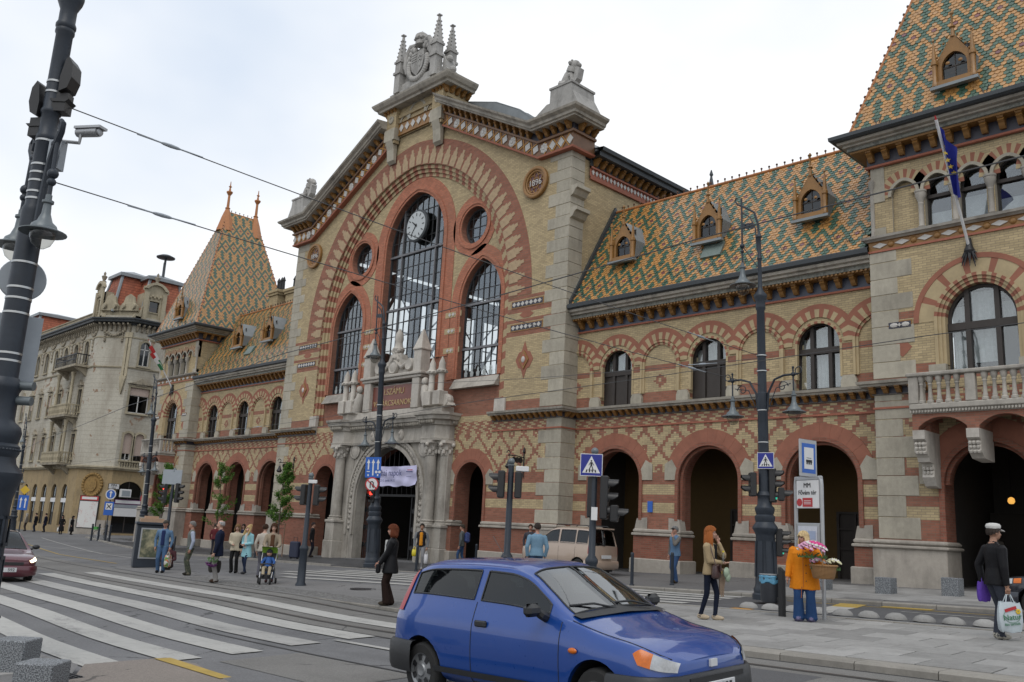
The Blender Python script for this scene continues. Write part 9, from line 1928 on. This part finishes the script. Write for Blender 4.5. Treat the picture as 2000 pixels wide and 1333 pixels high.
for k in range(5):sc_.tube([(0.14+0.012*k,0.10+0.028*k,0.92),(0.17+0.01*k,0.13+0.03*k,0.75),(0.16,0.15+0.045*k,0.6),(0.14+0.02*(k % 2),0.17+0.055*k,0.44-0.03*(k % 2))],[0.022,0.026,0.024,0.012],6)
sc_.build('scarf',cloth('beige_scarf',(0.36,0.27,0.20)),p['root'],True)
b=MB();b.lathe([(0.03,0),(0.032,0.02),(0.032,0.13),(0.014,0.17),(0.014,0.19)],(0,0,0),12,0);hw=world(p,(0.27,-0.02,1.04));t=thing('water_bottle','clear bottle with yellow cap held by the red-haired woman','bottle',hw);b.build('bottle',glassm('bottle_plastic',(0.8,0.85,0.85),0.1),t,True);b=MB();b.lathe([(0.017,0.185),(0.017,0.215)],(0,0,0),10);b.build('bottle_cap',plain('yellow_cap',(0.6,0.5,0.02),0.4),t)
hw=world(p,(0.3,0.08,0.86));b=MB();b.ball((0,0,0),(0.05,0.09,0.1),12,8);b.ball((0.01,0.03,-0.08),(0.045,0.07,0.09),10,6);tag(b.build('folded_bag',plain('pale_green_plastic',(0.30,0.38,0.28),0.45,vary=0.3,sc=16),None,True,hw),'crumpled pale green bag in the red-haired woman\'s hand','bag')
# flower seller
m_orange=cloth('orange_jacket',(0.62,0.20,0.012),10,0.16,0.6)
p=person('stout blonde flower seller in bright orange jacket and blue jeans',(28.65,-11.72),CAMF-0.32,1.60,m_orange,cloth('wide_jeans',(0.025,0.06,0.15)),(0.14,0.13,0.22),(0.60,0.46,0.25),'fringe',1,0.62,1.52,1.42,0.035,1.5,L=(0.32,0.24,1.08),R=(0.12,-0.32,0.82),headyaw=-0.75,fl=(0.02,0.12),fr=(0.03,-0.12),voxel=0.012,coatflare=0.02)
b=MB();b.tube([(0.19,0.0,1.36),(0.225,0.0,1.1),(0.235,0.0,0.9),(0.225,0,0.6)],0.006,5);b.tube([(0.23,-0.03,0.62),(0.235,-0.04,0.42)],0.006,4);b.build('zip',plain('dark_orange_zip',(0.35,0.09,0.01),0.5),p['root'])
for k in range(5):b=MB();b.ball((0.215,0.05,0.72+k*0.14),0.012,6,4);b.build('button',m_cardark,p['root'])
hw=world(p,(0.40,0.18,1.18));bouquet('big bouquet of pink and white flowers held by the flower seller',hw,[m_pink,m_lpink,m_pink,m_wpet,m_lpink,m_pink,m_lpink,m_wpet],0.25,70,0.16)
hw=world(p,(0.30,0.36,0.78));t=thing('wicker_basket','round wicker basket hanging on the flower seller\'s arm','basket',hw,0.4)
M=Mat('wicker',(0.36,0.19,0.07),0.6);x,y,z=M.pos(True);ang=M.new('ShaderNodeMath');ang.operation='ARCTAN2';M.link(y,ang.inputs[0]);M.link(x,ang.inputs[1]);au=N(M.nt,ang.outputs[0])*9.0;rw=z/0.022;wv=((au+rw.floor()).fract()-0.5).abs()*2.0;fz=(rw.fract()-0.5).abs()*2.0
M.base(M.mix((wv*0.5+fz*0.6).clamp(),(0.46,0.26,0.10),(0.14,0.06,0.02)));M.bump(1.0-(wv*0.5+fz*0.5),0.012,0.9);m_wick=M.m
b=MB();b.lathe([(0.02,0),(0.17,0.005),(0.19,0.03),(0.235,0.22),(0.25,0.225),(0.255,0.245),(0.24,0.255),(0.215,0.23),(0.18,0.05),(0.02,0.04)],(0,0,0),36);b.build('basket_body',m_wick,t,True);b=MB();b.tube([(0.0,0.245*cos(a),0.24+0.26*sin(a)) for a in [pi*i/12 for i in range(13)]],0.013,6);b.build('handle',m_wick,t,True)
bouquet('pale pink flowers lying in the wicker basket',hw+Vector((-0.08,-0.08,0.2)),[m_lpink,m_wpet,m_lpink],0.12,18,0.1,False);bouquet('cream flowers spilling over the side of the wicker basket',hw+Vector((0.13,0.12,0.2)),[m_cpet,m_cpet,m_wpet],0.12,18,0.1,False)
# man in white cap
p=person('man in black leather jacket and white cap at the right edge',(31.95,-11.88),RIGHT+0.05,1.74,m_blackleather,cloth('grey_blue_trousers',(0.045,0.05,0.065)),(0.36,0.34,0.29),(0.05,0.04,0.035),'short',2,0.82,1.12,1.12,0.01,1.25,R=(0.02,-0.27,0.83),L=(-0.05,0.27,0.86),voxel=0.012,fl=(0.06,0.08),fr=(0.0,-0.08),lean=0.02)
b=MB();n=22;vs=[]                                # flat baker-boy cap
for r_,z_ in ((0.101,0.03),(0.103,0.06),(0.116,0.085),(0.117,0.105),(0.1,0.135),(0.05,0.148),(0.01,0.15)):
    for j in range(n):a=2*pi*j/n;vs.append(p['hp'](-0.012+r_*cos(a),r_*0.86*sin(a),z_))
b.add(vs,[(i*n+j,i*n+(j+1) % n,(i+1)*n+(j+1) % n,(i+1)*n+j) for i in range(6) for j in range(n)]);P=[(0.07,-0.075),(0.13,-0.062),(0.16,-0.03),(0.17,0),(0.16,0.03),(0.13,0.062),(0.07,0.075)];b.add([p['hp'](x,y,0.042-(x-0.07)*0.25) for x,y in P]+[p['hp'](x,y,0.052-(x-0.07)*0.25) for x,y in P],[tuple(range(7)),tuple(range(13,6,-1))]+[(i,i+1,8+i,7+i) for i in range(6)]);b.build('cap',cloth('white_cap',(0.55,0.54,0.52)),p['root'],True)
m_palebag=plain('pale_blue_white_plastic',(0.46,0.52,0.55),0.35,vary=0.12,sc=9,bump=0.01);t=carrier('large white printed plastic bag held by the man in the white cap',p,-1,(0.36,0.13,0.44),m_palebag)
m_grn=plain('green_print',(0.03,0.16,0.07),0.5)
for tx,sz,z_,mm_ in (('Natur',0.12,0.22,m_grn),('Bio termék',0.055,0.12,m_grn)):obj('lettering',text_mesh(tx,sz,0.002,mm_),t,(0.0,-0.078,z_),(pi/2,-0.12,0))
b=MB();b.obox((-0.02,-0.074,0.34),(0.09,0,0.03),(0,0.003,0),(-0.006,0,0.022));b.build('red_label',m_nored,t);b=MB();[b.ball((0.1+0.025*cos(k*pi/3),-0.074,0.31+0.025*sin(k*pi/3)),(0.018,0.004,0.018),6,4) for k in range(6)];b.build('yellow_flower_print',plain('yellow_print',(0.6,0.4,0.02),0.5),t)
b=MB();b.tube([(0.13*cos(a),-0.073,0.24+0.10*sin(a)) for a in [2*pi*i/20 for i in range(21)]],0.003,4);b.build('oval_print',m_grn,t)
carrier('purple cloth bag on the far side of the man in the white cap',p,1,(0.2,0.1,0.3),cloth('violet_bag',(0.12,0.06,0.36)),drop=-0.2)
# background people
for lb,ps,fc_,H_,tp,lg,hr,stl in (
    ('woman in cream coat standing in the right tower entrance',(29.3,1.7),CAMF,1.66,(0.36,0.33,0.28),(0.02,0.02,0.02),(0.06,0.04,0.03),'bob'),('person in dark coat inside the right tower entrance',(27.6,2.3),CAMF,1.7,(0.10,0.09,0.08),(0.03,0.05,0.09),(0.05,0.03,0.02),'bob'),
    ('dark-clad man leaning at the arch left of the portal',(-4.3,-1.6),RIGHT,1.78,(0.02,0.02,0.022),(0.02,0.02,0.03),(0.04,0.03,0.03),'short'),('woman with dark coat facing the man by the left portal arch',(-4.0,-2.2),LEFT,1.7,(0.03,0.03,0.04),(0.025,0.035,0.07),(0.12,0.06,0.03),'long'),
    ('woman in navy jacket and white scarf by the left arcade',(-9.0,-3.05),CAMF,1.66,(0.02,0.025,0.05),(0.03,0.03,0.04),(0.04,0.03,0.025),'bob'),('person in maroon top behind the camouflage trousers man',(-10.4,-4.0),AWAY,1.68,(0.11,0.025,0.03),(0.04,0.04,0.05),(0.06,0.05,0.04),'short'),
    ('nun in black habit carrying a white bag near the corner house',(-48.4,0.3),CAMF,1.66,(0.012,0.012,0.013),(0.012,0.012,0.013),(0.012,0.012,0.013),'bob'),('second person in long black coat beside the nun',(-47.6,0.9),RIGHT,1.64,(0.012,0.012,0.013),(0.012,0.012,0.013),(0.012,0.012,0.013),'bob'),
    ('white-haired person at far left before the shop doors',(-58.2,0.2),LEFT,1.66,(0.30,0.27,0.24),(0.06,0.05,0.05),(0.4,0.38,0.35),'bob'),('man in dark coat at far left before the shop doors',(-56.4,0.5),LEFT,1.75,(0.02,0.022,0.03),(0.03,0.04,0.07),(0.03,0.025,0.02),'short'),('man in navy coat behind the others at far left',(-55.2,1.0),LEFT,1.76,(0.02,0.025,0.05),(0.03,0.03,0.04),(0.03,0.025,0.02),'short')):
    cx_='nun' in lb;q=person(lb,ps,fc_,H_,tp,lg,hair=hr,style=stl,voxel=0.026,hand=False,hem=0.3 if cx_ else (0.6 if 'coat' in lb else 0.86),coatflare=0.06 if cx_ else 0.0,bulk=1.1 if cx_ else 1.0)
    if lb.startswith('nun'):carrier('white bag carried by the nun',q,-1,(0.26,0.14,0.34),m_signw)
# suitcase by the wall
t=thing('suitcase','upright dark blue suitcase standing by the left portal arch','suitcase',G3(-2.9,-3.4),0.3);b=MB();b.bbox(-0.28,0.28,-0.14,0.14,0.05,0.85,0.05);b.build('case',plain('navy_fabric_case',(0.015,0.02,0.045),0.6),t,True);b=MB();b.tube([(-0.12,0,0.85),(-0.12,0,1.05),(0.12,0,1.05),(0.12,0,0.85)],0.014,6);b.build('handle',m_cardark,t)
for x in (-0.22,0.22):b=MB();b.lathe([(0.02,-0.03),(0.05,-0.03),(0.05,0.03),(0.02,0.03)],(x,0,0.05),12,ax='y');b.build('wheel',m_cardark,t)
flush_people()
# ------------------------------------------------------------ young street trees
def leafm(name,col):
    M=Mat(name,col,0.6,spec=0.3);M.pos(True);a=M.noise(5,3);M.base(M.scale(M.mix(0.0,col,col),(a-0.5)*0.9+1.0));M.b.inputs['Transmission Weight'].default_value=0.0
    tr=M.new('ShaderNodeBsdfTranslucent');tr.inputs['Color'].default_value=(col[0]*1.2,col[1]*1.3,col[2],1);mx=M.new('ShaderNodeMixShader');mx.inputs[0].default_value=0.3;M.link(M.b.outputs[0],mx.inputs[1]);M.link(tr.outputs[0],mx.inputs[2]);M.link(mx.outputs[0],M.nt.nodes['Material Output'].inputs[0]);return M.m
m_leaves=[leafm('spring_leaf',(0.075,0.17,0.025)),leafm('dark_leaf',(0.04,0.10,0.018)),leafm('young_leaf',(0.13,0.23,0.04))];m_bark=plain('grey_bark',(0.12,0.095,0.075),0.9,vary=0.4,sc=14,bump=0.02);m_stake=plain('wooden_stake',(0.16,0.10,0.065),0.8)
def street_tree(label,x,y,h,z0,w,nleaf,seed,guard=True,dense=1.0):
    rd=random.Random(seed);t=thing('street_tree',label,'tree',G3(x,y),0,'young trees before the hall');b=MB();P=[Vector((0,0,0))]
    for k in range(1,9):P.append(Vector((rd.uniform(-0.04,0.04),rd.uniform(-0.04,0.04),h*0.96*k/8)))
    b.tube(P,[0.055*(1-0.85*k/8) for k in range(9)],8);tips=[]
    for k in range(26):
        q=rd.random()**0.8;z=z0+(h-z0)*q*0.92;a=rd.uniform(0,2*pi);L_=w*(1-0.55*q)*rd.uniform(0.5,1.05);z_s=max(1.0,z-L_*0.7);s_=Vector((0,0,z_s));e=Vector((cos(a)*L_,sin(a)*L_,z+rd.uniform(0,0.25)));m_=s_.lerp(e,0.5)+Vector((0,0,-0.05));b.tube([s_,m_,e],[0.018,0.011,0.004],5);tips+=[(s_.lerp(e,f),f) for f in (0.45,0.65,0.85,1.0)]
    b.build('trunk',m_bark,t,True);c=MB()
    for k in range(nleaf):
        p,f=tips[rd.randrange(len(tips))];d=Vector((rd.gauss(0,1),rd.gauss(0,1),rd.gauss(0,1))).normalized()*rd.random()**0.6*0.2*dense;p=p+d
        n=Vector((rd.gauss(0,1),rd.gauss(0,1),rd.gauss(0.6,1))).normalized();u=n.cross(Vector((rd.gauss(0,1),rd.gauss(0,1),rd.gauss(0,1)))).normalized();v=n.cross(u);s_=rd.uniform(0.035,0.065)
        c.add([p-u*s_,p-v*s_*0.55+n*s_*0.15,p+u*s_*1.1,p+v*s_*0.55+n*s_*0.15],[(0,1,2,3)],rd.choice((0,0,1,2)))
    tag(c.build('crown',m_leaves,t),kind='stuff')
    if guard:
        for q in (-0.45,0.45):b=MB();b.tube([(q,0.1,0),(q,0.1,1.75)],0.035,6);b.build('stake',m_stake,t)
        b=MB();b.tube([(-0.5,0.1,1.7),(0.5,0.1,1.7)],0.03,6);b.build('stake_rail',m_stake,t);b=MB();b.tube([(-0.45,0.1,1.5),(0,0.02,1.45),(0.45,0.1,1.5)],0.012,5);b.build('tie',m_rubber,t)
street_tree('slim bright green young tree by the left lamp post',-17.6,-4.0,5.4,2.3,0.9,6000,3);street_tree('sparse young tree with gaps before the left arcade',-13.2,-2.6,5.5,1.9,1.1,2400,5,dense=0.9);street_tree('dense young tree just left of the portal',-6.4,-2.4,5.3,2.0,0.85,5500,9,dense=1.0)
